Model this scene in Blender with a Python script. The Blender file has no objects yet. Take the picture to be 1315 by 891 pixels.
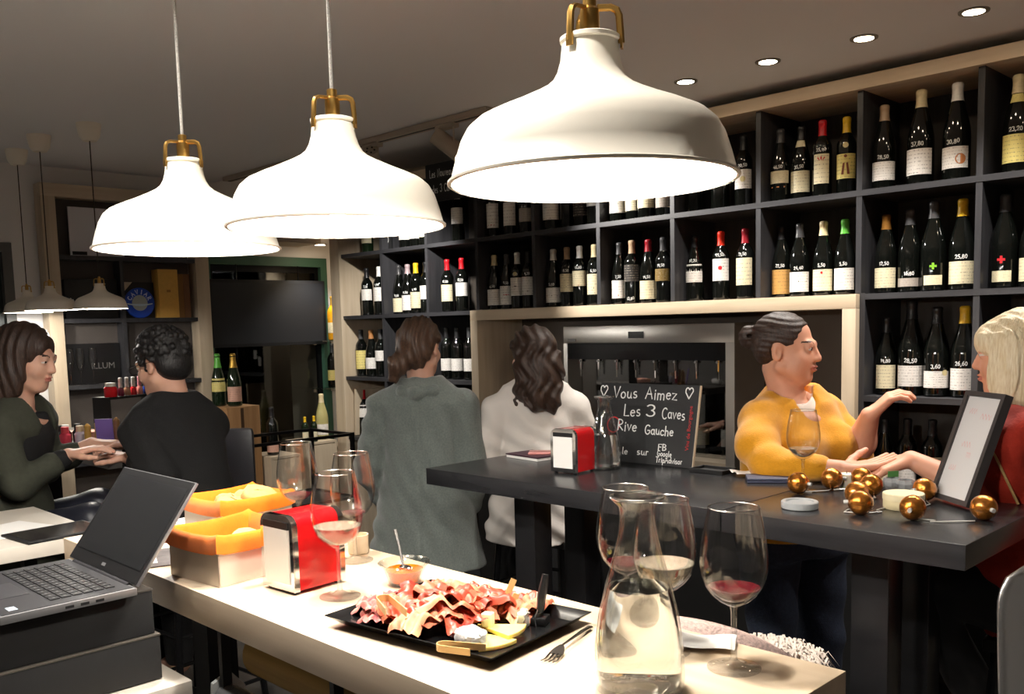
import bpy, bmesh, math, random
import numpy as np
from mathutils import Vector, Matrix

random.seed(7)
SC = bpy.context.scene
COL = SC.collection
PI = math.pi

# ------------------------------------------------------------------ camera
FPX, PITCH, ROLL, YAW, CYP, CXP, EYE = 1190.42, -0.1000, -0.02486, -0.79162, 537.29, 657.5, 1.57
_cp, _sp = math.cos(PITCH), math.sin(PITCH)
FW = Vector((math.sin(YAW) * _cp, math.cos(YAW) * _cp, _sp))
_r = Vector((math.cos(YAW), -math.sin(YAW), 0))
_u = _r.cross(FW)
RT = _r * math.cos(ROLL) + _u * math.sin(ROLL)
UP = -_r * math.sin(ROLL) + _u * math.cos(ROLL)
CAM = Vector((0, 0, EYE))
cam_d = bpy.data.cameras.new('camera')
cam = bpy.data.objects.new('camera', cam_d)
COL.objects.link(cam)
cam.matrix_world = Matrix(((RT.x, UP.x, -FW.x, 0), (RT.y, UP.y, -FW.y, 0), (RT.z, UP.z, -FW.z, EYE), (0, 0, 0, 1)))
cam_d.sensor_width = 36
cam_d.lens = FPX / 1315 * 36
cam_d.shift_y = (CYP - 445.5) / 1315
cam_d.clip_start = 0.02
SC.camera = cam

def ray(px, py):
    return FW + RT * ((px - CXP) / FPX) + UP * ((CYP - py) / FPX)
def onz(px, py, z):
    d = ray(px, py); return CAM + d * ((z - EYE) / d.z)
def ony(px, py, y):
    d = ray(px, py); return CAM + d * (y / d.y)
def onx(px, py, x):
    d = ray(px, py); return CAM + d * (x / d.x)
def at(px, py, s):
    return CAM + ray(px, py) * s

# ------------------------------------------------------------------ world, exposure
wd = bpy.data.worlds.new('night')
SC.world = wd
wd.use_nodes = True
wd.node_tree.nodes['Background'].inputs[0].default_value = (0.0, 0.0, 0.0, 1)
wd.node_tree.nodes['Background'].inputs[1].default_value = 0.0
SC.view_settings.view_transform = 'Standard'
SC.view_settings.look = 'None'
SC.view_settings.exposure = 1.15
SC.view_settings.gamma = 1.0
SC.view_settings.use_curve_mapping = False
SC.cycles.use_denoising = True
SC.cycles.max_bounces = 8
SC.cycles.transparent_max_bounces = 24
SC.cycles.caustics_reflective = False
SC.cycles.caustics_refractive = False
SC.cycles.sample_clamp_indirect = 4.0
# ------------------------------------------------------------------ helpers: colour, materials
def lin(c):
    out = []
    for v in c[:3]:
        v = v / 255.0
        out.append(v / 12.92 if v <= 0.04045 else ((v + 0.055) / 1.055) ** 2.4)
    return (out[0], out[1], out[2], 1.0)

_M = {}
def mat(name, col=(128, 128, 128), rough=0.5, metal=0.0, noise=None, bump=None, emit=None, coat=0.0, sheen=0.0,
        sss=0.0, trans=0.0, ior=1.45, spec=0.5, alpha=1.0, col2=None, stretch=(1, 1, 1), aniso=0.0):
    if name in _M: return _M[name]
    m = bpy.data.materials.new(name); m.use_nodes = True
    nt = m.node_tree; N = nt.nodes; L = nt.links
    b = N['Principled BSDF']
    c = lin(col)
    b.inputs['Base Color'].default_value = c
    b.inputs['Roughness'].default_value = rough
    b.inputs['Metallic'].default_value = metal
    b.inputs['Coat Weight'].default_value = coat
    b.inputs['Sheen Weight'].default_value = sheen
    b.inputs['Subsurface Weight'].default_value = sss
    if sss: b.inputs['Subsurface Radius'].default_value = (0.02, 0.008, 0.004); b.inputs['Subsurface Scale'].default_value = 0.5
    b.inputs['Transmission Weight'].default_value = trans
    b.inputs['IOR'].default_value = ior
    b.inputs['Specular IOR Level'].default_value = spec
    b.inputs['Anisotropic'].default_value = aniso
    if emit:
        b.inputs['Emission Color'].default_value = lin(emit[0]); b.inputs['Emission Strength'].default_value = emit[1]
    tc = None
    if noise or bump:
        tc = N.new('ShaderNodeTexCoord'); mp = N.new('ShaderNodeMapping'); mp.inputs['Scale'].default_value = stretch
        L.new(tc.outputs['Object'], mp.inputs['Vector'])
    if noise:
        n = N.new('ShaderNodeTexNoise'); n.inputs['Scale'].default_value = noise[0]; n.inputs['Detail'].default_value = 5
        L.new(mp.outputs['Vector'], n.inputs['Vector'])
        r = N.new('ShaderNodeValToRGB')
        r.color_ramp.elements[0].position = 0.3; r.color_ramp.elements[1].position = 0.7
        a = noise[1]
        if col2: c2 = lin(col2)
        else: c2 = tuple(min(1, v * (1 + a)) for v in c[:3]) + (1,); c = tuple(v * (1 - a) for v in c[:3]) + (1,)
        r.color_ramp.elements[0].color = c; r.color_ramp.elements[1].color = c2
        L.new(n.outputs['Fac'], r.inputs['Fac']); L.new(r.outputs['Color'], b.inputs['Base Color'])
    if bump:
        n2 = N.new('ShaderNodeTexNoise'); n2.inputs['Scale'].default_value = bump[0]; n2.inputs['Detail'].default_value = 4
        L.new(mp.outputs['Vector'], n2.inputs['Vector'])
        bp = N.new('ShaderNodeBump'); bp.inputs['Strength'].default_value = bump[1]; bp.inputs['Distance'].default_value = 0.004
        L.new(n2.outputs['Fac'], bp.inputs['Height']); L.new(bp.outputs['Normal'], b.inputs['Normal'])
    _M[name] = m
    return m

def glass_mat(name, tint=(1, 1, 1), rim=0.9, rough=0.02, base=0.0):
    """thin clear glass: transparent with Fresnel reflection, tinted a little at grazing angles"""
    if name in _M: return _M[name]
    m = bpy.data.materials.new(name); m.use_nodes = True
    nt = m.node_tree; N = nt.nodes; L = nt.links
    N.remove(N['Principled BSDF'])
    tr = N.new('ShaderNodeBsdfTransparent'); gl = N.new('ShaderNodeBsdfGlossy'); gl.inputs['Roughness'].default_value = rough
    lw = N.new('ShaderNodeLayerWeight'); lw.inputs['Blend'].default_value = 0.5
    cr = N.new('ShaderNodeMix'); cr.data_type = 'RGBA'
    cr.inputs['A'].default_value = (*tint, 1); cr.inputs['B'].default_value = (tint[0] * rim, tint[1] * rim, tint[2] * rim, 1)
    L.new(lw.outputs['Facing'], cr.inputs['Factor']); L.new(cr.outputs['Result'], tr.inputs['Color'])
    pw = N.new('ShaderNodeMath'); pw.operation = 'POWER'; pw.inputs[1].default_value = 4.0
    L.new(lw.outputs['Facing'], pw.inputs[0])
    ad = N.new('ShaderNodeMath'); ad.operation = 'MULTIPLY_ADD'; ad.inputs[1].default_value = 0.7; ad.inputs[2].default_value = 0.045 + base
    L.new(pw.outputs['Value'], ad.inputs[0])
    mx = N.new('ShaderNodeMixShader'); L.new(ad.outputs['Value'], mx.inputs['Fac'])
    L.new(tr.outputs['BSDF'], mx.inputs[1]); L.new(gl.outputs['BSDF'], mx.inputs[2])
    L.new(mx.outputs['Shader'], N['Material Output'].inputs['Surface'])
    _M[name] = m
    return m

def wood(name, c1, c2, rough=0.45, scale=6, axis=0, bump=0.06):
    st = [9, 9, 9]; st[axis] = 0.7
    return mat(name, c1, rough, noise=(scale, 0), col2=c2, stretch=tuple(st), bump=(scale * 3, bump))

def label_mat(name, paper, ink=(70, 60, 55), amount=0.5):
    """wine label paper with faint printed lines, laid out on the label's own UV"""
    if name in _M: return _M[name]
    m = bpy.data.materials.new(name); m.use_nodes = True
    nt = m.node_tree; N = nt.nodes; L = nt.links
    b = N['Principled BSDF']; b.inputs['Roughness'].default_value = 0.55
    tc = N.new('ShaderNodeTexCoord'); mp = N.new('ShaderNodeMapping'); mp.inputs['Scale'].default_value = (9, 1.6, 1)
    oi = N.new('ShaderNodeObjectInfo'); L.new(tc.outputs['UV'], mp.inputs['Vector'])
    n = N.new('ShaderNodeTexNoise'); n.noise_dimensions = '4D'; n.inputs['Scale'].default_value = 3.2; n.inputs['Detail'].default_value = 3
    mul = N.new('ShaderNodeMath'); mul.operation = 'MULTIPLY'; mul.inputs[1].default_value = 30; L.new(oi.outputs['Random'], mul.inputs[0])
    L.new(mul.outputs['Value'], n.inputs['W']); L.new(mp.outputs['Vector'], n.inputs['Vector'])
    w = N.new('ShaderNodeTexWave'); w.wave_type = 'BANDS'; w.bands_direction = 'Y'; w.inputs['Scale'].default_value = 2.2
    L.new(tc.outputs['UV'], w.inputs['Vector'])
    a = N.new('ShaderNodeMath'); a.operation = 'MULTIPLY'; L.new(n.outputs['Fac'], a.inputs[0]); L.new(w.outputs['Fac'], a.inputs[1])
    g = N.new('ShaderNodeMath'); g.operation = 'GREATER_THAN'; g.inputs[1].default_value = 0.50; L.new(a.outputs['Value'], g.inputs[0])
    k = N.new('ShaderNodeMath'); k.operation = 'MULTIPLY'; k.inputs[1].default_value = amount; L.new(g.outputs['Value'], k.inputs[0])
    mx = N.new('ShaderNodeMix'); mx.data_type = 'RGBA'; mx.inputs['A'].default_value = lin(paper); mx.inputs['B'].default_value = lin(ink)
    L.new(k.outputs['Value'], mx.inputs['Factor']); L.new(mx.outputs['Result'], b.inputs['Base Color'])
    _M[name] = m
    return m

# ------------------------------------------------------------------ helpers: meshes
def link(o, parent=None):
    COL.objects.link(o)
    if parent is not None: o.parent = parent
    return o

def tag(o, label=None, cat=None, group=None, kind=None):
    if label: o['label'] = label
    if cat: o['category'] = cat
    if group: o['group'] = group
    if kind: o['kind'] = kind
    return o

def thing(name, label, cat, loc=(0, 0, 0), rz=0.0, group=None):
    o = bpy.data.objects.new(name, None); o.empty_display_size = 0.05
    o.location = loc; o.rotation_euler = (0, 0, rz)
    link(o); return tag(o, label, cat, group)

def copy_tree(o, parent=None):
    c = o.copy(); COL.objects.link(c); c.parent = parent
    for ch in list(o.children): copy_tree(ch, c)
    return c

def rotz(a): return Matrix.Rotation(a, 3, 'Z')
def frame_to(d):
    """matrix whose z column is d"""
    return Vector(d).to_track_quat('Z', 'Y').to_matrix()

class MB:
    def __init__(s): s.v = []; s.f = []; s.uv = {}
    def add(s, vs, fs):
        o = len(s.v); s.v += [tuple(v) for v in vs]; s.f += [tuple(i + o for i in f) for f in fs]; return o
    def box(s, c, sz, R=None):
        hx, hy, hz = sz[0] / 2, sz[1] / 2, sz[2] / 2
        vs = [Vector((x, y, z)) for x in (-hx, hx) for y in (-hy, hy) for z in (-hz, hz)]
        c = Vector(c)
        vs = [(R @ v if R else v) + c for v in vs]
        s.add(vs, [(0, 1, 3, 2), (4, 6, 7, 5), (0, 4, 5, 1), (2, 3, 7, 6), (0, 2, 6, 4), (1, 5, 7, 3)]); return s
    def bb(s, x0, x1, y0, y1, z0, z1):
        return s.box(((x0 + x1) / 2, (y0 + y1) / 2, (z0 + z1) / 2), (abs(x1 - x0), abs(y1 - y0), abs(z1 - z0)))
    def cyl(s, p0, p1, r0, r1=None, n=16, caps=True):
        r1 = r0 if r1 is None else r1
        p0, p1 = Vector(p0), Vector(p1); R = frame_to(p1 - p0)
        vs = []
        for p, r in ((p0, r0), (p1, r1)):
            for i in range(n):
                a = 2 * PI * i / n; vs.append(p + R @ Vector((r * math.cos(a), r * math.sin(a), 0)))
        fs = [(i, (i + 1) % n, n + (i + 1) % n, n + i) for i in range(n)]
        if caps: fs += [tuple(range(n - 1, -1, -1)), tuple(range(n, 2 * n))]
        s.add(vs, fs); return s
    def tube(s, pts, r, n=8, closed=False, flat=None):
        pts = [Vector(p) for p in pts]; m = len(pts); vs = []
        rs = r if isinstance(r, (list, tuple)) else [r] * m
        ref = None
        for i, p in enumerate(pts):
            if closed: t = pts[(i + 1) % m] - pts[i - 1]
            else: t = pts[min(i + 1, m - 1)] - pts[max(i - 1, 0)]
            if t.length < 1e-9: t = Vector((0, 0, 1))
            t.normalize()
            if ref is None:
                ref = Vector((0, 0, 1)) if abs(t.z) < 0.9 else Vector((1, 0, 0))
            x = ref - t * ref.dot(t)
            if x.length < 1e-6: x = Vector((1, 0, 0)) - t * t.x
            x.normalize(); y = t.cross(x); ref = x
            for k in range(n):
                a = 2 * PI * k / n
                q = x * math.cos(a) * rs[i] * (flat or 1) + y * math.sin(a) * rs[i]
                vs.append(p + q)
        fs = []
        for i in range(m if closed else m - 1):
            j = (i + 1) % m
            for k in range(n):
                k2 = (k + 1) % n
                fs.append((i * n + k, i * n + k2, j * n + k2, j * n + k))
        if not closed: fs += [tuple(range(n - 1, -1, -1)), tuple(range((m - 1) * n, m * n))]
        s.add(vs, fs); return s
    def lathe(s, prof, n=24, c=(0, 0, 0), close=False):
        c = Vector(c); vs = []; fs = []; m = len(prof)
        for r, z in prof:
            for i in range(n):
                a = 2 * PI * i / n; vs.append(c + Vector((max(r, 1e-5) * math.cos(a), max(r, 1e-5) * math.sin(a), z)))
        for j in range(m if close else m - 1):
            j2 = (j + 1) % m
            for i in range(n):
                i2 = (i + 1) % n
                fs.append((j * n + i, j * n + i2, j2 * n + i2, j2 * n + i))
        s.add(vs, fs); return s
    def prism(s, poly, z0, z1, R=None, c=(0, 0, 0)):
        n = len(poly); c = Vector(c)
        vs = [Vector((x, y, z0)) for x, y in poly] + [Vector((x, y, z1)) for x, y in poly]
        vs = [(R @ v if R else v) + c for v in vs]
        fs = [tuple(range(n - 1, -1, -1)), tuple(range(n, 2 * n))] + [(i, (i + 1) % n, n + (i + 1) % n, n + i) for i in range(n)]
        s.add(vs, fs); return s
    def grid(s, fn, nu, nv, flip=False):
        vs = [fn(i / nu, j / nv) for j in range(nv + 1) for i in range(nu + 1)]
        fs = []
        for j in range(nv):
            for i in range(nu):
                a = j * (nu + 1) + i
                q = (a, a + 1, a + nu + 2, a + nu + 1)
                fs.append(q[::-1] if flip else q)
        o = s.add(vs, fs)
        for j in range(nv + 1):
            for i in range(nu + 1): s.uv[o + j * (nu + 1) + i] = (i / nu, j / nv)
        return s
    def sphere(s, c, r, n=16, m=10, sc=(1, 1, 1), R=None):
        c = Vector(c)
        def fn(u, v):
            a = 2 * PI * u; b = PI * (v - 0.5)
            p = Vector((r * sc[0] * math.cos(b) * math.cos(a), r * sc[1] * math.cos(b) * math.sin(a), r * sc[2] * math.sin(b)))
            return (R @ p if R else p) + c
        return s.grid(fn, n, m)
    def mesh(s, name, m=None, smooth=30, bevel=0.0, merge=True):
        me = bpy.data.meshes.new(name)
        me.from_pydata(s.v, [], s.f)
        if s.uv:
            ul = me.uv_layers.new(name='UVMap')
            for lp in me.loops: ul.data[lp.index].uv = s.uv.get(lp.vertex_index, (0, 0))
        if bevel or merge:
            bm = bmesh.new(); bm.from_mesh(me)
            if merge and not s.uv: bmesh.ops.remove_doubles(bm, verts=bm.verts, dist=1e-5)
            bmesh.ops.recalc_face_normals(bm, faces=bm.faces)
            if bevel: bmesh.ops.bevel(bm, geom=bm.edges, offset=bevel, segments=2, affect='EDGES', profile=0.6, clamp_overlap=True)
            bm.to_mesh(me); bm.free()
        if smooth:
            me.shade_smooth()
            if smooth < 180: me.set_sharp_from_angle(angle=math.radians(smooth))
        if m: me.materials.append(m)
        return me
    def build(s, name, m, parent=None, loc=None, rot=None, smooth=30, bevel=0.0, merge=True):
        o = bpy.data.objects.new(name, s.mesh(name, m, smooth, bevel, merge))
        if loc is not None: o.location = loc
        if rot is not None: o.rotation_euler = rot
        return link(o, parent)

def obj_from(name, me, parent=None, loc=None, rot=None):
    o = bpy.data.objects.new(name, me)
    if loc is not None: o.location = loc
    if rot is not None: o.rotation_euler = rot
    return link(o, parent)

# ------------------------------------------------------------------ lettering: hand-drawn strokes and printed text
def arc(cx, cy, rx, ry, a0, a1, n=8):
    return [(cx + rx * math.cos(math.radians(a0 + (a1 - a0) * i / n)), cy + ry * math.sin(math.radians(a0 + (a1 - a0) * i / n))) for i in range(n + 1)]
GL = {
 '0': (.6, [arc(.28, .5, .24, .48, 90, 450, 12)]), '1': (.35, [[(.05, .75), (.2, 1), (.2, 0)]]),
 '2': (.6, [arc(.27, .74, .24, .26, 170, -30, 7) + [(.03, 0), (.55, .02)]]),
 '3': (.6, [arc(.25, .75, .24, .24, 150, -80, 8) + arc(.25, .26, .27, .26, 80, -150, 8)]),
 '4': (.6, [[(.4, 1), (.03, .35), (.55, .35)], [(.4, .6), (.4, 0)]]),
 '5': (.6, [[(.5, 1), (.12, 1), (.08, .58)] + arc(.25, .3, .26, .3, 110, -150, 8)]),
 '6': (.6, [[(.42, 1), (.15, .65)] + arc(.28, .27, .23, .27, 150, 510, 12)]),
 '7': (.55, [[(.03, 1), (.5, 1), (.18, 0)]]),
 '8': (.6, [arc(.27, .75, .2, .23, 90, 450, 10), arc(.27, .26, .25, .26, 90, 450, 10)]),
 '9': (.6, [arc(.27, .7, .22, .27, 0, 360, 10) + [(.4, 0)]]),
 ',': (.25, [[(.12, .08), (.04, -.18)]]), '.': (.2, [[(.06, .0), (.1, .06)]]), ' ': (.4, []), "'": (.2, [[(.1, 1.0), (.08, .8)]]),
 'A': (.72, [[(0, 0), (.33, 1), (.66, 0)], [(.12, .4), (.56, .4)]]), 'B': (.6, [[(.05, 0), (.05, 1)], [(.05, 1)] + arc(.15, .76, .3, .24, 90, -90, 6) + [(.05, .52)] + arc(.15, .26, .35, .26, 90, -90, 6) + [(.05, 0)]]),
 'C': (.65, [arc(.35, .5, .33, .5, 50, 310, 12)]), 'F': (.5, [[(.05, 0), (.05, 1), (.48, 1)], [(.05, .55), (.38, .55)]]),
 'G': (.7, [arc(.35, .5, .33, .5, 50, 330, 12) + [(.64, .42), (.36, .42)]]), 'L': (.55, [[(.06, 1), (.06, 0), (.5, .02)]]), 'O': (.75, [arc(.35, .5, .33, .5, 90, 450, 14)]),
 'I': (.25, [[(.1, 0), (.1, 1)]]), 'N': (.7, [[(.05, 0), (.05, 1), (.58, 0), (.58, 1)]]), 'R': (.62, [[(.05, 0), (.05, 1)], [(.05, 1)] + arc(.18, .75, .32, .25, 90, -90, 7) + [(.06, .5), (.56, 0)]]),
 'T': (.6, [[(.0, 1), (.58, 1)], [(.29, 1), (.29, 0)]]), 'V': (.62, [[(0, 1), (.28, 0), (.58, 1)]]),
 'a': (.5, [arc(.22, .27, .2, .27, 40, 400, 10), [(.42, .52), (.42, .1), (.48, 0)]]), 'c': (.45, [arc(.24, .27, .22, .27, 45, 315, 9)]),
 'd': (.5, [arc(.22, .27, .2, .27, 40, 400, 10), [(.42, 1), (.42, 0)]]), 'e': (.48, [[(.04, .28), (.42, .32)] + arc(.23, .27, .2, .27, 10, 315, 9)]),
 'g': (.5, [arc(.22, .27, .2, .27, 40, 400, 10), [(.42, .52), (.42, -.2)] + arc(.24, -.2, .18, .16, 0, -150, 5)]),
 'h': (.5, [[(.06, 1), (.06, 0)], [(.06, .3)] + arc(.23, .34, .17, .2, 170, 0, 6) + [(.4, 0)]]), 'i': (.22, [[(.1, .54), (.1, 0)], [(.1, .74), (.11, .8)]]),
 'l': (.24, [[(.1, 1), (.1, .08), (.18, 0)]]), 'm': (.75, [[(.05, .54), (.05, 0)], [(.05, .3)] + arc(.2, .35, .14, .18, 170, 0, 5) + [(.34, 0)], [(.34, .3)] + arc(.5, .35, .15, .18, 170, 0, 5) + [(.65, 0)]]),
 'n': (.5, [[(.06, .54), (.06, 0)], [(.06, .3)] + arc(.23, .34, .17, .2, 170, 0, 6) + [(.4, 0)]]),
 'o': (.5, [arc(.23, .27, .21, .27, 90, 450, 11)]), 'p': (.5, [[(.06, .54), (.06, -.4)], arc(.25, .27, .2, .27, 150, 510, 10)]), 'r': (.38, [[(.06, .54), (.06, 0)], [(.06, .3)] + arc(.2, .34, .14, .2, 170, 60, 4)]),
 's': (.42, [arc(.2, .4, .15, .14, 60, 270, 6) + arc(.18, .13, .17, .14, 90, -130, 6)]), 't': (.35, [[(.14, .85), (.14, .08), (.24, 0)], [(.0, .56), (.3, .56)]]),
 'u': (.5, [[(.06, .54), (.06, .2)] + arc(.22, .18, .16, .18, 180, 330, 5) + [(.4, .54), (.4, .1), (.46, 0)]]), 'v': (.45, [[(.02, .54), (.2, 0), (.4, .54)]]),
 'z': (.48, [[(.03, .54), (.4, .54), (.03, .02), (.44, .0)]]),
 '<': (.9, [[(.4, 0), (.02, .55)] + arc(.2, .72, .19, .26, 190, 20, 6) + arc(.6, .72, .2, .26, 160, -10, 6) + [(.4, 0)]]),
}
def stroke_width(t, h): return sum(GL[c][0] + .1 for c in t) * h
def strokes(mb, t, x, y, h, w, wrap, jitter=0.0):
    """ribbons along hand-drawn letters; wrap(x, y) -> point, lifted a little off the surface"""
    for c in t:
        adv, sts = GL[c]
        jy = random.uniform(-jitter, jitter) * h
        for st in sts:
            pts = [Vector((x + a * h, y + b * h + jy)) for a, b in st]
            n = len(pts); vs = []
            for i, p in enumerate(pts):
                t_ = pts[min(i + 1, n - 1)] - pts[max(i - 1, 0)]
                if t_.length < 1e-9: t_ = Vector((1, 0))
                t_.normalize(); nn = Vector((-t_.y, t_.x)) * w / 2
                if i == 0: p = p - t_ * w * .4
                if i == n - 1: p = p + t_ * w * .4
                vs += [wrap(p.x + nn.x, p.y + nn.y), wrap(p.x - nn.x, p.y - nn.y)]
            mb.add(vs, [(2 * i, 2 * i + 1, 2 * i + 3, 2 * i + 2) for i in range(n - 1)])
        x += (adv + .1) * h
    return x

def text_mesh(name, body, size, m, extrude=0.0004, align='CENTER'):
    cu = bpy.data.curves.new(name, 'FONT'); cu.body = body; cu.size = size; cu.extrude = extrude
    cu.align_x = align; cu.align_y = 'CENTER'; cu.resolution_u = 2
    tmp = bpy.data.objects.new('tmp_text', cu)
    COL.objects.link(tmp)
    dg = bpy.context.evaluated_depsgraph_get()
    me = bpy.data.meshes.new_from_object(tmp.evaluated_get(dg))
    bpy.data.objects.remove(tmp); bpy.data.curves.remove(cu)
    me.materials.clear(); me.materials.append(m); me.name = name
    return me
# ------------------------------------------------------------------ palette
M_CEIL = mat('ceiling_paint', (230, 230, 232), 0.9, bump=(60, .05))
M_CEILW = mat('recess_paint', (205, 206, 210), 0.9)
M_FLOOR = mat('floor_concrete', (72, 72, 74), 0.45, noise=(3.5, 0), col2=(128, 124, 118), bump=(20, .05))
M_WALL = mat('wall_white', (226, 224, 222), 0.85)
M_WALLB = mat('wall_beige', (178, 166, 150), 0.85)
M_SHELF = wood('shelf_black', (46, 46, 49), (60, 60, 63), 0.42, 5, 0, 0.04)
M_UPR = wood('upright_black', (46, 46, 49), (60, 60, 63), 0.42, 5, 2, 0.04)
M_BACK = wood('shelf_back', (52, 47, 43), (66, 60, 54), 0.6, 4, 2, 0.04)
M_OAK = wood('pale_oak', (214, 196, 170), (196, 176, 148), 0.5, 3, 0, 0.05)
M_OAKV = wood('pale_oak_upright', (206, 190, 166), (188, 170, 145), 0.5, 3, 2, 0.05)
M_OAKY = wood('pale_oak_deep', (206, 190, 166), (188, 170, 145), 0.5, 3, 1, 0.05)
M_DARK = mat('matt_black', (20, 20, 21), 0.6)
M_BLACKMETAL = mat('black_metal', (22, 22, 24), 0.35, metal=0.6)
M_STEEL = mat('brushed_steel', (200, 196, 190), 0.28, metal=1.0, bump=(60, .05), stretch=(1, 1, 40))
M_CHROME = mat('chrome', (225, 225, 226), 0.08, metal=1.0)
M_BRASS = mat('brass', (190, 150, 82), 0.32, metal=1.0)
M_WHITE = mat('white_gloss', (240, 236, 228), 0.35)
M_PAPER = mat('paper_white', (238, 236, 232), 0.8)
M_CHALK = mat('chalk_white', (232, 232, 230), 0.9)
M_SLATE = mat('chalkboard', (30, 31, 33), 0.55, noise=(9, .25))
M_RED = mat('red_lacquer', (196, 14, 20), 0.22, coat=.4)
M_GREENPAINT = mat('green_paint', (62, 98, 80), 0.5)
M_CLEAR = glass_mat('clear_glass', (.97, .98, .97), .86)
M_SHEET = glass_mat('window_pane_glass', (.90, .93, .92), .85)

D = 3.4736                      # front plane of the wine shelving
ZA, ZB, ZC, ZT, ZD = 2.037, 1.646, 1.256, 2.415, 0.866
X0, CW = -4.62, 0.43
DEEP = 0.33
CEIL = 2.505
XWS = -5.5

# ------------------------------------------------------------------ room shell
def structure(name, mb, m, bevel=0.0, label=None, **k):
    o = mb.build(name, m, bevel=bevel, **k); tag(o, kind='structure')
    if label: o['label'] = label
    return o

structure('floor', MB().bb(-6.4, 2.6, -3.2, 4.2, -0.1, 0), M_FLOOR, label='mottled grey concrete floor of the wine bar')
structure('wall_back', MB().bb(-6.4, 2.6, D + .42, D + .52, 0, 2.75), M_WALLB, label='beige wall behind the wine shelving')
structure('wall_front', MB().bb(-5.5, 2.7, -3.3, -3.2, 0, 2.75), M_WALL, label='white plastered wall at the far end of the aisle')
structure('wall_right', MB().bb(2.6, 2.7, -3.2, D + .52, 0, 2.75), M_WALL, label='white plastered wall at the end of the shelving')
structure('ceiling', MB().bb(-2.9, 2.6, -3.2, D + .42, CEIL, CEIL + .06).bb(-6.4, -2.9, -3.2, 2.86, CEIL, CEIL + .06), M_CEIL, label='warm grey painted ceiling')
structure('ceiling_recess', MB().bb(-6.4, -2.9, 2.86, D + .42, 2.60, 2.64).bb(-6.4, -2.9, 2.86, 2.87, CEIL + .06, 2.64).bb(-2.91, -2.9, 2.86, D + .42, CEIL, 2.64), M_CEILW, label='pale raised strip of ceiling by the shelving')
structure('trim_1', MB().bb(XWS, XWS + .28, 2.735, D - .03, 2.13, 2.20), M_WALLB, label='pale soffit over the shop window')
# window side of the room (plane X = -5.5)
XW = -5.5
structure('wall_window', MB().bb(XW - .1, XW, -3.2, .75, 0, 2.75).bb(XW - .1, XW, .75, 1.66, 2.08, 2.75).bb(XW - .1, XW, 1.66, 2.75, 0, 2.75)
          .bb(XW - .1, XW, 2.75, 3.66, 2.06, 2.75).bb(XW - .1, XW, 2.75, 3.66, 0, 0.42).bb(XW - .1, XW, 3.66, D + .45, 0, 2.75), M_WALL, label='white plastered wall around the shop window')
dr = structure('door_1', MB().bb(XW - .07, XW - .03, .78, 1.63, 0, 2.06), mat('door_dark', (32, 40, 37), .4), label='dark green glazed door')
MB().bb(XW - .06, XW + .015, .75, .80, 0, 2.08).bb(XW - .06, XW + .015, 1.61, 1.66, 0, 2.08).bb(XW - .06, XW + .015, .80, 1.61, 2.03, 2.08).build('door_frame', mat('door_frame_grey', (96, 96, 94), .5), dr)
MB().cyl((XW - .02, 1.54, 1.0), (XW + .03, 1.54, 1.0), .012).cyl((XW + .03, 1.55, 1.0), (XW + .03, 1.43, 1.0), .009).build('door_handle', M_CHROME, dr)
wn = structure('window_1', MB().bb(XW - .075, XW + .01, 2.75, 2.80, .42, 2.06).bb(XW - .075, XW + .01, 3.61, 3.66, .42, 2.06).bb(XW - .075, XW + .01, 2.80, 3.61, 2.0, 2.06).bb(XW - .075, XW + .01, 2.80, 3.61, .42, .47),
               M_GREENPAINT, label='shop window with green painted frame')
MB().bb(XW - .045, XW - .038, 2.80, 3.61, .47, 2.0).build('pane', M_SHEET, wn)
MB().bb(XW - .05, XW - .025, 2.80, 2.83, .47, 2.0).bb(XW - .05, XW - .025, 3.58, 3.61, .47, 2.0).bb(XW - .05, XW - .025, 2.83, 3.58, 1.96, 2.0).build('sash', M_BLACKMETAL, wn)
MB().bb(XW - .0, XW + .10, 2.72, 3.70, .42, .45).build('window_sill', M_OAKY, wn)

# ------------------------------------------------------------------ wine shelving
ws = thing('wine_shelving', 'wall-wide black wine shelving of square compartments under a pale beam', 'shelving', (0, D, 0))
XL, XR = -5.04, X0 + 10 * CW
T2 = .011
for k in range(0, 10):
    x = X0 + CW * k
    if k == 7: MB().bb(-1.603, -1.582, .0, DEEP, .06, 1.6595).build('upright', M_UPR, ws)
    if k < 2 or k > 7: MB().bb(x - T2, x + T2, .0, DEEP, 0.06, ZT).build('upright', M_UPR, ws)
    else: MB().bb(x - T2, x + T2, .0, DEEP, 1.66 - .0, ZT).build('upright', M_UPR, ws)
for z, spans in ((ZA, ((XL, XR),)), (ZB, ((XL, -3.797), (-1.5815, XR))), (ZC, ((XL, -3.797), (-1.5815, XR))),
                 (ZD, ((XL, -3.797), (-1.5815, XR))), (.06, ((XL, -3.797), (-1.5815, XR)))):
    for a, b in spans: MB().bb(a, b, -.002, DEEP, z - T2, z + T2).build('shelf_board', M_SHELF, ws)
for a, b, z0, z1 in ((XL, -3.797, .06, ZT), (-3.797, -1.602, 1.66, ZT), (-1.602, XR, .06, ZT)):
    MB().bb(a, b, DEEP, DEEP + .012, z0, z1).build('back_panel', M_BACK, ws)
MB().bb(XL - .1, XR, -.025, DEEP, ZT, ZT + .05).build('top_beam', M_OAK, ws)
MB().bb(XL - .10, XL, -.02, DEEP, 0, ZT).build('end_panel', M_OAKV, ws)

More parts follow.
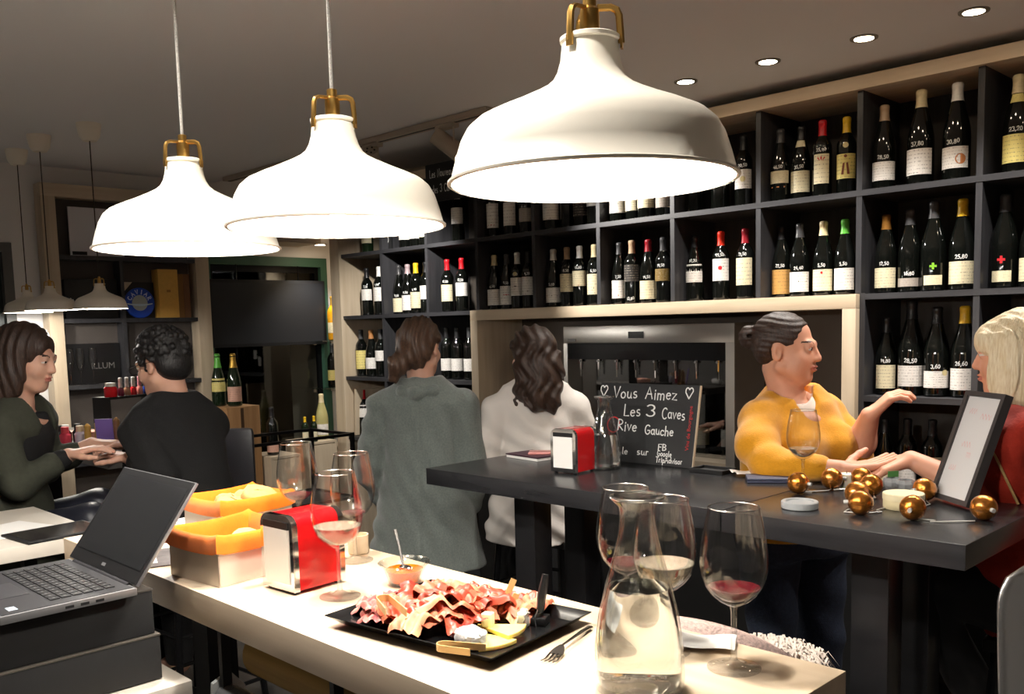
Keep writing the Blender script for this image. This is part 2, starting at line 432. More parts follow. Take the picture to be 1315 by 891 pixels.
# pale frame that surrounds the wine dispenser
nf = thing('dispenser_surround', 'pale wooden box frame built round the steel wine dispenser', 'frame', (0, D, 0))
NX0, NX1, NZ = -3.795, -1.604, 1.657
FT = .055
MB().bb(NX0, NX1, -.03, DEEP + .01, NZ - FT, NZ).build('top_board', M_OAK, nf, bevel=.002)
MB().bb(NX0, NX0 + FT, -.03, DEEP + .01, .70, NZ - FT).build('side_board', M_OAKV, nf, bevel=.002)
MB().bb(NX1 - FT, NX1, -.03, DEEP + .01, .70, NZ - FT).build('side_board', M_OAKV, nf, bevel=.002)
MB().bb(NX0 + FT, NX1 - FT, DEEP - .01, DEEP + .01, .74, NZ - FT).build('back_panel', mat('niche_brown', (84, 72, 62), .55, noise=(6, .15), stretch=(1, 1, .1)), nf)
MB().bb(NX0 + FT, NX1 - FT, -.02, DEEP - .01, .70, .74).build('counter_board', M_SHELF, nf)
MB().bb(NX0, NX1, -.01, DEEP, .0, .698).build('base_cabinet', M_DARK, nf)

# steel wine dispenser
mx0, mx1, mz0, mz1, my0, my1 = -3.19, -2.19, .745, 1.557, D + .06, D + .31
mc = thing('wine_dispenser', 'stainless steel wine dispenser with black tap bar and glass front', 'dispenser', ((mx0 + mx1) / 2, my0, mz0))
def mloc(x0, x1, y0, y1, z0, z1): return (x0 - (mx0 + mx1) / 2, x1 - (mx0 + mx1) / 2, y0 - my0, y1 - my0, z0 - mz0, z1 - mz0)
MB().bb(*mloc(mx0, mx1, my0, my1, mz1 - .085, mz1)).build('top_fascia', M_STEEL, mc, bevel=.003)
MB().bb(*mloc(mx0, mx0 + .025, my0, my1, mz0, mz1 - .085)).build('side_panel', M_STEEL, mc)
MB().bb(*mloc(mx1 - .045, mx1, my0, my1, mz0, mz1 - .085)).build('side_panel', M_STEEL, mc)
MB().bb(*mloc(mx0 + .025, mx1 - .045, my0, my1, mz0, mz0 + .19)).build('base_panel', mat('warm_steel', (205, 190, 168), .35, metal=.9, bump=(60, .05), stretch=(40, 1, 1)), mc)
MB().bb(*mloc(mx0 + .025, mx1 - .045, my1 - .02, my1, mz0 + .19, mz1 - .085)).build('rear_panel', mat('dispenser_dark', (40, 38, 37), .3, metal=.4), mc)
MB().bb(*mloc(mx0 + .025, mx1 - .045, my0 + .005, my0 + .05, mz1 - .165, mz1 - .085)).build('tap_bar', mat('black_gloss', (10, 10, 11), .12), mc)
MB().bb(*mloc(mx0 + .03, mx1 - .05, my0 + .11, my0 + .114, mz0 + .19, mz1 - .165)).build('glass_door', glass_mat('dispenser_pane', (.75, .75, .74), .6, base=.10), mc)
MB().bb(*mloc(mx0 + .42, mx0 + .51, my0 - .004, my0, mz1 - .062, mz1 - .03)).build('display', mat('display_black', (14, 14, 15), .2), mc)
MB().bb(*mloc(mx0 + .03, mx0 + .085, my0 - .003, my0, mz1 - .075, mz1 - .062)).build('maker_plate', mat('plate_grey', (92, 90, 88), .4, metal=.5), mc)
MB().bb(*mloc(mx1 - .10, mx1 - .07, my0 - .003, my0, mz0 + .12, mz0 + .15)).build('blue_label', mat('sticker_blue', (40, 70, 120), .5), mc)
for i in range(8):
    x = mx0 + .1 + i * .115
    tp = MB().cyl((0, 0, 0), (0, 0, -.05), .008, .006, 10).cyl((0, -.012, -.008), (0, .03, -.008), .006, n=8).cyl((0, 0, -.05), (0, 0, -.085), .004, n=8).build('tap', M_CHROME, mc, (x - (mx0 + mx1) / 2, .02, mz1 - .165 - mz0))
# bottles standing inside the dispenser are wine bottles, built with the others below
# ------------------------------------------------------------------ wine bottles
M_BOT = mat('dark_bottle_glass', (10, 12, 10), 0.06, spec=.6, coat=.3)
M_BOTG = mat('green_bottle_glass', (22, 36, 20), 0.07, spec=.6, coat=.3)
M_BOTW = mat('white_wine_glass', (176, 168, 112), 0.08, spec=.6, coat=.3)
M_BOTY = mat('golden_wine_glass', (214, 152, 28), 0.08, spec=.6, coat=.3)
PROF = {
 'bdx': [(0, .004), (.03, .0), (.0365, .004), (.0375, .012), (.0375, .185), (.0365, .198), (.031, .213), (.021, .228), (.0155, .240), (.0145, .252), (.0142, .28), (.0155, .283), (.0155, .295), (.013, .299), (0, .299)],
 'bgd': [(0, .004), (.032, .0), (.0395, .004), (.0405, .012), (.0405, .135), (.039, .155), (.034, .18), (.026, .208), (.0185, .236), (.0152, .258), (.0145, .278), (.016, .281), (.016, .292), (.013, .296), (0, .296)],
 'chp': [(0, .006), (.034, .0), (.0425, .005), (.044, .015), (.044, .13), (.042, .155), (.036, .185), (.027, .22), (.019, .255), (.0155, .28), (.0155, .298), (.0175, .301), (.0165, .315), (.012, .32), (0, .32)],
}
CAPZ = {'bdx': .238, 'bgd': .240, 'chp': .235}
def prof_r(kind, z):
    P = PROF[kind]
    for (r0, z0), (r1, z1) in zip(P, P[1:]):
        if z0 <= z <= z1 and z1 > z0: return r0 + (r1 - r0) * (z - z0) / (z1 - z0)
    return P[-2][0]
_bm = {}
def bottle_meshes(kind):
    if kind not in _bm:
        body = MB().lathe(PROF[kind], 24)
        zt = PROF[kind][-1][1]; zc = CAPZ[kind]
        zs = [zc + (zt - zc) * t for t in (0, .25, .5, .7, .72, .9, .97)]
        cp = [(prof_r(kind, z) + .0009, z) for z in zs] + [(.012, zt + .001), (0, zt + .001)]
        _bm[kind] = (body, MB().lathe(cp, 20))
    return _bm[kind]
_bmesh = {}
def cached(key, fn):
    if key not in _bmesh: _bmesh[key] = fn()
    return _bmesh[key]
CAPC = {'red': (186, 24, 34), 'scarlet': (222, 48, 26), 'maroon': (140, 22, 34), 'black': (24, 24, 26), 'charcoal': (58, 58, 60), 'white': (226, 224, 220), 'cream': (216, 200, 158),
        'yellow': (222, 178, 34), 'gold': (186, 146, 60), 'green': (88, 172, 62), 'silver': (176, 174, 172), 'bronze': (142, 98, 42), 'tan': (172, 146, 118), 'mauve': (166, 146, 150), 'cork': (176, 120, 70), 'grey': (110, 108, 108)}
LABC = {'white': (232, 228, 222), 'cream': (224, 214, 180), 'kraft': (196, 150, 84), 'grey': (168, 158, 148), 'black': (26, 26, 28), 'yellow': (226, 210, 128), 'dark': (52, 48, 46), 'gold': (120, 96, 40), 'pink': (206, 160, 140)}
GLASS = {'k': M_BOT, 'g': M_BOTG, 'w': M_BOTW, 'y': M_BOTY}
def cap_mat(c): return mat('capsule_' + c, CAPC[c], .35, metal=.5 if c in ('silver', 'gold', 'bronze') else 0.0, noise=(90, .12))
def lab_mat(c): return label_mat('label_' + c, LABC[c], (200, 190, 170) if c in ('black', 'dark', 'gold') else (84, 74, 70), .55)
def patch(kind, z0, z1, half, lift=.0007, top=0.0):
    mb = MB()
    def fn(u, v):
        a = (u - .5) * 2 * half; z = z0 + (z1 - z0) * v + (top * math.cos(u * PI * 2) * v if top else 0)
        r = prof_r(kind, z) + lift
        return Vector((r * math.sin(a), -r * math.cos(a), z))
    return mb.grid(fn, 12, 2)
def price_mesh(kind, txt, z, h=.0125):
    r0 = prof_r(kind, z + h * .5) + .0012
    w = stroke_width(txt, h); mb = MB()
    def wrap(x, y):
        a = x / r0; r = prof_r(kind, y) + .0012
        return Vector((r * math.sin(a), -r * math.cos(a), y))
    strokes(mb, txt, -w / 2, z, h, .0021, wrap, .12)
    return mb.mesh('price_mark', M_CHALK, smooth=0, merge=False)
def emblem(kind, shape, z, s, m, dx=0.0):
    mb = MB(); r0 = prof_r(kind, z) + .0013
    def W(x, y):
        a = (x + dx) / r0; return Vector((r0 * math.sin(a), -r0 * math.cos(a), z + y))
    if shape == 'disc':
        mb.add([W(s * math.cos(2 * PI * i / 14), s * math.sin(2 * PI * i / 14)) for i in range(14)], [tuple(range(14))])
    elif shape == 'cross':
        for a, b in ((.33, 1), (1, .33)): mb.add([W(x, y) for x, y in ((-s * a, -s * b), (s * a, -s * b), (s * a, s * b), (-s * a, s * b))], [(0, 1, 2, 3)])
    elif shape == 'lily':
        for k in (-1, 0, 1):
            mb.add([W(x, y) for x, y in ((k * .3 * s, -.5 * s), (k * .95 * s + .28 * s, .3 * s), (k * 1.0 * s, (1 - .35 * abs(k)) * s), (k * .95 * s - .28 * s, .3 * s))], [(0, 1, 2, 3)])
        mb.add([W(x, y) for x, y in ((-.7 * s, -.45 * s), (.7 * s, -.45 * s), (.7 * s, -.25 * s), (-.7 * s, -.25 * s))], [(0, 1, 2, 3)])
    elif shape == 'towerA':
        for sg in (-1, 1): mb.add([W(x * sg, y) for x, y in ((.12 * s, 1 * s), (.45 * s, 1 * s), (.75 * s, -1 * s), (.3 * s, -1 * s))], [(0, 1, 2, 3)])
        mb.add([W(x, y) for x, y in ((-.5 * s, .2 * s), (.5 * s, .2 * s), (.5 * s, -.1 * s), (-.5 * s, -.1 * s))], [(0, 1, 2, 3)])
    elif shape == 'bar':
        mb.add([W(-s, -.0022), W(0, -.0022), W(s, -.0022), W(s, .0022), W(0, .0022), W(-s, .0022)], [(0, 1, 4, 5), (1, 2, 3, 4)])
    return mb.mesh('emblem', m, smooth=0, merge=False)

def bottle(loc, kind, glass, cap, lab, price=None, face=0.0, scale=1.0, label='', group=None, lz=None, extra=None, half=1.15, neck=None):
    b = thing('wine_bottle', label, 'bottle', loc, face, group)
    b.scale = (scale,) * 3
    bd, cp = bottle_meshes(kind)
    obj_from('glass_body', cached(('b', kind, glass), lambda: bd.mesh('glass_body', GLASS[glass], 40)), b)
    obj_from('capsule', cached(('c', kind, cap), lambda: cp.mesh('capsule', cap_mat(cap), 40)), b)
    if lab:
        z0, z1 = lz or (.045, .125)
        obj_from('paper_label', cached(('l', kind, lab, z0, z1, half), lambda: patch(kind, z0, z1, half).mesh('paper_label', lab_mat(lab), 0, merge=False)), b)
    if neck:
        zz = .232 if kind != 'bdx' else .222
        obj_from('neck_label', cached(('n', kind, neck), lambda: patch(kind, zz - .02, zz + .006, .9).mesh('neck_label', lab_mat(neck), 0, merge=False)), b)
    if price:
        pz = (lz or (.045, .125))[1] + .010
        if pz > .19: pz = .02
        obj_from('price_mark', cached(('p', kind, price, pz), lambda: price_mesh(kind, price, pz)), b)
    for e in extra or ():
        obj_from('emblem', cached(('e', kind) + e[:3] + (e[3], e[4] if len(e) > 4 else 0), lambda: emblem(kind, e[0], e[1], e[2], mat('ink_' + e[3], {'red': (190, 30, 40), 'lime': (130, 190, 50), 'brown': (120, 60, 40), 'black': (40, 36, 36), 'tan': (190, 120, 70), 'paleseal': (214, 200, 150)}[e[3]], .5), e[4] if len(e) > 4 else 0)), b)
    return b

ORD = ['first', 'second', 'third', 'fourth', 'fifth', 'sixth', 'seventh', 'eighth', 'ninth', 'tenth', 'eleventh']
ROWN = {1: 'top shelf', 2: 'second shelf', 3: 'third shelf', 4: 'lowest shelf'}
ROWZ = {1: ZA + T2, 2: ZB + T2, 3: ZC + T2, 4: ZD + T2}
# row, pixel x, kind, glass, capsule, label, label band, price, options
W = []
def w(row, px, kind, glass, cap, lab, lz=None, price=None, **o): W.append((row, px, kind, glass, cap, lab, lz, price, o))
# top shelf
w(1, 468, 'bdx', 'g', 'gold', 'cream', (.06, .13)); w(1, 517, 'bdx', 'k', 'black', 'white', (.05, .15)); w(1, 531, 'bgd', 'k', 'grey', 'white', (.05, .13)); w(1, 543, 'bdx', 'k', 'black', 'cream', (.05, .14))
w(1, 586, 'bdx', 'k', 'white', 'white', (.10, .19))
w(1, 632, 'bdx', 'k', 'white', 'white', (.05, .18), extra=[('bar', .065, .018, 'red')]); w(1, 654, 'bdx', 'k', 'charcoal', 'white', (.05, .17)); w(1, 675, 'bgd', 'k', 'grey', 'grey', (.06, .13))
w(1, 707, 'bgd', 'k', 'white', 'white', (.045, .13), scale=1.12); w(1, 728, 'bdx', 'k', 'black', None); w(1, 746, 'bdx', 'k', 'charcoal', 'dark', (.05, .14)); w(1, 761, 'bdx', 'k', 'red', 'white', (.09, .16))
w(1, 788, 'bgd', 'k', 'white', 'white', (.04, .12), scale=1.05); w(1, 809, 'bgd', 'k', 'gold', 'cream', (.045, .12)); w(1, 830, 'bgd', 'k', 'yellow', 'cream', (.045, .12), scale=1.05); w(1, 852, 'bdx', 'k', 'grey', 'grey', (.04, .12))
w(1, 890, 'bdx', 'k', 'charcoal', None); w(1, 925, 'bgd', 'k', 'cork', None)
w(1, 955, 'bdx', 'k', 'black', 'white', (.075, .155), '20,50', extra=[('disc', .115, .012, 'paleseal')])
w(1, 998, 'bgd', 'k', 'charcoal', 'cream', (.075, .125), '46,50', extra=[('bar', .06, .03, 'tan')]); w(1, 1026, 'bgd', 'k', 'black', 'cream', (.03, .115), '35,50', neck='cream')
w(1, 1056, 'bdx', 'k', 'red', 'cream', (.05, .165), '25,90', half=.85, extra=[('lily', .145, .013, 'red')]); w(1, 1087, 'bdx', 'k', 'yellow', 'yellow', (.06, .155), None, extra=[('towerA', .098, .022, 'brown'), ('disc', .146, .006, 'brown'), ('disc', .188, .011, 'paleseal')])
w(1, 1135, 'bgd', 'k', 'tan', 'white', (.03, .095), '28,50', scale=1.06); w(1, 1182, 'bgd', 'k', 'cream', 'white', (.03, .11), '37,80', scale=1.16); w(1, 1228, 'bgd', 'k', 'white', 'white', (.035, .10), '30,80', scale=1.16, extra=[('disc', .062, .016, 'tan', .022)])
w(1, 1305, 'bgd', 'k', 'cream', 'yellow', (.03, .115), '23,20', scale=1.12, neck='yellow')
# second shelf
w(2, 470.5, 'bdx', 'k', 'black', 'white', (.095, .165), '7,50'); w(2, 486.5, 'bdx', 'k', 'white', 'white', (.085, .17), '9,80')
w(2, 507, 'bgd', 'k', 'charcoal', 'cream', (.012, .095), '8,50'); w(2, 521, 'bgd', 'k', 'mauve', 'white', (.02, .11), '11,50'); w(2, 535, 'bdx', 'k', 'yellow', 'cream', (.03, .125), '6,90'); w(2, 545.5, 'bdx', 'k', 'black', 'white', (.08, .16))
w(2, 574.4, 'bdx', 'k', 'red', 'cream', (.06, .155), '12,50'); w(2, 593, 'bdx', 'k', 'red', 'white', (.085, .16), '13,50')
w(2, 628.5, 'bgd', 'k', 'cream', 'white', (.025, .11), '6,50'); w(2, 644, 'bgd', 'k', 'charcoal', 'white', (.025, .125), '9,50', extra=[('bar', .078, .016, 'red')]); w(2, 662, 'bdx', 'k', 'white', 'white', (.07, .165), '9,20', extra=[('disc', .185, .011, 'paleseal'), ('bar', .12, .008, 'black')]); w(2, 678.6, 'bdx', 'k', 'black', 'white', (.07, .165), '9,20', extra=[('bar', .09, .03, 'black')])
w(2, 706.6, 'bgd', 'k', 'white', 'white', (.025, .10), '5,50', extra=[('bar', .06, .03, 'black')]); w(2, 728.4, 'bdx', 'k', 'tan', 'cream', (.075, .165), '8,50', extra=[('bar', .10, .034, 'black')]); w(2, 746, 'bdx', 'k', 'white', 'cream', (.10, .175), '12,80', extra=[('bar', .104, .034, 'red')]); w(2, 762, 'bdx', 'k', 'cream', 'cream', (.055, .155), '6,50', extra=[('bar', .085, .03, 'black')])
w(2, 790, 'bgd', 'k', 'charcoal', 'white', (.03, .115), '7,50', extra=[('bar', .043, .03, 'red')]); w(2, 810, 'bdx', 'k', 'tan', 'dark', (.105, .185), '13,80'); w(2, 832.8, 'bgd', 'k', 'maroon', 'cream', (.02, .105), '14,50'); w(2, 851.8, 'bdx', 'k', 'charcoal', 'gold', (.10, .155), '19,50')
w(2, 891, 'bgd', 'k', 'black', 'white', (.085, .165), '10,20'); w(2, 926, 'bdx', 'k', 'scarlet', 'white', (.085, .18), '21,50', extra=[('disc', .14, .009, 'red')]); w(2, 957, 'bdx', 'k', 'maroon', 'cream', (.06, .175), '21,50')
w(2, 997.8, 'bgd', 'k', 'black', 'kraft', (.015, .115), '22,50'); w(2, 1027, 'bgd', 'k', 'charcoal', 'white', (.02, .10), '24,40', extra=[('bar', .062, .034, 'black')]); w(2, 1057.5, 'bgd', 'k', 'cream', 'cream', (.02, .105), '5,50', extra=[('disc', .092, .005, 'red')]); w(2, 1084.6, 'bgd', 'k', 'green', 'white', (.02, .105), '5,50')
w(2, 1127, 'bgd', 'k', 'bronze', 'cream', (.02, .095), '12,50'); w(2, 1158.6, 'bgd', 'k', 'charcoal', 'grey', (.02, .05), '16,80', scale=1.04); w(2, 1197.4, 'bgd', 'k', 'charcoal', 'cream', (.02, .052), None, scale=1.1, half=.75, extra=[('cross', .082, .011, 'lime')]); w(2, 1234.9, 'bgd', 'k', 'yellow', 'cream', (.02, .093), '25,80', scale=1.1)
w(2, 1282, 'bgd', 'k', 'charcoal', 'cream', (.02, .055), None, scale=1.1, half=.75, extra=[('cross', .09, .012, 'red')]); w(2, 1312, 'bgd', 'k', 'black', 'cream', (.02, .1))
# third shelf
w(3, 464, 'bdx', 'k', 'charcoal', 'yellow', (.045, .165)); w(3, 478, 'bgd', 'k', 'cork', 'white', (.05, .12)); w(3, 490, 'bdx', 'k', 'charcoal', 'white', (.10, .165))
w(3, 573, 'bdx', 'k', 'black', 'white', (.05, .12)); w(3, 588, 'bdx', 'k', 'black', 'white', (.05, .12)); w(3, 604, 'bdx', 'k', 'charcoal', 'white', (.05, .12))
w(3, 1121.8, 'bgd', 'k', 'black', 'cream', (.025, .115), '19,80', half=1.0); w(3, 1161, 'bgd', 'k', 'black', 'white', (.03, .095), '28,50', scale=1.2); w(3, 1198.6, 'bgd', 'k', 'black', 'white', (.03, .085), '3,60', scale=1.12, extra=[('disc', .08, .010, 'paleseal', .03)]); w(3, 1233.6, 'bgd', 'k', 'yellow', 'white', (.025, .095), '26,60', scale=1.12)
w(3, 1290, 'bgd', 'k', 'charcoal', 'cream', (.03, .1))
# lowest shelf
w(4, 1130, 'bgd', 'k', 'black', 'cream', (.03, .1)); w(4, 1165, 'bdx', 'k', 'black', 'white', (.05, .13)); w(4, 1197, 'bdx', 'k', 'black', 'cream', (.09, .16)); w(4, 468, 'bdx', 'k', 'red', 'white', (.12, .2))

rec = []
for row, px, kind, glass, cap, lab, lz, price, o in W:
    yd = D + random.uniform(.075, .10)
    py = {1: 215, 2: 350, 3: 470, 4: 580}[row]
    x = ony(px, py, yd).x
    z = ROWZ[row]
    colk = math.floor((x - X0) / CW)
    if row == 2 and 2 <= colk <= 6: z = NZ
    rec.append([row, colk, x, yd, z, kind, glass, cap, lab, lz, price, o])
from collections import defaultdict
bays = defaultdict(list)
for r_ in rec: bays[(r_[0], r_[1])].append(r_)
for (row, colk), lst in bays.items():
    lst.sort(key=lambda q: q[2])
    # keep neighbours from running into one another and into the uprights
    lo, hi = X0 + colk * CW + T2, X0 + (colk + 1) * CW - T2
    if colk == 7 and row >= 2: lo = -1.580
    for q in lst:
        rad = .0425 * q[11].get('scale', 1); q.append(rad)
    for it in range(40):
        for a, b in zip(lst, lst[1:]):
            gap = a[12] + b[12] + .001 - math.hypot(b[2] - a[2], b[3] - a[3])
            if gap > 0: a[2] -= gap / 2 + .0003; b[2] += gap / 2 + .0003
        for q in lst: q[2] = min(max(q[2], lo + q[12]), hi - q[12])
    for i, q in enumerate(lst):
        _, _, x, y, z, kind, glass, cap, lab, lz, price, o, _r2 = q
        if row == 2 and 2 <= colk <= 6: where = f'{ORD[colk - 2]} bay along the pale frame'
        else: where = f'{ORD[colk + 1]} bay from window, {ROWN[row]}'
        look = f'{cap} capped bottle' + (f' with {lab} label' if lab else ' without label')
        lbl = f'{look}, {ORD[i]} in {where}'
        face = math.atan2(-x, y) * 0.62
        bottle((x, y, z + .0006), kind, glass, cap, lab, price, face + random.uniform(-.12, .12), label=lbl, group='wine bottles on the black shelving', lz=lz,
               scale=o.get('scale', 1), extra=o.get('extra'), half=o.get('half', 1.15), neck=o.get('neck'))
# bottles inside the dispenser
for i in range(6):
    x = -3.06 + i * .145
    bottle((x, D + .245, .9366), 'bdx', 'k' if i % 2 else 'g', ['black', 'maroon', 'cream', 'gold', 'black', 'grey'][i], ['white', 'cream', 'white', 'grey', 'cream', 'white'][i], face=.5, lz=(.05, .13),
           label=f'{["black","maroon","cream","gold","black","grey"][i]} capped bottle inside the steel dispenser, {ORD[i]} from the window end', group='bottles inside the wine dispenser')
# ------------------------------------------------------------------ lamps
M_SHADE = mat('shade_cream', (236, 229, 214), 0.38)
M_SHADEIN = mat('shade_inside_white', (245, 243, 238), 0.6)
M_BULB = mat('lit_bulb', (255, 244, 224), .4, emit=((255, 236, 205), 16.0))
M_CORD = mat('cord_grey', (150, 146, 140), .7, noise=(400, .5))
def pendant(name, loc, dia, label, group, power, shade=M_SHADE, cord=M_CORD, canopy=False):
    """cream bell shade with brass holder; loc = centre of the rim"""
    s = dia / .38; zs_ = .94
    p = thing(name, label, 'pendant lamp', loc, .55, group)
    out = [(.19, 0), (.1925, .0015), (.1925, .0045), (.188, .007), (.181, .035), (.174, .058), (.165, .075), (.152, .087), (.132, .097), (.105, .109), (.078, .122), (.060, .132), (.050, .141), (.0435, .153), (.0395, .168), (.0375, .185), (.0370, .192), (.0395, .194), (.0395, .199), (.037, .2005)]
    inn = [(.187, .001), (.185, .007), (.178, .035), (.171, .057), (.162, .073), (.15, .085), (.13, .095), (.103, .107), (.076, .120), (.058, .130), (.048, .139), (.041, .153), (.036, .17), (.0, .172)]
    out = [(r, z * zs_) for r, z in out]; inn = [(r, z * zs_) for r, z in inn]
    o = MB().lathe([(r * s, z * s) for r, z in out] + [(.0, .188 * s)], 48).build('shade', shade, p, smooth=50)
    MB().lathe([(r * s, z * s) for r, z in inn], 48).build('shade_lining', M_SHADEIN, o, smooth=60)
    MB().lathe([(.012 * s, .187 * s), (.013 * s, .189 * s), (.013 * s, .222 * s), (.009 * s, .226 * s), (.009 * s, .238 * s), (.005 * s, .240 * s), (0, .240 * s)], 16).build('socket', M_BRASS, p)
    for k in range(3):
        a = 2 * PI * k / 3
        pts = []
        for r, z in ((.0405, .177), (.0400, .192), (.0385, .212), (.0355, .219), (.028, .223), (.010, .224)):
            pts.append((r * s * math.cos(a), r * s * math.sin(a), z * s))
        br = MB().tube(pts, .003 * s, 6, flat=1.6).box((.0415 * s * math.cos(a), .0415 * s * math.sin(a), .177 * s), (.003 * s, .010 * s, .014 * s), rotz(a)).build('bracket', M_BRASS, p)
    MB().sphere((0, 0, .06 * s), .04 * s, 20, 12).cyl((0, 0, .085 * s), (0, 0, .16 * s), .016 * s, n=12).build('bulb', M_BULB, p)
    top = CEIL - loc[2]
    MB().tube([(0, 0, .238 * s), (0, 0, top - .01)], .0033 * max(s, .75), 8).build('cord', cord, p)
    if canopy: MB().lathe([(.004, top - .075), (.03, top - .075), (.044, top - .055), (.052, top - .012), (.053, top), (0, top)], 24).build('ceiling_cup', shade, p, smooth=50)
    l = bpy.data.lights.new(name + '_light', 'POINT'); l.energy = power; l.color = (1.0, .95, .88); l.shadow_soft_size = .03 * s
    lo = bpy.data.objects.new('bulb_light', l); link(lo, p); lo.location = (0, 0, .02 * s)
    return p
G3 = 'cream pendant lamps over the pale wooden table'
pendant('pendant_lamp', at(760.5, 236, 1.2326), .38, 'large cream metal pendant lamp over carafe end of pale table', G3, 15)
pendant('pendant_lamp', at(433.5, 293, 1.645), .38, 'large cream metal pendant lamp above red napkin dispenser, middle of its row', G3, 15)
pendant('pendant_lamp', at(242.5, 321, 1.975), .38, 'large cream metal pendant lamp over the orange bread baskets', G3, 15)
G4 = 'small cream pendant lamps over the manicure table'
M_CORD2 = mat('cord_dark', (60, 54, 50), .7)
pendant('small_pendant_lamp', (-4.30, 1.655, 1.69), .23, 'small cream pendant lamp with ceiling cup nearest the shop window', G4, 7, M_SHADE, M_CORD2, True)
pendant('small_pendant_lamp', (-4.68, 1.57, 1.695), .23, 'small cream pendant lamp with ceiling cup, middle of its row', G4, 7, M_SHADE, M_CORD2, True)
pendant('small_pendant_lamp', (-5.10, 1.60, 1.695), .23, 'small cream pendant lamp with ceiling cup nearest the dark door', G4, 7, M_SHADE, M_CORD2, True)

def downlight(x, y, label, power=17, z=CEIL, group='round recessed ceiling downlights', wide=105, off=None):
    p = thing('ceiling_downlight_offscreen' if off else 'ceiling_downlight', label, 'ceiling light', (x, y, z), 0, group)
    MB().lathe([(.032, -.004), (.045, -.004), (.046, 0), (.045, .001), (.033, .001)], 28, close=True).build('trim_ring', mat('downlight_ring', (150, 146, 140), .3, metal=.8), p)
    MB().lathe([(.032, -.0035), (0, -.0035)], 24).build('lens', mat('downlight_lens', (255, 245, 228), .3, emit=((255, 232, 200), 30.0)), p)
    l = bpy.data.lights.new('downlight', 'SPOT'); l.energy = power; l.color = (1, .95, .88); l.spot_size = math.radians(wide); l.spot_blend = .7; l.shadow_soft_size = .03
    lo = bpy.data.objects.new(off or 'downlight_beam', l); link(lo, p); l.name = off or 'downlight_beam'; lo.location = (0, 0, -.03)
for i, (px, py) in enumerate(((883, 105), (990, 80), (1115, 51), (1257, 18))):
    q = onz(px, py, CEIL)
    downlight(q.x, 3.14, f'round recessed ceiling downlight before the wine shelving, {ORD[i]} from the window end')
for i, x in enumerate((-.75, -.35)): downlight(x, 3.14, f'round recessed ceiling downlight before the wine shelving, {ORD[i + 4]} from the window end', off=f'shelf_downlight_{ORD[i + 4]}_offscreen')
for i, (x, y) in enumerate(((-.95, .62), (-1.60, .62), (-2.25, .62))): downlight(x, y, f'round recessed ceiling downlight above the pale table, {ORD[i]} from the aisle', 24, wide=130, off=f'table_downlight_{ORD[i]}_offscreen')
# the lit spot in the soffit over the shop window
q = onz(411, 314, 2.13)
downlight(q.x, q.y, 'small lit downlight in the soffit over the shop window', 12, z=2.13)
# ------------------------------------------------------------------ pale table with the food
TT = 1.10
M_TABLE = wood('table_oak', (226, 206, 180), (206, 184, 156), 0.38, 3, 0, 0.04)
tb = thing('wooden_high_table', 'thick pale oak high table set with platter, glasses and bread baskets', 'table', (-1.41, .9525, 0))
MB().bb(-.86, .865, -.2025, .2025, TT - .06, TT - .0006).build('tabletop', M_TABLE, tb, bevel=.002)
for sx, sy in ((-.80, -.13), (-.80, .13), (.80, -.13), (.80, .13)):
    MB().bb(sx - .04, sx + .04, sy - .04, sy + .04, 0, TT - .06).build('leg', M_BLACKMETAL, tb)

def arch_poly(wd, ht, r, n=6):
    pts = [(-wd / 2, 0)]
    pts = [(wd / 2, 0), (wd / 2, ht - r)] + [(wd / 2 - r + r * math.cos(a), ht - r + r * math.sin(a)) for a in [PI / 2 * i / n for i in range(1, n + 1)]]
    pts += [(-wd / 2 + r - r * math.sin(a), ht - r + r * math.cos(a)) for a in [PI / 2 * i / n for i in range(1, n + 1)]] + [(-wd / 2, 0)]
    return pts
RXZ = Matrix(((1, 0, 0), (0, 0, -1), (0, 1, 0)))       # poly (x, y) -> (x, z), extrusion along -y
def napkin_dispenser(loc, rz, label, group):
    p = thing('napkin_dispenser', label, 'napkin dispenser', loc, rz, group)
    w_, h_, d_ = .095, .135, .115
    MB().prism(arch_poly(w_, h_, .022), -d_ / 2 + .012, d_ / 2 - .012, RXZ, (0, 0, .006)).build('body', M_RED, p, smooth=40)
    for s in (-1, 1):
        MB().prism(arch_poly(w_ + .003, h_ + .002, .023), -.006, .006, RXZ, (0, s * (d_ / 2 - .006), .005)).build('chrome_frame', M_CHROME, p, smooth=40)
        MB().bb(-w_ / 2 + .010, w_ / 2 - .010, s * (d_ / 2 + .0008) - .001, s * (d_ / 2 + .0008) + .001, .018, .117).build('napkin_face', M_PAPER, p)
        MB().bb(-w_ / 2 + .010, w_ / 2 - .010, s * (d_ / 2 + .0006) - .0012, s * (d_ / 2 + .0006) + .0012, .117, .130).build('slot', M_DARK, p)
    for x in (-.038, .038):
        for y in (-.045, .045): MB().cyl((x, y, 0), (x, y, .007), .006, n=10).build('foot', M_DARK, p)
    return p
GD = 'red and chrome napkin dispensers'
napkin_dispenser((-1.478, .907, TT), math.radians(4), 'red and chrome napkin dispenser between bread basket and wine glass', GD)

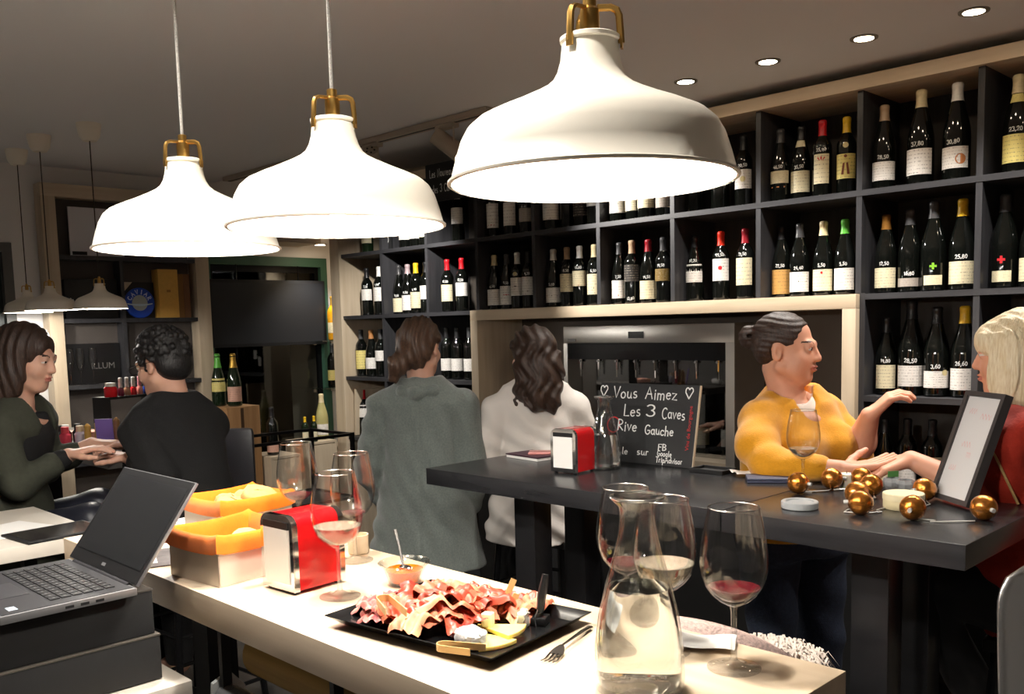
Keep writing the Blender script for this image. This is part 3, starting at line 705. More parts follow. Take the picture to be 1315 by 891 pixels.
def bread_basket(loc, rz, label, group, wx=.165, wy=.185):
    p = thing('bread_basket', label, 'bread basket', loc, rz, group)
    h_ = .072
    MB().bb(-wx / 2, wx / 2, -wy / 2, wy / 2, 0, .003).bb(-wx / 2, -wx / 2 + .003, -wy / 2, wy / 2, .003, h_).bb(wx / 2 - .003, wx / 2, -wy / 2, wy / 2, .003, h_).bb(-wx / 2, wx / 2, -wy / 2, -wy / 2 + .003, .003, h_).bb(-wx / 2, wx / 2, wy / 2 - .003, wy / 2, .003, h_).build('metal_box', mat('box_steel', (206, 194, 180), .40, metal=.2, bump=(40, .04), stretch=(1, 1, 30)), p, merge=False)
    # cloth: loops of a rounded rectangle from the inside bottom, up over the rim and down outside
    rng = random.Random(loc[0])
    def ring(o, z, wob):
        pts = []
        for k in range(48):
            t = k / 48 * 4; sd = int(t); f = t - sd
            X, Y = wx / 2 + o, wy / 2 + o
            x, y = [(-X + 2 * X * f, -Y), (X, -Y + 2 * Y * f), (X - 2 * X * f, Y), (-X, Y - 2 * Y * f)][sd]
            n = math.sin(k * .9 + z * 60) * wob + math.sin(k * 2.3) * wob * .5
            corner = min(f, 1 - f) < .04
            pts.append(Vector((x * (1 + (0 if corner else n * .10)), y * (1 + (0 if corner else n * .10)), z + n * .006 + (.003 if corner else -.004 * math.sin(f * PI)))))
        return pts
    rings = [ring(-.02, .012, .5), ring(-.012, .04, .4), ring(-.007, .07, .15), ring(-.004, .092, .03), ring(.0, .097, .02), ring(.005, .094, .02), ring(.0065, .08, .02), ring(.006, .064, .03), ring(.0055, .062, .03)]
    vs = [v for r_ in rings for v in r_]; fs = []
    for j in range(len(rings) - 1):
        for k in range(48): fs.append((j * 48 + k, j * 48 + (k + 1) % 48, (j + 1) * 48 + (k + 1) % 48, (j + 1) * 48 + k))
    fs.append(tuple(range(48)))
    m = MB(); m.add(vs, fs); m.build('cloth_liner', mat('orange_cloth', (240, 122, 6), .85, noise=(40, .08), bump=(300, .1), sheen=.2), p, smooth=60)
    return p
GB = 'steel bread baskets with orange cloth liners'
bread_basket((-1.672, .872, TT), math.radians(6), 'steel bread basket with orange cloth liner holding one slice', GB)
bread_basket((-1.99, 1.052, TT), math.radians(3), 'steel bread basket with orange cloth liner full of bread, beside paper menu', GB)
M_CRUST = mat('bread', (206, 158, 100), .85, noise=(30, .18), bump=(60, .4))
def slab(name, loc, sz, rot, m, label, cat, group=None, bev=.008, bumpy=.002):
    mb = MB().sphere((0, 0, 0), 1, 18, 12, (1, 1, 1))
    out = MB()
    def sq(v): return math.copysign(abs(v) ** .62, v)
    rng = random.Random(sum(loc))
    out.v = [(sq(x) * sz[0] / 2 + rng.uniform(-bumpy, bumpy), sq(y) * sz[1] / 2 + rng.uniform(-bumpy, bumpy), sq(z) * sz[2] / 2 + rng.uniform(-bumpy, bumpy)) for x, y, z in mb.v]; out.f = mb.f
    o = out.build(name, m, loc=loc, rot=rot, smooth=60); tag(o, label, cat, group); return o
slab('bread_slice', (-1.655, .885, TT + .052), (.07, .09, .016), (.5, .25, .7), M_CRUST, 'pale bread slice lying in the orange lined basket', 'bread')
for i, (dx, dy, dz, a) in enumerate(((-.03, .0, .06, .3), (.035, -.03, .065, 1.1), (.02, .045, .078, .6), (-.045, .05, .06, 2.2))):
    slab('bread_piece', (-1.99 + dx, 1.052 + dy, TT + dz), (.085, .06, .045), (.2 * i, .3, a), M_CRUST, 'torn chunk of crusty bread heaped in the orange lined basket', 'bread', 'bread chunks in the fuller basket')

# paper menu on the table end
pm = tag(MB().bb(-.11, .11, -.15, .15, 0, .0012).build('paper_menu', M_PAPER, loc=(-2.135, .985, TT + .0004), rot=(0, 0, math.radians(12))), 'white printed paper menu on pale table beside the laptop', 'paper')
MB().bb(-.10, .10, -.145, -.10, .0012, .0016).build('black_header', M_DARK, pm)
for k in range(9): MB().bb(-.09, .09 - .02 * (k % 3), -.08 + k * .024, -.074 + k * .024, .0012, .0015).build('text_line', mat('print_grey', (150, 148, 146), .8), pm)
pm2 = tag(MB().bb(-.08, .08, -.11, .11, 0, .002).build('folded_leaflet', mat('leaflet', (70, 66, 66), .6, noise=(30, .6)), loc=(-1.88, .85, TT + .0004), rot=(0, 0, math.radians(-20))), 'dark printed leaflet under the laptop lid on pale table', 'leaflet')
MB().bb(-.07, .07, .02, .035, .002, .0025).bb(-.07, .03, .05, .06, .002, .0025).bb(-.07, .05, -.06, -.045, .002, .0025).build('text_line', M_PAPER, pm2)

# wine glasses
GP = [(.0045, .012), (.0042, .03), (.0040, .06), (.0043, .08), (.0060, .088)]
BP = [(.004, .086), (.010, .0885), (.020, .094), (.030, .103), (.038, .114), (.0432, .128), (.0455, .142), (.0452, .158), (.043, .176), (.0395, .196), (.0355, .216), (.0345, .2215), (.0338, .2215), (.0346, .216), (.0385, .196), (.042, .176), (.0441, .158), (.0443, .142), (.042, .128), (.0365, .1145), (.029, .105), (.018, .097), (.006, .093), (0, .0925)]
FP = [(0, .0), (.034, .0), (.0362, .0012), (.0362, .0022), (.028, .0035), (.014, .006), (.0065, .011), (.0045, .014)]
M_WGLASS = glass_mat('wine_glass_clear', (.975, .975, .975), .93)
def inner_r(z):
    I = [(.0, .0925), (.006, .093), (.018, .097), (.029, .105), (.0365, .1145), (.042, .128), (.0443, .142), (.0441, .158), (.042, .176)]
    for (r0, z0), (r1, z1) in zip(I, I[1:]):
        if z0 <= z <= z1: return r0 + (r1 - r0) * (z - z0) / (z1 - z0)
    return .04
def wine_glass(loc, label, group, wine=None, level=.118, s=1.0):
    p = thing('wine_glass', label, 'wine glass', loc, random.random() * 6, group)
    p.scale = (s, s, s)
    obj_from('bowl', cached('gbowl', lambda: MB().lathe(BP, 36).mesh('bowl', M_WGLASS, 60)), p)
    obj_from('stem', cached('gstem', lambda: MB().lathe(GP, 16).mesh('stem', glass_mat('stem_glass', (.96, .97, .97), .8, base=.08), 60)), p)
    obj_from('foot', cached('gfoot', lambda: MB().lathe(FP, 32).mesh('foot', M_WGLASS, 60)), p)
    obj_from('rim', cached('grim', lambda: MB().tube([(.0341 * math.cos(2 * PI * i / 36), .0341 * math.sin(2 * PI * i / 36), .2218) for i in range(36)], .0008, 6, closed=True).mesh('rim', glass_mat('rim_glass', (.95, .95, .95), .9, rough=.15, base=.45), 60)), p)
    if wine:
        zs = [.0932 + (level - .0932) * t for t in (0, .1, .3, .55, .8, 1)]
        MB().lathe([(0, .093)] + [(inner_r(z) - .0006, z) for z in zs] + [(0, level)], 32).build('wine', wine, p, smooth=40)
    return p
M_REDW = mat('red_wine', (112, 12, 30), .04, trans=.6, ior=1.2)
M_WHITEW = mat('white_wine', (236, 222, 196), .04, trans=.75, ior=1.2)
GG = 'wine glasses on the pale wooden table'
wine_glass((-1.359, .904, TT), 'wine glass with clear wine beside the red napkin dispenser', GG, M_WHITEW, .128)
wine_glass((-1.549, 1.071, TT), 'nearly empty wine glass behind the jam bowl', GG, M_REDW, .102)
wine_glass((-1.795, 1.095, TT), 'wine glass with a little red wine before the bread filled basket', GG, M_REDW, .108)
wine_glass((-.66, 1.063, TT), 'wine glass with a puddle of red wine near the table corner', GG, M_REDW, .113)
wine_glass((-.768, 1.055, TT), 'wine glass of clear wine just behind the water carafe', GG, M_WHITEW, .13)
wine_glass((-.868, 1.095, TT), 'wine glass with red wine traces at the table back edge', GG, M_REDW, .108)

# carafes of water
def carafe(loc, label, s, group, level=.135):
    p = thing('water_carafe', label, 'carafe', loc, 0, group); p.scale = (s, s, s)
    out = [(0, .0), (.05, .0), (.0565, .004), (.058, .02), (.0565, .06), (.051, .10), (.042, .14), (.0315, .175), (.0245, .205), (.0225, .225), (.0245, .240), (.0325, .247), (.034, .2505), (.0325, .254), (.024, .254), (.0205, .245), (.0195, .225), (.0215, .205), (.0285, .175), (.039, .14), (.048, .10), (.0535, .06), (.055, .02), (.052, .010), (.02, .016), (0, .018)]
    MB().lathe(out, 40).build('glass_body', glass_mat('carafe_glass', (.975, .985, .98), .93, base=.03), p, smooth=50)
    MB().tube([(.0338 * math.cos(2 * PI * i / 40), .0338 * math.sin(2 * PI * i / 40), .2512) for i in range(40)], .0018, 8, closed=True).build('lip', glass_mat('lip_glass', (.93, .96, .95), .9, rough=.15, base=.4), p)
    def ir(z):
        I = [(.052, .010), (.055, .02), (.0535, .06), (.048, .10), (.039, .14), (.0285, .175)]
        for (r0, z0), (r1, z1) in zip(I, I[1:]):
            if z0 <= z <= z1: return r0 + (r1 - r0) * (z - z0) / (z1 - z0)
        return .05
    zs = [.0105 + (level - .0105) * t for t in (0, .1, .3, .5, .75, 1)]
    MB().lathe([(0, .0185), (.02, .0165)] + [(ir(z) - .0008, z) for z in zs] + [(0, level)], 40).build('water', mat('carafe_water', (255, 255, 255), 0.0, trans=1.0, ior=1.33), p, smooth=50)
    return p
GC = 'glass carafes of water'
carafe((-.712, .922, TT), 'clear glass carafe of water on the pale table', 1.0, GC)
# paper napkin
def crumple(name, m, loc, sx, sy, amp, rz, seed, parent=None, curl=0.0, n=10, thick=0.0):
    rng = random.Random(seed); ph = [rng.uniform(0, 6) for _ in range(6)]
    def fn(u, v):
        x, y = (u - .5) * sx, (v - .5) * sy
        z = amp * (.5 + .25 * math.sin(u * 7 + ph[0]) + .25 * math.sin(v * 8 + ph[1] + u * 3)) + curl * (u - .5) ** 2
        return Vector((x, y, z))
    mb = MB().grid(fn, n, n)
    return mb.build(name, m, parent, loc, (0, 0, rz), 180, merge=False)
tag(crumple('paper_napkin', M_PAPER, (-.752, 1.112, TT + .001), .11, .07, .010, .5, 4), 'crumpled white paper napkin beside red wine glass', 'napkin')
cu = thing('wooden_pot', 'small pale wooden pot beside a wine glass stem', 'pot', (-1.60, 1.115, TT))
MB().lathe([(0, 0), (.02, 0), (.022, .003), (.022, .04), (.019, .04), (.019, .006), (0, .006)], 20).build('body', M_OAK, cu)
MB().lathe([(0, .03), (.0188, .03)], 20).build('filling', mat('mustard', (176, 132, 60), .7), cu)

# jam bowl with spoon
jb = thing('jam_bowl', 'small clear glass bowl of orange jam with flared rim', 'bowl', (-1.335, 1.03, TT))
MB().lathe([(0, 0), (.026, 0), (.029, .003), (.034, .02), (.040, .034), (.047, .040), (.0485, .0415), (.047, .043), (.039, .037), (.032, .022), (.0265, .006), (0, .005)], 36).build('glass_body', glass_mat('bowl_glass', (.98, .98, .97), .86, base=.03), jb, smooth=60)
def jamtop(u, v):
    a = 2 * PI * u; r = v * .0345
    return Vector((r * math.cos(a), r * math.sin(a), .029 + .005 * math.sin(a * 3 + v * 6) * v * (1 - v) * 3 + .003 * math.sin(a * 5)* v * (1-v)))
MB().lathe([(0, .0055), (.026, .0065), (.031, .022), (.0345, .029)], 36).grid(jamtop, 36, 5).build('jam', mat('jam_orange', (224, 92, 2), .2, noise=(70, .3), sss=.2, coat=.5), jb, smooth=60, merge=False)
sp = thing('jam_spoon', 'steel teaspoon standing in the bowl of orange jam', 'spoon', (-1.335, 1.03, TT))
MB().tube([(-.004, .0, .036), (-.022, .008, .062), (-.042, .014, .094)], [.0022, .0025, .004], 8, flat=.5).build('handle', mat('spoon_steel', (74, 72, 70), .45, metal=.9), sp)
MB().sphere((.008, -.004, .034), 1, 14, 8, (.014, .010, .004)).build('spoon_bowl', M_CHROME, sp)

# black platter with cold cuts
pr = math.radians(7.2); pc = Vector((-1.083, .937, TT))
pl = thing('black_platter', 'rectangular black serving platter of cold cuts and cheese', 'platter', pc, pr)
mbp = MB()
def rr(wx, wy, z): return [(-wx / 2, -wy / 2, z), (wx / 2, -wy / 2, z), (wx / 2, wy / 2, z), (-wx / 2, wy / 2, z)]
rings = [rr(.29, .195, 0), rr(.30, .205, .0015), rr(.342, .247, .017), rr(.345, .250, .018), rr(.343, .248, .0195), rr(.32, .222, .0105), rr(.302, .206, .0055)]
vs = [v for r_ in rings for v in r_]; fs = [(3, 2, 1, 0), tuple(range(24, 28))]
for j in range(6):
    for k in range(4): fs.append((j * 4 + k, j * 4 + (k + 1) % 4, j * 4 + 4 + (k + 1) % 4, j * 4 + 4 + k))
mbp.add(vs, fs); mbp.build('tray', mat('platter_black', (18, 18, 19), .22, noise=(60, .2)), pl, smooth=20, bevel=.0008)
def onplat(x, y, z=0.0):
    q = rotz(pr) @ Vector((x, y, 0)); return (pc.x + q.x, pc.y + q.y, TT + .006 + z)
# folded slices
HAMS = [mat('ham_rose', (176, 70, 50), .45, noise=(26, 0), col2=(214, 132, 98), sss=.2, coat=.2), mat('ham_deep', (138, 34, 28), .4, noise=(30, 0), col2=(186, 84, 58), sss=.2, coat=.3), mat('ham_fat', (218, 158, 116), .5, noise=(24, 0), col2=(182, 82, 58), sss=.2)]
M_SAL = mat('salami_pink', (160, 46, 54), .5, noise=(60, 0), col2=(214, 142, 128), sss=.2)
def fold_mesh(name, seed, sx, sy, folds, amp, m):
    rng = random.Random(seed); p0, p1, p2 = (rng.uniform(0, 6) for _ in range(3)); k = rng.uniform(.6, 1.3)
    def fn(u, v):
        x = (u - .5) * sx; y = (v - .5) * sy
        edge = 1 + .08 * math.sin(v * 9 + p0) + .06 * math.sin(v * 17)
        x *= edge
        z = amp * (abs(math.sin(u * folds + p0 + v * k)) * .8 + .35 * math.sin(v * 4 + p1 + u * 3)) + .012 * math.sin(u * PI) 
        z += .003 * math.sin(u * 21 + p2) + .003 * math.sin(v * 19 + p1)
        y += .006 * math.sin(u * 8 + p1)
        return Vector((x, y, max(z, -.002) + .0035))
    mb = MB().grid(fn, 22, 16)
    me = mb.mesh(name, m, 180, merge=False)
    return me
hv = [fold_mesh('ham_slice', i, .080 + .008 * (i % 3), .060 + .006 * (i % 2), 4.5 + i % 3, .014 + .003 * (i % 2), HAMS[i % 3]) for i in range(6)]
rng = random.Random(11)
GH = 'folded slices of cured ham'
for i, (x, y, z, a) in enumerate([(-.045, -.065, .010, 2.4), (.05, .045, .016, .9), (.015, -.075, .006, 1.6), (-.02, .0, .026, 2.9), (.03, -.01, .030, .2), (-.02, -.05, .0, .3), (.03, -.055, .004, 1.1), (-.055, -.03, .006, 2.0), (.0, -.005, .008, .6), (.045, -.015, .006, 2.6), (-.03, .015, .012, 1.4), (.02, .02, .014, .1), (.055, .03, .008, 1.9), (-.01, -.035, .018, 2.3), (.025, -.03, .02, .8), (-.035, -.06, .008, 1.7), (.06, -.045, .004, 2.9), (.0, .03, .018, 1.0), (.04, .005, .018, 2.2), (-.05, .0, .016, .4)]):
    o = obj_from('ham_slice', hv[i % 6], loc=onplat(x - .02, y + .0, z), rot=(rng.uniform(-.25, .25), rng.uniform(-.25, .25), a + pr)); tag(o, 'thin folded slice of cured ham heaped in the middle of the platter', 'ham', GH)
dv = [fold_mesh('dried_beef_slice', 20 + i, .07, .045, 6, .010, HAMS[1]) for i in range(3)]
for i, (x, y, a) in enumerate([(-.09, .075, .2), (-.055, .085, 1.0), (-.02, .08, 2.2), (-.07, .06, 2.8), (-.10, .05, 1.6)]):
    o = obj_from('dried_beef_slice', dv[i % 3], loc=onplat(x + .02, y + .002, .002 * i), rot=(.1, .1, a + pr)); tag(o, 'dark red slice of dried ham along the platter back rim', 'ham', 'dark dried ham slices')
sv = [fold_mesh('salami_slice', 40 + i, .06, .05, 5, .011, M_SAL) for i in range(4)]
for i, (x, y, z, a) in enumerate([(-.135, -.05, 0, .1), (-.105, -.035, .004, .9), (-.075, -.055, .004, 1.8), (-.12, -.065, .008, 2.5), (-.10, -.07, .003, .5), (-.13, -.02, .003, 1.3), (-.085, -.08, 0, 2.1)]):
    o = obj_from('salami_slice', sv[i % 4], loc=onplat(x, y, z), rot=(rng.uniform(-.2, .2), rng.uniform(-.2, .2), a + pr)); tag(o, 'pink folded slice of salami at the platter end by the wine glass', 'salami', 'folded salami slices')
for i, (x, y, a) in enumerate([(.085, .06, .5), (.10, .075, 1.5), (.075, .075, 2.4)]):
    o = obj_from('ham_slice', hv[(i * 2) % 6], loc=onplat(x - .025, y, .004 * i), rot=(.2, -.1, a + pr)); tag(o, 'thin folded slice of cured ham set apart near the bamboo loop', 'ham', 'ham slices apart from the heap')
# bamboo picks: strips bent into a loop
M_BAM = mat('bamboo', (206, 170, 112), .5, noise=(30, .1), stretch=(1, 8, 1))
def bamboo(loc, rz, ln, wd, rx, label, open_=.022, ry=0.0):
    o = MB(); pts = [(-ln / 2, open_ * .5)]
    path = [(ln / 2, open_ * .62), (0, open_ * .55), (-ln / 2 + .012, open_ * .5)] + [(-ln / 2 + .012 - .011 * math.sin(t), open_ * .5 * math.cos(t)) for t in [PI * k / 6 for k in range(1, 6)]] + [(-ln / 2 + .012, -open_ * .5), (0, -open_ * .55), (ln / 2 * .6, -open_ * .6)]
    th = .0014; n = len(path); vs = []
    for i, (x, y) in enumerate(path):
        a = path[min(i + 1, n - 1)]; b = path[max(i - 1, 0)]; t = Vector((a[0] - b[0], a[1] - b[1])).normalized(); nn = Vector((-t.y, t.x)) * th / 2
        for z in (-wd / 2, wd / 2): vs += [Vector((x + nn.x, y + nn.y, z)), Vector((x - nn.x, y - nn.y, z))]
    fs = []
    for i in range(n - 1):
        a, b = i * 4, i * 4 + 4
        fs += [(a, b, b + 2, a + 2), (a + 1, a + 3, b + 3, b + 1), (a, a + 1, b + 1, b), (a + 2, b + 2, b + 3, a + 3)]
    fs += [(0, 2, 3, 1), (n * 4 - 4, n * 4 - 3, n * 4 - 1, n * 4 - 2)]
    o.add(vs, fs); ob = o.build('bamboo_tongs', M_BAM, loc=loc, rot=(rx, ry, rz), smooth=40)
    return tag(ob, label, 'bamboo tongs', 'bent bamboo serving tongs on the platter')
q = onz(500, 778, TT + .05); bamboo(q, math.radians(-22), .09, .012, 0, 'bent bamboo tongs over the salami with loop beyond the rim', .022)
q = onz(590, 832, TT + .022); bamboo(q, math.radians(25), .07, .010, 0, 'bent bamboo tongs in front beside the wrapped cheese', .02)
q = onz(652, 775, TT + .03); bamboo(q, math.radians(62), .075, .010, 0, 'bent bamboo tongs arched upright beside the small white cheese', .03, -1.1)
q = onz(622, 763, TT + .016); bamboo(q, math.radians(8), .07, .012, 0, 'bent bamboo tongs lying flat on the back rim', .012)
# cheese
M_CHEESE = mat('yellow_cheese', (240, 216, 118), .5, noise=(40, .06), sss=.2)
M_CHEESEW = mat('white_cheese', (244, 240, 230), .5, noise=(30, .05), sss=.2)
def wedge(loc, rz, r, ang, h, m, label, group=None):
    n = 8; poly = [(0, 0)] + [(r * math.cos(-ang / 2 + ang * i / n), r * math.sin(-ang / 2 + ang * i / n)) for i in range(n + 1)]
    o = MB().prism(poly, 0, h).build('cheese_slice', m, loc=loc, rot=(0, 0, rz), bevel=.0008); return tag(o, label, 'cheese', group)
q = onz(628, 822, TT + .008); wedge(onplat(.065, -.035, .0), math.radians(-12), .075, .9, .006, M_CHEESE, 'flat yellow cheese slice lying lowest on the platter')
wedge(onplat(.058, -.02, .0062), math.radians(18), .075, .8, .006, M_CHEESE, 'flat yellow cheese slice stacked on another slice')
tag(MB().bb(-.008, .008, -.008, .008, 0, .02).build('cheese_cube', mat('pale_cheese', (250, 244, 206), .5), loc=onplat(.078, -.018, .0124), rot=(0, 0, .4), bevel=.0015), 'pale cheese cube standing on the yellow slices', 'cheese')
wc = thing('wrapped_cheese', 'white cheese portion in crumpled foil at the front platter corner', 'cheese', onplat(.095, -.077, 0), math.radians(-15) + pr)
slabm = MB().sphere((0, 0, .014), 1, 22, 14, (.024, .019, .014))
rg = random.Random(5); slabm.v = [(math.copysign(abs(x / .024) ** .55, x) * .024 + rg.uniform(-.0012, .0012), math.copysign(abs(y / .019) ** .55, y) * .019 + rg.uniform(-.0012, .0012), .0142 + math.copysign(abs((z - .014) / .014) ** .6, z - .014) * .014 + rg.uniform(-.0008, .0012)) for x, y, z in slabm.v]
slabm.build('foil', mat('foil_white', (238, 238, 236), .3, metal=.15, bump=(120, .5)), wc, smooth=25)
MB().bb(-.024, .022, -.0198, -.0190, .001, .006).build('foil_seam', mat('foil_grey', (190, 190, 188), .3, metal=.6), wc)
tag(slab('goat_cheese', onplat(.105, .035, .013), (.016, .02, .03), (.1, .1, .4), M_CHEESEW, 'x', 'cheese'), 'small white cheese piece standing beside the black knife', 'cheese')
# cheese knife standing in its black foot, spreader and fork
kn = thing('cheese_knife', 'black handled cheese knife leaning up from the platter rim', 'knife', onplat(.115, .065, 0), math.radians(20) + pr)
MB().tube([(0, 0, .018), (.002, .006, .045), (.006, .014, .075)], [.008, .0105, .0075], 10, flat=.7).build('handle', mat('knife_handle', (26, 26, 27), .3), kn)
MB().box((-.002, -.006, .012), (.002, .028, .022), Matrix.Rotation(.4, 3, 'X')).build('blade', M_CHROME, kn)
MB().box((.0, .0, .006), (.024, .03, .012)).build('holder', mat('knife_handle', ()), kn, bevel=.002)
fk = thing('fork', 'steel fork lying on the pale table beside the platter', 'fork', onz(728, 835, TT), math.radians(112))
fa = onz(702, 853, TT); fb = onz(758, 808, TT); fd = (fb - fa); fk.location = fa; fk.rotation_euler = (0, 0, math.atan2(fd.y, fd.x)); FL = fd.length
MB().tube([(.052, 0, .010), (.075, 0, .009), (FL * .8, 0, .007), (FL, 0, .004)], [.0022, .0026, .0042, .0052], 10, flat=.45).build('handle', mat('fork_steel', (150, 148, 146), .18, metal=1.0), fk)
MB().grid(lambda u, v: Vector((.030 + .024 * u, (v - .5) * (.022 * (1 - u * u * .75)), .004 + .007 * u + .0)), 6, 6).build('fork_head', mat('fork_steel', ()), fk, smooth=60, merge=False)
for k in range(4): MB().tube([(.032, -.0093 + k * .0062, .0042), (.015, -.0096 + k * .0064, .0015), (.0, -.0096 + k * .0064, .004)], [.0016, .0015, .0008], 6).build('tine', mat('fork_steel', ()), fk)

# ------------------------------------------------------------------ laptop on two black boxes
bx = [(-1.95, -1.645, .385, .690, 1.025, 1.108), (-1.965, -1.638, .372, .696, .940, 1.024)]
M_CARD = mat('black_card', (24, 24, 25), .7, noise=(6, .15))
for i, (x0, x1, y0, y1, z0, z1) in enumerate(bx):
    o = thing('cardboard_box', ['flat black cardboard box carrying the laptop', 'wider flat black cardboard box lowest under the laptop'][i], 'box', ((x0 + x1) / 2, (y0 + y1) / 2, z0), 0, 'black boxes under the laptop')
    a, b = (x1 - x0) / 2, (y1 - y0) / 2
    MB().bb(-a, a, -b, b, 0, z1 - z0 - .003).build('body', M_CARD, o, bevel=.0015)
    MB().bb(-a - .001, a + .001, -b - .001, b + .001, z1 - z0 - .0028, z1 - z0).build('lid_edge', mat('card_edge', (72, 66, 60), .8), o)
ct = thing('side_counter', 'low white topped counter under the black boxes', 'counter', (-1.95, .42, 0))
MB().bb(-.62, .36, -.36, .31, .90, .938).build('worktop', mat('counter_white', (206, 198, 186), .4), ct, bevel=.002)
MB().bb(-.60, -.56, -.33, .28, 0, .90).build('side_panel', M_WALL, ct); MB().bb(.30, .34, -.33, .2, 0, .90).build('side_panel', M_WALL, ct)
lx0, lx1, ly0, ly1, lz = -1.935, -1.612, .428, .650, 1.109
lt = thing('laptop', 'open grey laptop with black screen on two black boxes', 'laptop', (lx0, ly0, lz))
LW, LD = lx1 - lx0, ly1 - ly0
M_LAPT = mat('laptop_silver', (150, 150, 152), .35, metal=.7); M_LDECK = mat('laptop_deck', (36, 36, 39), .45)
MB().bb(0, LW, 0, LD, .002, .016).build('base', M_LAPT, lt, bevel=.002)
MB().bb(.004, LW - .004, .004, LD - .006, .016, .0168).build('deck', M_LDECK, lt)
kb = MB()
for r_ in range(6):
    for c_ in range(14): kb.bb(.03 + c_ * .0188, .03 + c_ * .0188 + .0158, .088 + r_ * .0185, .088 + r_ * .0185 + .0152, .0168, .0184)
k_ = kb.build('keyboard_keys', mat('key_black', (20, 20, 22), .5), lt, merge=False); k_['kind'] = 'stuff'
kl = MB()
for r_ in range(6):
    for c_ in range(14): kl.bb(.034 + c_ * .0188, .038 + c_ * .0188, .094 + r_ * .0185, .098 + r_ * .0185, .0184, .0186)
k2 = kl.build('key_lettering', mat('key_white', (104, 104, 106), .6), lt, merge=False); k2['kind'] = 'stuff'
MB().bb(.11, .215, .012, .078, .0168, .0172).build('touchpad', mat('touchpad', (50, 50, 53), .35), lt)
MB().bb(LW - .045, LW - .022, .02, .034, .0168, .0173).build('sticker', mat('sticker_pale', (176, 190, 206), .4), lt)
for y in (.10, .125, .15): MB().bb(LW - .0012, LW + .0004, y, y + .014, .006, .0105).build('port', M_DARK, lt)
tilt = math.radians(-36)
R = Matrix.Rotation(tilt, 3, 'X')
hinge = Vector((0, LD - .004, .016))
def lid(mb, x0, x1, y0, y1, z0, z1): mb.box(hinge + R @ Vector(((x0 + x1) / 2, (y0 + y1) / 2, (z0 + z1) / 2)), (x1 - x0, y1 - y0, z1 - z0), R); return mb
lid(MB(), 0, LW, 0, .006, .004, .212).build('lid', M_LAPT, lt, bevel=.001)
lid(MB(), .002, LW - .002, -.0012, 0, .006, .210).build('bezel', mat('bezel_black', (22, 22, 24), .5), lt)
lid(MB(), .012, LW - .012, -.0018, -.0012, .030, .196).build('screen', mat('screen_black', (30, 31, 33), .35), lt)
lid(MB(), LW / 2 - .008, LW / 2 + .008, -.0018, -.0012, .014, .020).build('maker_mark', mat('mark_grey', (120, 120, 122), .4), lt)
MB().cyl((.03, LD - .002, .014), (LW - .03, LD - .002, .014), .006, n=12).build('hinge', M_LDECK, lt)
# ------------------------------------------------------------------ black bar tables
M_BAR = wood('bar_black', (30, 30, 32), (44, 44, 46), .26, 5, 0, .03)
BT = 1.10
def bar_table(name, x0, x1, label, legs):
    p = thing(name, label, 'table', ((x0 + x1) / 2, 2.2385, 0), 0, 'black bar tables'); c = (x0 + x1) / 2
    MB().bb(x0 - c, x1 - c, -.2765, .2765, BT - .055, BT - .0006).build('tabletop', M_BAR, p, bevel=.002)
    for lx in legs:
        MB().bb(lx - c - .045, lx - c + .045, -.16, -.08, .02, BT - .055).bb(lx - c - .045, lx - c + .045, .08, .16, .02, BT - .055).build('leg', mat('leg_black', (24, 24, 26), .3), p, bevel=.003, merge=False)
        MB().bb(lx - c - .06, lx - c + .06, -.24, .24, 0, .02).build('floor_plate', M_BLACKMETAL, p)
bar_table('bar_table', -2.405, -1.2575, 'long black bar table carrying chalkboard, napkin dispenser and carafe', (ony(686, 720, 2.12).x,))
bar_table('bar_table', -1.2545, -.675, 'short black bar table covered with golden light balls', (ony(1126, 780, 2.12).x,))
napkin_dispenser((-1.955, 2.205, BT), math.radians(5), 'red and chrome napkin dispenser on the black bar', GD)
carafe((-1.915, 2.312, BT), 'tall clear glass carafe of water before the chalkboard', .93, GC, .12)

# chalkboard with handwriting
bd = thing('chalkboard', 'black chalkboard with white handwriting and two hearts leaning on the bar', 'chalkboard', (-1.886, 2.462, BT))
th = math.radians(-11); RB = Matrix.Rotation(th, 3, 'X')
bd.rotation_euler = (th, 0, math.radians(1.5))
BW, BH = .40, .268
MB().bb(-BW / 2, BW / 2, 0, .008, 0, BH).build('slate', M_SLATE, bd)
MB().bb(BW / 2, BW / 2 + .003, 0, .009, 0, BH).build('edge_strip', M_OAKV, bd)
RBw = Matrix.Rotation(math.radians(1.5), 3, 'Z') @ RB
def board_uv(px, py):
    o = Vector(bd.location); n = RBw @ Vector((0, -1, 0)); d = ray(px, py)
    t = (o - CAM).dot(n) / d.dot(n); q = RBw.inverted() @ (CAM + d * t - o); return q.x, q.z
def chalk(txt, px0, px1, py, hpx, m=M_CHALK, lw=.0042, name='chalk_writing', jit=.05):
    u0, v0 = board_uv(px0, py); u1, _ = board_uv(px1, py); h = hpx * 3.05 / FPX
    k = (u1 - u0) / stroke_width(txt, 1.0) / h
    mb = MB()
    strokes(mb, txt, 0, 0, h, lw / max(k, .6) if False else lw, lambda x, y: Vector((u0 + x * k, -.0008, v0 + y)), jit)
    mb.build(name, m, bd, smooth=0, merge=False)
for a in (('<', 771, 782, 509, 15), ('Vous', 788, 820, 510, 15), ('Aimez', 829, 871, 512, 15), ('<', 880, 892, 512, 14), ('Les', 801, 824, 533, 15), ('3', 830, 844, 534, 15), ('Caves', 850, 881, 537, 14),
          ('Rive', 793, 819, 552, 14), ('Gauche', 828, 866, 557, 12), ('.le', 796, 807, 582, 9), ('sur', 818, 834, 583, 9), ('FB', 845, 857, 578, 8), ('Google', 844, 863, 585, 7), ('TripAdvisor', 842, 877, 593, 7)):
    chalk(*a, lw=.0042 if a[4] > 10 else .003)
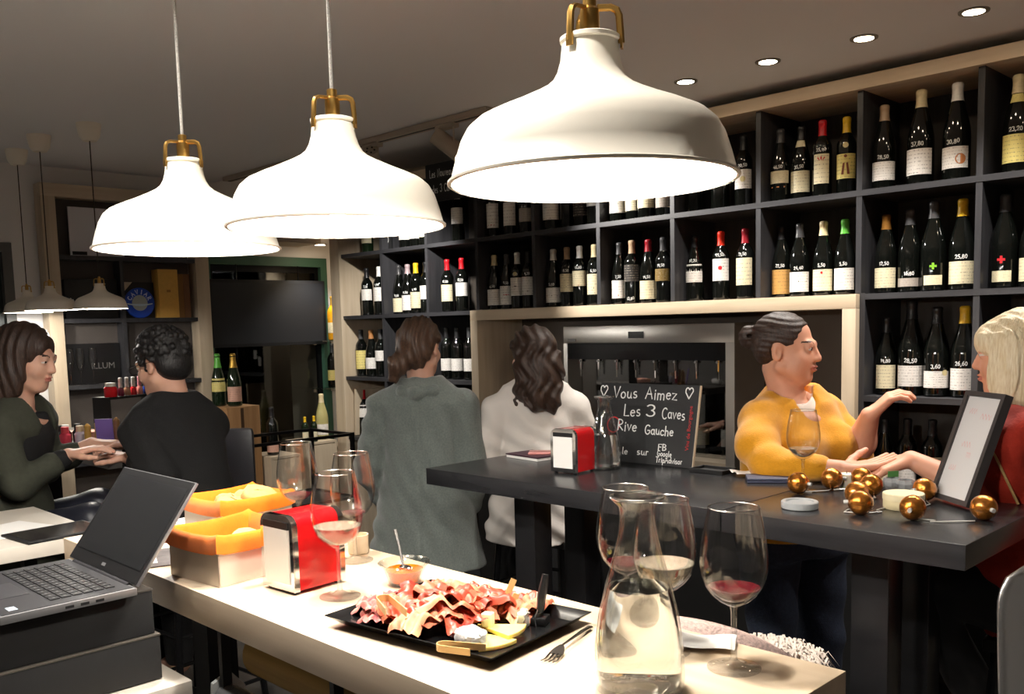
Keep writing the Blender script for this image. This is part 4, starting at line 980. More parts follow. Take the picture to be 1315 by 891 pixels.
tm = text_mesh('printed_motto', 'Vins de Bourgogne', .019, mat('print_red', (186, 40, 42), .6))
u, v = board_uv(885, 550)
o = obj_from('printed_motto', tm, bd, (u, -.0009, v)); o.rotation_euler = (math.radians(90), math.radians(-90), 0)
u, v = board_uv(788, 545)
ro = MB().lathe([(.024, -.0004), (.028, -.0004)], 24).build('red_ring', mat('print_red', ()), bd, (u, -.0009, v), (math.radians(90), 0, 0))

# second chalk sign hung on the top beam
sg = thing('chalk_sign', 'small black chalk sign hung from the pale top beam', 'sign', (-3.90, D - .034, 2.27))
MB().bb(-.23, .23, 0, .008, 0, .21).build('slate', M_SLATE, sg)
mb = MB(); strokes(mb, 'Les Nouveautes', -.20, .135, .042, .005, lambda x, y: Vector((x * .72 - .05, -.0008, y)), .05); mb.build('chalk_writing', M_CHALK, sg, smooth=0, merge=False)
mb = MB(); strokes(mb, 'des 3 Caves', -.20, .05, .042, .005, lambda x, y: Vector((x * .72 - .03, -.0008, y)), .05); mb.build('chalk_writing', M_CHALK, sg, smooth=0, merge=False)
bo = thing('shelf_card', 'small black card reading BIO among the bottles', 'sign', (ony(496, 300, D + .05).x, D + .05, ZA + T2))
MB().bb(-.05, .05, 0, .004, 0, .10).build('card', M_SLATE, bo)
mb = MB(); strokes(mb, 'BIO', -.04, .045, .035, .005, lambda x, y: Vector((x, -.0006, y))); mb.build('chalk_writing', M_CHALK, bo, smooth=0, merge=False)

# small things on the bar
nb = thing('notebook', 'pale paged notebook with dark cover lying at the bar end', 'notebook', (-2.275, 2.355, BT), math.radians(-6))
MB().bb(-.085, .085, -.06, .06, 0, .010).build('pages', M_PAPER, nb); MB().bb(-.087, .087, -.062, .062, .010, .014).build('cover', mat('cover_plum', (58, 30, 44), .5), nb)
ph = tag(MB().bb(-.035, .035, -.07, .07, 0, .008).build('smartphone', mat('phone_pink', (196, 130, 126), .3, metal=.3), loc=(-2.235, 2.385, BT + .0142), rot=(0, 0, -.9), bevel=.003), 'pinkish smartphone lying on the notebook', 'phone')
pw = thing('wallet', 'slate blue wallet lying on the bar before the yellow sweater', 'wallet', onz(990, 617, BT), math.radians(35))
MB().bb(-.07, .07, -.045, .045, 0, .006).build('back_cover', mat('wallet_blue', (62, 66, 88), .5), pw, bevel=.002); MB().bb(-.07, .07, -.045, .045, .007, .013).build('front_cover', mat('wallet_blue', ()), pw, bevel=.002)
MB().bb(-.064, .066, -.041, .041, .006, .007).build('inner_cards', M_PAPER, pw)
tag(crumple('paper_napkin', M_PAPER, onz(962, 609, BT + .001), .10, .07, .012, .9, 8), 'folded white paper napkin beside the blue wallet', 'napkin')
tr = thing('bill_tray', 'small black bill tray at the back of the bar', 'tray', (-1.60, 2.455, BT))
MB().bb(-.06, .06, -.04, .04, 0, .004).build('base', M_DARK, tr); MB().bb(-.06, .06, -.04, -.034, .004, .012).bb(-.06, .06, .034, .04, .004, .012).bb(-.06, -.054, -.034, .034, .004, .012).bb(.054, .06, -.034, .034, .004, .012).build('rim', M_DARK, tr, merge=False)
wine_glass(onz(1031, 630, BT), 'wine glass with a little clear wine before the yellow sweater', None, M_WHITEW, .118)
cs = thing('glass_coaster', 'thick frosted glass disc lying on the bar', 'coaster', onz(1027, 652, BT))
MB().lathe([(0, 0), (.043, 0), (.045, .002), (.045, .016), (.043, .018), (.034, .018), (.032, .014), (0, .014)], 36).build('disc', mat('frosted_glass', (196, 200, 202), .35, trans=.35), cs)
M_GOLD = mat('gold_crackle', (196, 122, 42), .22, metal=.85, noise=(60, .45), bump=(55, .8), coat=.8)
BALLP = [(1025, 637), (1068, 631), (1106, 630), (1119, 640), (1100, 651), (1105, 664), (1187, 646), (1172, 671), (1263, 671)]
BL = []
for i, (px, py) in enumerate(BALLP):
    q = onz(px, py - 3, BT); BL.append(q)
    b = thing('gold_light_ball', ['golden crackled light ball at the wine glass foot', 'golden crackled light ball beside the small white candle', 'golden crackled light ball closest to the touching hands', 'golden crackled light ball behind two others in the cluster',
        'golden crackled light ball touching another in the cluster', 'golden crackled light ball foremost in the cluster', 'golden crackled light ball beside the framed whiteboard foot', 'golden crackled light ball before the round cream box', 'golden crackled light ball under the whiteboard easel'][i], 'light ball', q, i * .7, 'golden string light balls')
    MB().sphere((0, 0, .0295), .0295, 24, 16).build('ball', M_GOLD, b, smooth=180)
    MB().cyl((.026, 0, .030), (.038, 0, .029), .005, n=10).build('socket', mat('clear_plastic', (214, 212, 206), .3, trans=.3), b)
pts = []
for a, b in zip(BL, BL[1:]):
    for t in (0, .2, .4, .6, .8):
        m_ = a.lerp(b, t); pts.append((m_.x + .02 * math.sin(t * 9), m_.y + .03 * math.sin(t * 7 + 1) - .02, BT + .0025))
tag(MB().tube(pts, .0016, 6).build('string_light_cable', mat('clear_cable', (206, 202, 194), .3)), 'thin clear cable linking the golden light balls', 'cable')
cb = thing('round_box', 'round cream lidded box among the golden balls', 'box', onz(1160, 652, BT))
MB().lathe([(0, 0), (.046, 0), (.047, .002), (.047, .022), (0, .022)], 32).build('base', mat('cream_card', (222, 206, 164), .6), cb)
MB().lathe([(0, .0225), (.0485, .0225), (.0485, .036), (.047, .038), (0, .038)], 32).build('lid', mat('cream_lid', (228, 214, 176), .6), cb)
cd = thing('white_candle', 'small white candle behind the golden balls', 'candle', onz(1087, 626, BT))
MB().lathe([(0, 0), (.02, 0), (.021, .002), (.021, .038), (.018, .04), (0, .039)], 24).build('wax', mat('candle_wax', (238, 228, 206), .5, sss=.3), cd); MB().cyl((0, 0, .039), (0, 0, .047), .001, n=6).build('wick', M_DARK, cd)
for i, (px, py) in enumerate(((1146, 633), (1163, 636))):
    q = onz(px, py - 4, BT); t = thing('tealight_holder', ['faceted crystal tealight holder with green tag', 'faceted crystal tealight holder beside the whiteboard frame'][i], 'tealight holder', q, .3, 'crystal tealight holders')
    MB().lathe([(0, 0), (.018, 0), (.024, .012), (.026, .024), (.022, .034), (.018, .034), (.020, .02), (.014, .01), (0, .01)], 8).build('crystal', mat('crystal', (226, 228, 230), .05, trans=.6, spec=.8), t, smooth=0)
    MB().cyl((0, 0, .011), (0, 0, .022), .013, n=16).build('tealight', mat('tealight_tin', (208, 206, 204), .3, metal=.8), t)
    if i == 0: MB().box((.0, .012, .042), (.03, .002, .016), rotz(.6)).build('green_tag', mat('tag_green', (74, 130, 66), .6), t)

# framed whiteboard on a little easel
bl, brr = Vector((-.918, 2.417, BT)), Vector((-.796, 2.322, BT))
ud = (brr - bl).normalized(); nd = Vector((-ud.y, ud.x, 0)); fw_ = .158; lean = math.atan2(.093, .262)
wb = thing('framed_whiteboard', 'dark framed small whiteboard with red scribbles on a wooden prop', 'whiteboard', bl, math.atan2(ud.y, ud.x))
RL = Matrix.Rotation(-lean, 3, 'X'); FHh = .285
def fb(mb, x0, x1, y0, y1, z0, z1): mb.box(RL @ Vector(((x0 + x1) / 2, (y0 + y1) / 2, (z0 + z1) / 2)) + Vector((0, 0, .006)), (x1 - x0, y1 - y0, z1 - z0), RL); return mb
mfr = mat('frame_dark', (58, 54, 54), .45, noise=(20, .1))
for q in ((0, .013, -.008, .014, 0, FHh), (fw_ - .013, fw_, -.008, .014, 0, FHh), (.013, fw_ - .013, -.008, .014, 0, .013), (.013, fw_ - .013, -.008, .014, FHh - .013, FHh)): fb(MB(), *q).build('frame_bar', mfr, wb)
fb(MB(), .013, fw_ - .013, -.001, .004, .013, FHh - .013).build('white_panel', mat('whiteboard_white', (214, 212, 212), .12), wb)
mb = MB()
rg = random.Random(3)
for (u, v, ln) in ((.035, .235, .03), (.085, .225, .04), (.05, .15, .035), (.08, .125, .018), (.03, .085, .028)):
    pts2 = [(u + ln * t / 10, v + .008 * math.sin(t * 2.1 + u * 60)) for t in range(11)]
    for (a, b), (c, d_) in zip(pts2, pts2[1:]):
        mb.add([RL @ Vector((a, -.0016, b - .0012)) + Vector((0, 0, .006)), RL @ Vector((c, -.0016, d_ - .0012)) + Vector((0, 0, .006)), RL @ Vector((c, -.0016, d_ + .0012)) + Vector((0, 0, .006)), RL @ Vector((a, -.0016, b + .0012)) + Vector((0, 0, .006))], [(0, 1, 2, 3)])
mb.build('red_scribble', mat('marker_red', (214, 140, 140), .6), wb, smooth=0, merge=False)
MB().tube([RL @ Vector((fw_ * .75, .016, .17)) + Vector((0, 0, .006)), (fw_ * .8, .15, .003)], .005, 8, flat=.6).build('prop_stick', M_BAM, wb)

# ------------------------------------------------------------------ seats
def bar_stool(loc, rz, label, seat_z=.74, seat=(.36, .34), m=M_BLACKMETAL, seatm=None):
    p = thing('bar_stool', label, 'stool', loc, rz, 'black bar stools')
    a, b = seat[0] / 2, seat[1] / 2
    MB().bb(-a, a, -b, b, seat_z - .035, seat_z).build('seat', seatm or M_DARK, p, bevel=.01)
    for sx in (-1, 1):
        for sy in (-1, 1): MB().cyl((sx * (a - .03), sy * (b - .03), seat_z - .034), (sx * (a + .02), sy * (b + .02), 0), .013, n=10).build('leg', m, p)
    for z in (.26, .50):
        f = 1 - z / seat_z; e = -.03 + .05 * f
        for q0, q1 in (((-1, -1), (1, -1)), ((1, -1), (1, 1)), ((1, 1), (-1, 1)), ((-1, 1), (-1, -1))):
            MB().cyl((q0[0] * (a + e), q0[1] * (b + e), z), (q1[0] * (a + e), q1[1] * (b + e), z), .008, n=8).build('footrest_bar', m, p)
    return p
bar_stool((-.645, 2.66, 0), 0.1, 'black metal bar stool under the woman in red', .74)
bar_stool((-2.62, 2.78, 0), .2, 'black metal bar stool under the woman in white tee shirt', .72)
# pink woven chair behind the pale table, white fleece beside it
pcq = at(905, 812, 1.72)
pk = thing('pink_chair', 'pale pink woven tub chair behind the pale table', 'chair', (pcq.x, pcq.y, 0), math.radians(18))
def tub(u, v):
    a = (u - .5) * 2.2; rr_ = .19 + .015 * v
    h = .68 + v * (.385 * math.cos(a * .62))
    return Vector((rr_ * math.sin(a), -rr_ * math.cos(a) + .05, h))
M_PINK = mat('pink_weave', (214, 186, 178), .8, noise=(160, .25), bump=(220, .6))
t1 = MB().grid(tub, 24, 8).build('backrest', M_PINK, pk, smooth=180, merge=False)
md = t1.modifiers.new('thick', 'SOLIDIFY'); md.thickness = .018
MB().lathe([(0, .64), (.17, .64), (.185, .655), (.185, .68), (.17, .695), (0, .70)], 28, (0, .05, 0)).build('seat', M_PINK, pk)
for k in range(4):
    a = PI / 4 + k * PI / 2; MB().cyl((.11 * math.cos(a), .05 + .11 * math.sin(a), .64), (.2 * math.cos(a), .05 + .2 * math.sin(a), 0), .013, .009, 10).build('leg', M_BLACKMETAL, pk)
fq = at(985, 842, 2.08)
fl = thing('sheepskin_stool', 'stool covered with a shaggy white sheepskin beside the pale table', 'stool', (fq.x, fq.y, 0), .4)
MB().lathe([(0, .76), (.10, .76), (.11, .77), (.11, .795), (0, .805)], 24).build('seat', M_DARK, fl)
for k in range(4):
    a = PI / 4 + k * PI / 2; MB().cyl((.08 * math.cos(a), .08 * math.sin(a), .76), (.15 * math.cos(a), .15 * math.sin(a), 0), .012, n=8).build('leg', M_BLACKMETAL, fl)
rg = random.Random(9); fm = MB()
for i in range(900):
    a = rg.uniform(0, 2 * PI); r_ = .125 * math.sqrt(rg.random()); z0 = .812 + .015 * (1 - (r_ / .125) ** 2)
    dx, dy = rg.uniform(-.02, .02) + .015 * math.cos(a) * r_ / .125, rg.uniform(-.02, .02) + .015 * math.sin(a) * r_ / .125
    p0 = Vector((r_ * math.cos(a), r_ * math.sin(a), z0 - .012)); p1 = p0 + Vector((dx * .5, dy * .5, .025)); p2 = p0 + Vector((dx * 1.3, dy * 1.3, .018 - .03 * (r_ / .125) ** 3))
    s_ = Vector((-dy, dx, 0)); s_ = (s_.normalized() if s_.length > 1e-6 else Vector((1, 0, 0))) * .004
    fm.add([p0 - s_, p0 + s_, p1 + s_ * .8, p1 - s_ * .8, p2], [(0, 1, 2, 3), (3, 2, 4)])
fl_ = fm.build('sheepskin', mat('sheepskin', (232, 218, 206), .9), fl, smooth=180, merge=False); fl_['kind'] = 'stuff'
# brushed metal chair back at the aisle
aq = at(1468, 880, 1.42)
al = thing('aluminium_chair', 'brushed aluminium chair with rounded sheet backrest in the aisle', 'chair', (aq.x, aq.y, 0), math.radians(40))
def sheet(u, v):
    x = (u - .5) * .36; z = .70 + .46 * v
    cr = .05
    k = max(0, (v - .84) / .16); x *= 1 - .28 * (1 - math.sqrt(max(0, 1 - k * k)))
    return Vector((x, .06 - .6 * x * x + .05 * v, z))
o = MB().grid(sheet, 20, 24).build('backrest', mat('aluminium', (198, 198, 198), .32, metal=1.0, bump=(80, .04), stretch=(1, 1, 30)), al, smooth=180, merge=False)
md = o.modifiers.new('thick', 'SOLIDIFY'); md.thickness = .006
MB().bb(-.19, .19, -.36, .02, .68, .70).build('seat', mat('aluminium', ()), al, bevel=.006)
for sx in (-1, 1):
    for sy in (-.34, .0): MB().cyl((sx * .17, sy, .68), (sx * .20, sy + (.03 if sy > -.1 else -.03), 0), .013, n=10).build('leg', M_STEEL, al)
# navy chair behind the table by the grey coat
nq = at(487, 705, 2.45)
nc = thing('navy_chair', 'navy upholstered bar chair with rounded back behind the pale table', 'chair', (nq.x, nq.y, 0), math.radians(45))
def nback(u, v):
    a = (u - .5) * 1.9; h = .70 + v * (.30 * math.cos(a * .7)); return Vector((.19 * math.sin(a), -.19 * math.cos(a) + .08, h))
M_NAVY = mat('navy_cloth', (28, 32, 48), .8)
o = MB().grid(nback, 20, 8).build('backrest', M_NAVY, nc, smooth=180, merge=False); md = o.modifiers.new('thick', 'SOLIDIFY'); md.thickness = .03
MB().lathe([(0, .66), (.18, .66), (.19, .68), (.18, .71), (0, .72)], 24, (0, .08, 0)).build('seat', M_NAVY, nc)
for k in range(4):
    a = PI / 4 + k * PI / 2; MB().cyl((.12 * math.cos(a), .08 + .12 * math.sin(a), .66), (.19 * math.cos(a), .08 + .19 * math.sin(a), 0), .012, n=8).build('leg', M_BLACKMETAL, nc)

# ------------------------------------------------------------------ paper roll and film cutter hung under the pale table
r0 = ony(322, 858, .80); kz = r0.z
kr = thing('paper_roll', 'brown kraft paper roll hung under the pale table front', 'paper roll', (r0.x, .83, .988))
MB().cyl((0, 0, 0), (.40, 0, 0), .045, n=28).build('roll', mat('kraft', (150, 118, 58), .7, noise=(8, .2), stretch=(.4, 8, 8)), kr)
MB().cyl((-.004, 0, 0), (.404, 0, 0), .020, n=16).build('core', mat('core_grey', (120, 116, 110), .6), kr)
for x in (-.012, .406): MB().bb(x, x + .004, -.012, .012, -.02, .0515).build('hanger', M_BLACKMETAL, kr)
fc = thing('film_cutter', 'clear cling film roll in a grey cutter under the table', 'film dispenser', (ony(300, 868, .79).x, .775, .905))
MB().cyl((0, 0, 0), (.38, 0, 0), .026, n=20).build('film_roll', mat('film', (120, 120, 122), .12, trans=.4, bump=(50, .8)), fc)
MB().prism([(-.03, -.03), (.025, -.035), (.04, .01), (.01, .045), (-.025, .03)], -.012, -.002, Matrix(((0, 0, 1), (1, 0, 0), (0, 1, 0)))).build('end_bracket', mat('bracket_grey', (170, 172, 170), .4), fc, bevel=.002)
MB().bb(-.02, .39, -.045, -.035, -.035, -.028).build('cutter_bar', M_STEEL, fc)
MB().bb(.0, .012, -.012, .006, -.02, .133).build('mounting_strap', M_DARK, fc)
MB().bb(.36, .372, -.012, .006, -.02, .133).build('mounting_strap', M_DARK, fc)
# ------------------------------------------------------------------ cabinet by the window
XC = -5.4
cabt = thing('display_cabinet', 'pale framed display cabinet with black shelves behind the manicure table', 'cabinet', (XC, 2.245, 0))
def cb_(y0, y1, x0, x1, z0, z1): return MB().bb(x0, x1, y0 - 2.245, y1 - 2.245, z0, z1)
CY0, CY1 = 1.79, 2.735
for y0, y1 in ((CY0, CY0 + .075), (CY1 - .085, CY1)): cb_(y0, y1, -.08, .02, 0, 2.33).build('post', M_OAKV, cabt, bevel=.002)
cb_(CY0, CY1, -.08, .02, 2.33, 2.40).build('top_rail', M_OAKY, cabt, bevel=.002)
cb_(CY0 + .075, CY1 - .085, -.095, -.085, 0, 2.33).build('back_panel', mat('cabinet_back', (78, 72, 68), .7), cabt)
CSH = (2.005, 1.655, 1.285, .85)
for z in CSH: cb_(CY0 + .075, CY1 - .085, -.085, .012, z - .012, z + .0114).build('shelf_board', M_SHELF, cabt)
cb_(2.195, 2.215, -.085, .008, CSH[2] + .012, CSH[0] - .012).build('divider', M_UPR, cabt)
cb_(2.44, 2.46, -.085, .008, CSH[0] + .012, 2.33).build('divider', M_UPR, cabt)
def onc(px, py): q = onx(px, py, XC); return q.y, q.z
XS = XC - .04
# things on the cabinet shelves
y0, _ = onc(97, 300); y1, _ = onc(141, 300)
po = thing('white_poster', 'white poster card with a dark cap drawing standing in cabinet top', 'poster', (XS, (y0 + y1) / 2 + .035, CSH[0] + .0125))
MB().bb(-.004, .004, -.15, .15, 0, .27).build('card', mat('poster_white', (214, 214, 220), .6), po)
mb = MB(); mb.bb(.004, .0048, .06, .13, .19, .25).bb(.004, .0048, .05, .14, .185, .195).build('drawn_cap', M_DARK, po, merge=False)
MB().bb(.004, .0048, -.14, -.06, .005, .025).build('caption_strip', M_DARK, po)
ba = tag(MB().bb(-.03, .03, -.145, .145, 0, .22).build('black_gift_box', mat('gift_black', (16, 16, 17), .3), loc=(XS, 2.035, CSH[1] + .012), bevel=.003), 'wide black gift box with white crest in the cabinet', 'box')
mb = MB()
for k in range(5): mb.box((.031, -.09 + .0 + (k - 2) * .010, .09 + .008 * abs(k - 2)), (.001, .006, .022), Matrix.Rotation((k - 2) * -.35, 3, 'X'))
mb.box((.031, -.09, .07), (.001, .05, .008)).build('crest', M_CHALK, ba, merge=False)
MB().bb(.030, .0308, -.12, -.06, .045, .053).build('crest_text', mat('print_silver', (150, 150, 150), .5), ba)
bp_ = tag(MB().bb(-.01, .01, -.10, .10, 0, .21).build('black_poster', mat('poster_black', (26, 24, 24), .5), loc=(XC - .07, 2.335, CSH[1] + .0125)), 'black display card with pale corner behind the caviar tin', 'poster')
mb = MB(); mb.add([(.0104, -.10, .21), (.0104, -.045, .21), (.0104, -.10, .15)], [(0, 1, 2)]); mb.build('pale_corner', M_OAK, bp_, smooth=0)
cq = onc(181, 388)
cv = thing('caviar_tin', 'round blue tin lid lettered CAVIAR with grey centre', 'tin', (XC - .02, cq[0], CSH[1] + .012 + .088))
RX = Matrix(((0, 0, 1), (1, 0, 0), (0, 1, 0)))
m_ = MB(); m_.lathe([(0, -.012), (.085, -.012), (.088, -.008), (.088, .004), (.084, .006), (.078, .004), (0, .004)], 40); m_.v = [tuple(RX @ Vector(v)) for v in m_.v]
m_.build('tin', mat('caviar_blue', (28, 74, 190), .35), cv)
m_ = MB(); m_.lathe([(0, .0048), (.046, .0048)], 32); m_.v = [tuple(RX @ Vector(v)) for v in m_.v]; m_.build('centre_disc', mat('caviar_grey', (170, 176, 178), .5), cv)
m_ = MB(); m_.grid(lambda u, v: RX @ Vector(((u - .5) * .15, -.012 + (v - .5) * .014 * (1 - abs(u - .5) * 1.2) - .03 * (u - .5) ** 2 * -1, .0052)), 12, 1).build('wave_band', mat('caviar_pale', (196, 214, 230), .5), cv, smooth=0, merge=False)
mb = MB()
for k, c_ in enumerate('CAVIAR'):
    a = math.radians(66 - k * 26)
    def wr(x, y, a=a): 
        d_ = Vector((math.sin(a) * -1, math.cos(a))); t_ = Vector((math.cos(a), math.sin(a)))
        p_ = d_ * (.052 + y) + t_ * x
        return Vector((.0056, p_.x, p_.y))
    strokes(mb, c_, -GL[c_][0] * .011, 0, .024, .0055, wr)
mb.build('tin_lettering', mat('caviar_lilac', (206, 214, 246), .5), cv, smooth=0, merge=False)
g0 = onc(216, 380)[0]
gb = tag(MB().bb(-.045, .045, -.06, .06, 0, .285).build('gold_gift_box', mat('gold_card', (222, 172, 84), .45, noise=(60, .05)), loc=(XS + .005, g0, CSH[1] + .012), bevel=.002), 'tall gold bottle gift box standing in the cabinet', 'box')
MB().bb(.0452, .0458, -.012, .012, .15, .165).build('stamp', mat('gold_stamp', (176, 126, 56), .5), gb)
for k, (dy, c_) in enumerate(((.081, (136, 96, 48)), (.121, (122, 84, 54)))):
    tag(MB().bb(-.040, .035, -.019, .019, 0, .26).build('brown_bottle_box', mat(f'brown_card{k}', c_, .6), loc=(XS, g0 + dy, CSH[1] + .012)), ['olive brown bottle box beside the gold box', 'russet brown bottle box against the cabinet post'][k], 'box', 'brown bottle boxes')
il = tag(MB().bb(-.008, .008, -.15, .15, 0, .23).build('black_panel_sign', mat('sign_black', (18, 18, 20), .35), loc=(XC - .065, 2.04, CSH[2] + .012)), 'black panel sign with grey lettering behind the flutes', 'sign')
o = obj_from('sign_lettering', text_mesh('sign_lettering', 'ILLUM', .05, mat('letter_grey', (110, 108, 106), .5)), il, (.0088, .05, .10)); o.rotation_euler = (math.radians(90), 0, math.radians(90))
def flute(loc, label):
    f = thing('champagne_flute', label, 'champagne flute', loc, 0, 'champagne flutes on the cabinet shelf')
    MB().lathe([(.003, .075), (.012, .085), (.020, .11), (.0245, .14), (.0235, .17), (.019, .205), (.0182, .205), (.0225, .17), (.0235, .14), (.019, .112), (.011, .088), (0, .08)], 20).build('bowl', M_WGLASS, f, smooth=60)
    MB().lathe([(.0028, .012), (.0028, .078)], 10).build('stem', _M['stem_glass'], f); MB().lathe([(0, 0), (.027, 0), (.027, .0015), (.008, .004), (.0028, .012)], 20).build('foot', M_WGLASS, f)
for i, px in enumerate((91, 106, 122)):
    flute((XC - .02, max(onc(px, 480)[0], 1.896), CSH[2] + .012), ['champagne flute nearest the cabinet post', 'champagne flute before the black panel sign', 'champagne flute beside the nail polish stand'][i])
flute((XC - .02, onc(236, 480)[0], CSH[2] + .012), 'champagne flute alone behind the person in black')

# ------------------------------------------------------------------ window dressing
bpq = onx(343, 396, XW + .03)
bk = thing('black_screen', 'flat black screen hung inside the shop window', 'screen', (XW + .03, 0, 0))
a, b = onx(268, 396, XW + .03), onx(417, 396, XW + .03)
MB().bb(-.018, .012, a.y, b.y, 1.475, 1.905).build('panel', mat('screen_panel', (24, 25, 28), .5), bk, bevel=.004)
MB().bb(.012, .0128, a.y + .02, b.y - .02, 1.495, 1.885).build('display', mat('screen_dark', (30, 32, 36), .4), bk)
MB().cyl((0, a.y + .2, 1.905), (0, a.y + .2, 2.0), .004, n=8).cyl((0, b.y - .2, 1.905), (0, b.y - .2, 2.0), .004, n=8).build('hanger', M_BLACKMETAL, bk, merge=False)
# glass shelves with bottles at the window jamb
for i, (py, lab) in enumerate(((437, 'upper'), (498, 'lower'))):
    q = onx(420, py, XW + .10)
    s_ = thing('glass_shelf', f'{lab} small glass shelf on the window jamb', 'shelf', (XW + .075, q.y + .03, q.z), 0, 'glass shelves at the window jamb')
    MB().bb(-.06, .06, -.09, .09, -.008, 0).build('pane', glass_mat('shelf_pane', (.8, .9, .86), .8, base=.15), s_)
    MB().bb(-.075, -.06, -.08, -.06, -.03, 0).bb(-.075, -.06, .06, .08, -.03, 0).build('bracket', M_STEEL, s_, merge=False)
    bottle((XW + .085, q.y + .065, q.z), 'bdx', 'y' if i == 0 else 'k', 'gold' if i == 0 else 'charcoal', 'cream' if i == 0 else 'yellow', label='golden sweet wine bottle on the upper glass shelf by the window' if i == 0 else 'dark bottle with yellow label on the lower glass shelf', face=.9, lz=(.05, .12))
# wooden block and bottles before the window
wq = onx(304, 521, -5.22)
wk = thing('wooden_block', 'tall oak block pedestal carrying champagne before the window', 'pedestal', (-5.27, wq.y, 0))
MB().bb(-.105, .13, -.11, .11, 0, wq.z - .0006).build('block', wood('oak_block', (176, 138, 96), (146, 108, 70), .6, 3, 2, .1), wk, bevel=.004)
MB().bb(.1305, .1315, -.02, .0, .3, wq.z - .01).build('crack', mat('crack_brown', (70, 48, 30), .8), wk)
bottle((-5.21, onx(301, 500, -5.21).y, wq.z + .0), 'chp', 'g', 'gold', 'pink', label='champagne bottle with gold foil on the oak pedestal', face=1.1, lz=(.03, .12), group='champagne bottles on the pedestal')
bottle((-5.315, onx(278, 500, -5.315).y + .015, wq.z + .0), 'chp', 'g', 'green', 'yellow', label='green sparkling bottle with yellow label on the oak pedestal', face=1.1, lz=(.09, .17), group='champagne bottles on the pedestal')
# pale crates with bottles under the window
c1 = onx(395, 575, -5.2)
for i, (px, h_, lab) in enumerate(((352, .80, 'pale wooden wine crate before the window beside the oak pedestal'), (400, .86, 'pale wooden wine crate holding the white wine bottle'), (438, .80, 'pale wooden wine crate against the end panel'))):
    q = onx(px, 580, -5.2)
    cr = thing('wine_crate', lab, 'crate', (-5.2 if i < 2 else -5.315, q.y, 0), 0, 'upended wine crates')
    MB().bb(-.14, .14, -.105, -.09, 0, h_).build('side_board', M_OAKV, cr); MB().bb(-.14, .14, .09, .105, 0, h_).build('side_board', M_OAKV, cr)
    MB().bb(-.14, .14, -.09, .09, h_ - .015, h_).build('top_board', M_OAKY, cr); MB().bb(-.14, -.125, -.09, .09, 0, h_ - .015).build('back_board', M_OAKV, cr); MB().bb(-.125, .14, -.09, .09, 0, .015).build('bottom_board', M_OAKY, cr)
    MB().bb(.128, .14, -.09, .09, h_ * .45, h_ - .02).build('front_slat', M_OAKV, cr)
q = onx(413, 575, -5.2); bottle((-5.18, q.y, .86), 'bgd', 'w', 'cream', 'white', label='pale white wine bottle with cream cap standing on a crate', face=1.0, lz=(.03, .1))
q = onx(343, 580, -5.2); bottle((-5.16, q.y + .02, .80), 'bdx', 'k', 'black', 'pink', label='dark bottle with rose label standing on a crate by the pedestal', face=1.0, lz=(.02, .08))
for i, px in enumerate((386, 394)):
    q = onx(px, 580, -5.2); bottle((-5.10 + .0 * i, q.y + .0 - .02 * (1 - i) , .86), 'bdx', 'g', 'yellow', 'cream', label=['short yellow capped bottle on the crate nearer the pedestal', 'short yellow capped bottle on the crate beside the white wine'][i], scale=.55, face=1.0)
# black metal rack
A_, B_, C_ = onz(290, 588, .95), onz(472, 563, .95), onz(310, 560, .95)
A_ = Vector((-4.30, 2.02, .95)); 
rk = thing('metal_rack', 'thin black metal rack frame before the window', 'rack', (-4.55, 2.60, 0))
fx0, fx1, fy0, fy1 = -.22, .20, -.42, .42
for x in (fx0, fx1):
    for y in (fy0, fy1): MB().bb(x - .01, x + .01, y - .01, y + .01, 0, .99).build('post', M_BLACKMETAL, rk)
for z in (.98, .62, .2):
    for x in (fx0, fx1): MB().bb(x - .008, x + .008, fy0 + .01, fy1 - .01, z - .008, z + .008).build('rail', M_BLACKMETAL, rk)
    for y in (fy0, fy1): MB().bb(fx0 + .01, fx1 - .01, y - .008, y + .008, z - .008, z + .008).build('rail', M_BLACKMETAL, rk)
MB().bb(fx0 + .01, fx1 - .01, fy0 + .01, fy1 - .01, .612, .62).build('shelf', M_DARK, rk)
# grey padded chair before the pedestal
gq = at(304, 575, 4.35)
gc = thing('grey_padded_chair', 'dark grey padded high chair back before the oak pedestal', 'chair', (gq.x, gq.y, 0), math.radians(50))
def gcb(u, v):
    x = (u - .5) * .24; return Vector((x, .04 - .8 * x * x, .72 + .40 * v - .0 * u))
o = MB().box((0, .03, .92), (.15, .05, .40)).build('backrest', mat('grey_pad', (62, 62, 68), .35), gc, bevel=.022)
MB().box((0, -.14, .70), (.36, .36, .06)).build('seat', mat('grey_pad', ()), gc, bevel=.02)
for sx in (-1, 1):
    for sy in (-.29, .0): MB().cyl((sx * .15, sy, .68), (sx * .17, sy, 0), .013, n=8).build('leg', M_BLACKMETAL, gc)
# slanted wooden bottle bin in the lowest bay by the window
wn2 = thing('bottle_bin', 'small bin of slanted pale boards in the lowest shelf bay', 'bottle bin', (-4.83, D + .16, ZD + T2))
for dx, tl in ((-.17, .06), (.14, 0)): MB().box((dx, 0, .155), (.016, .26, .30), Matrix.Rotation(tl, 3, 'Y')).build('board', M_OAKV, wn2)

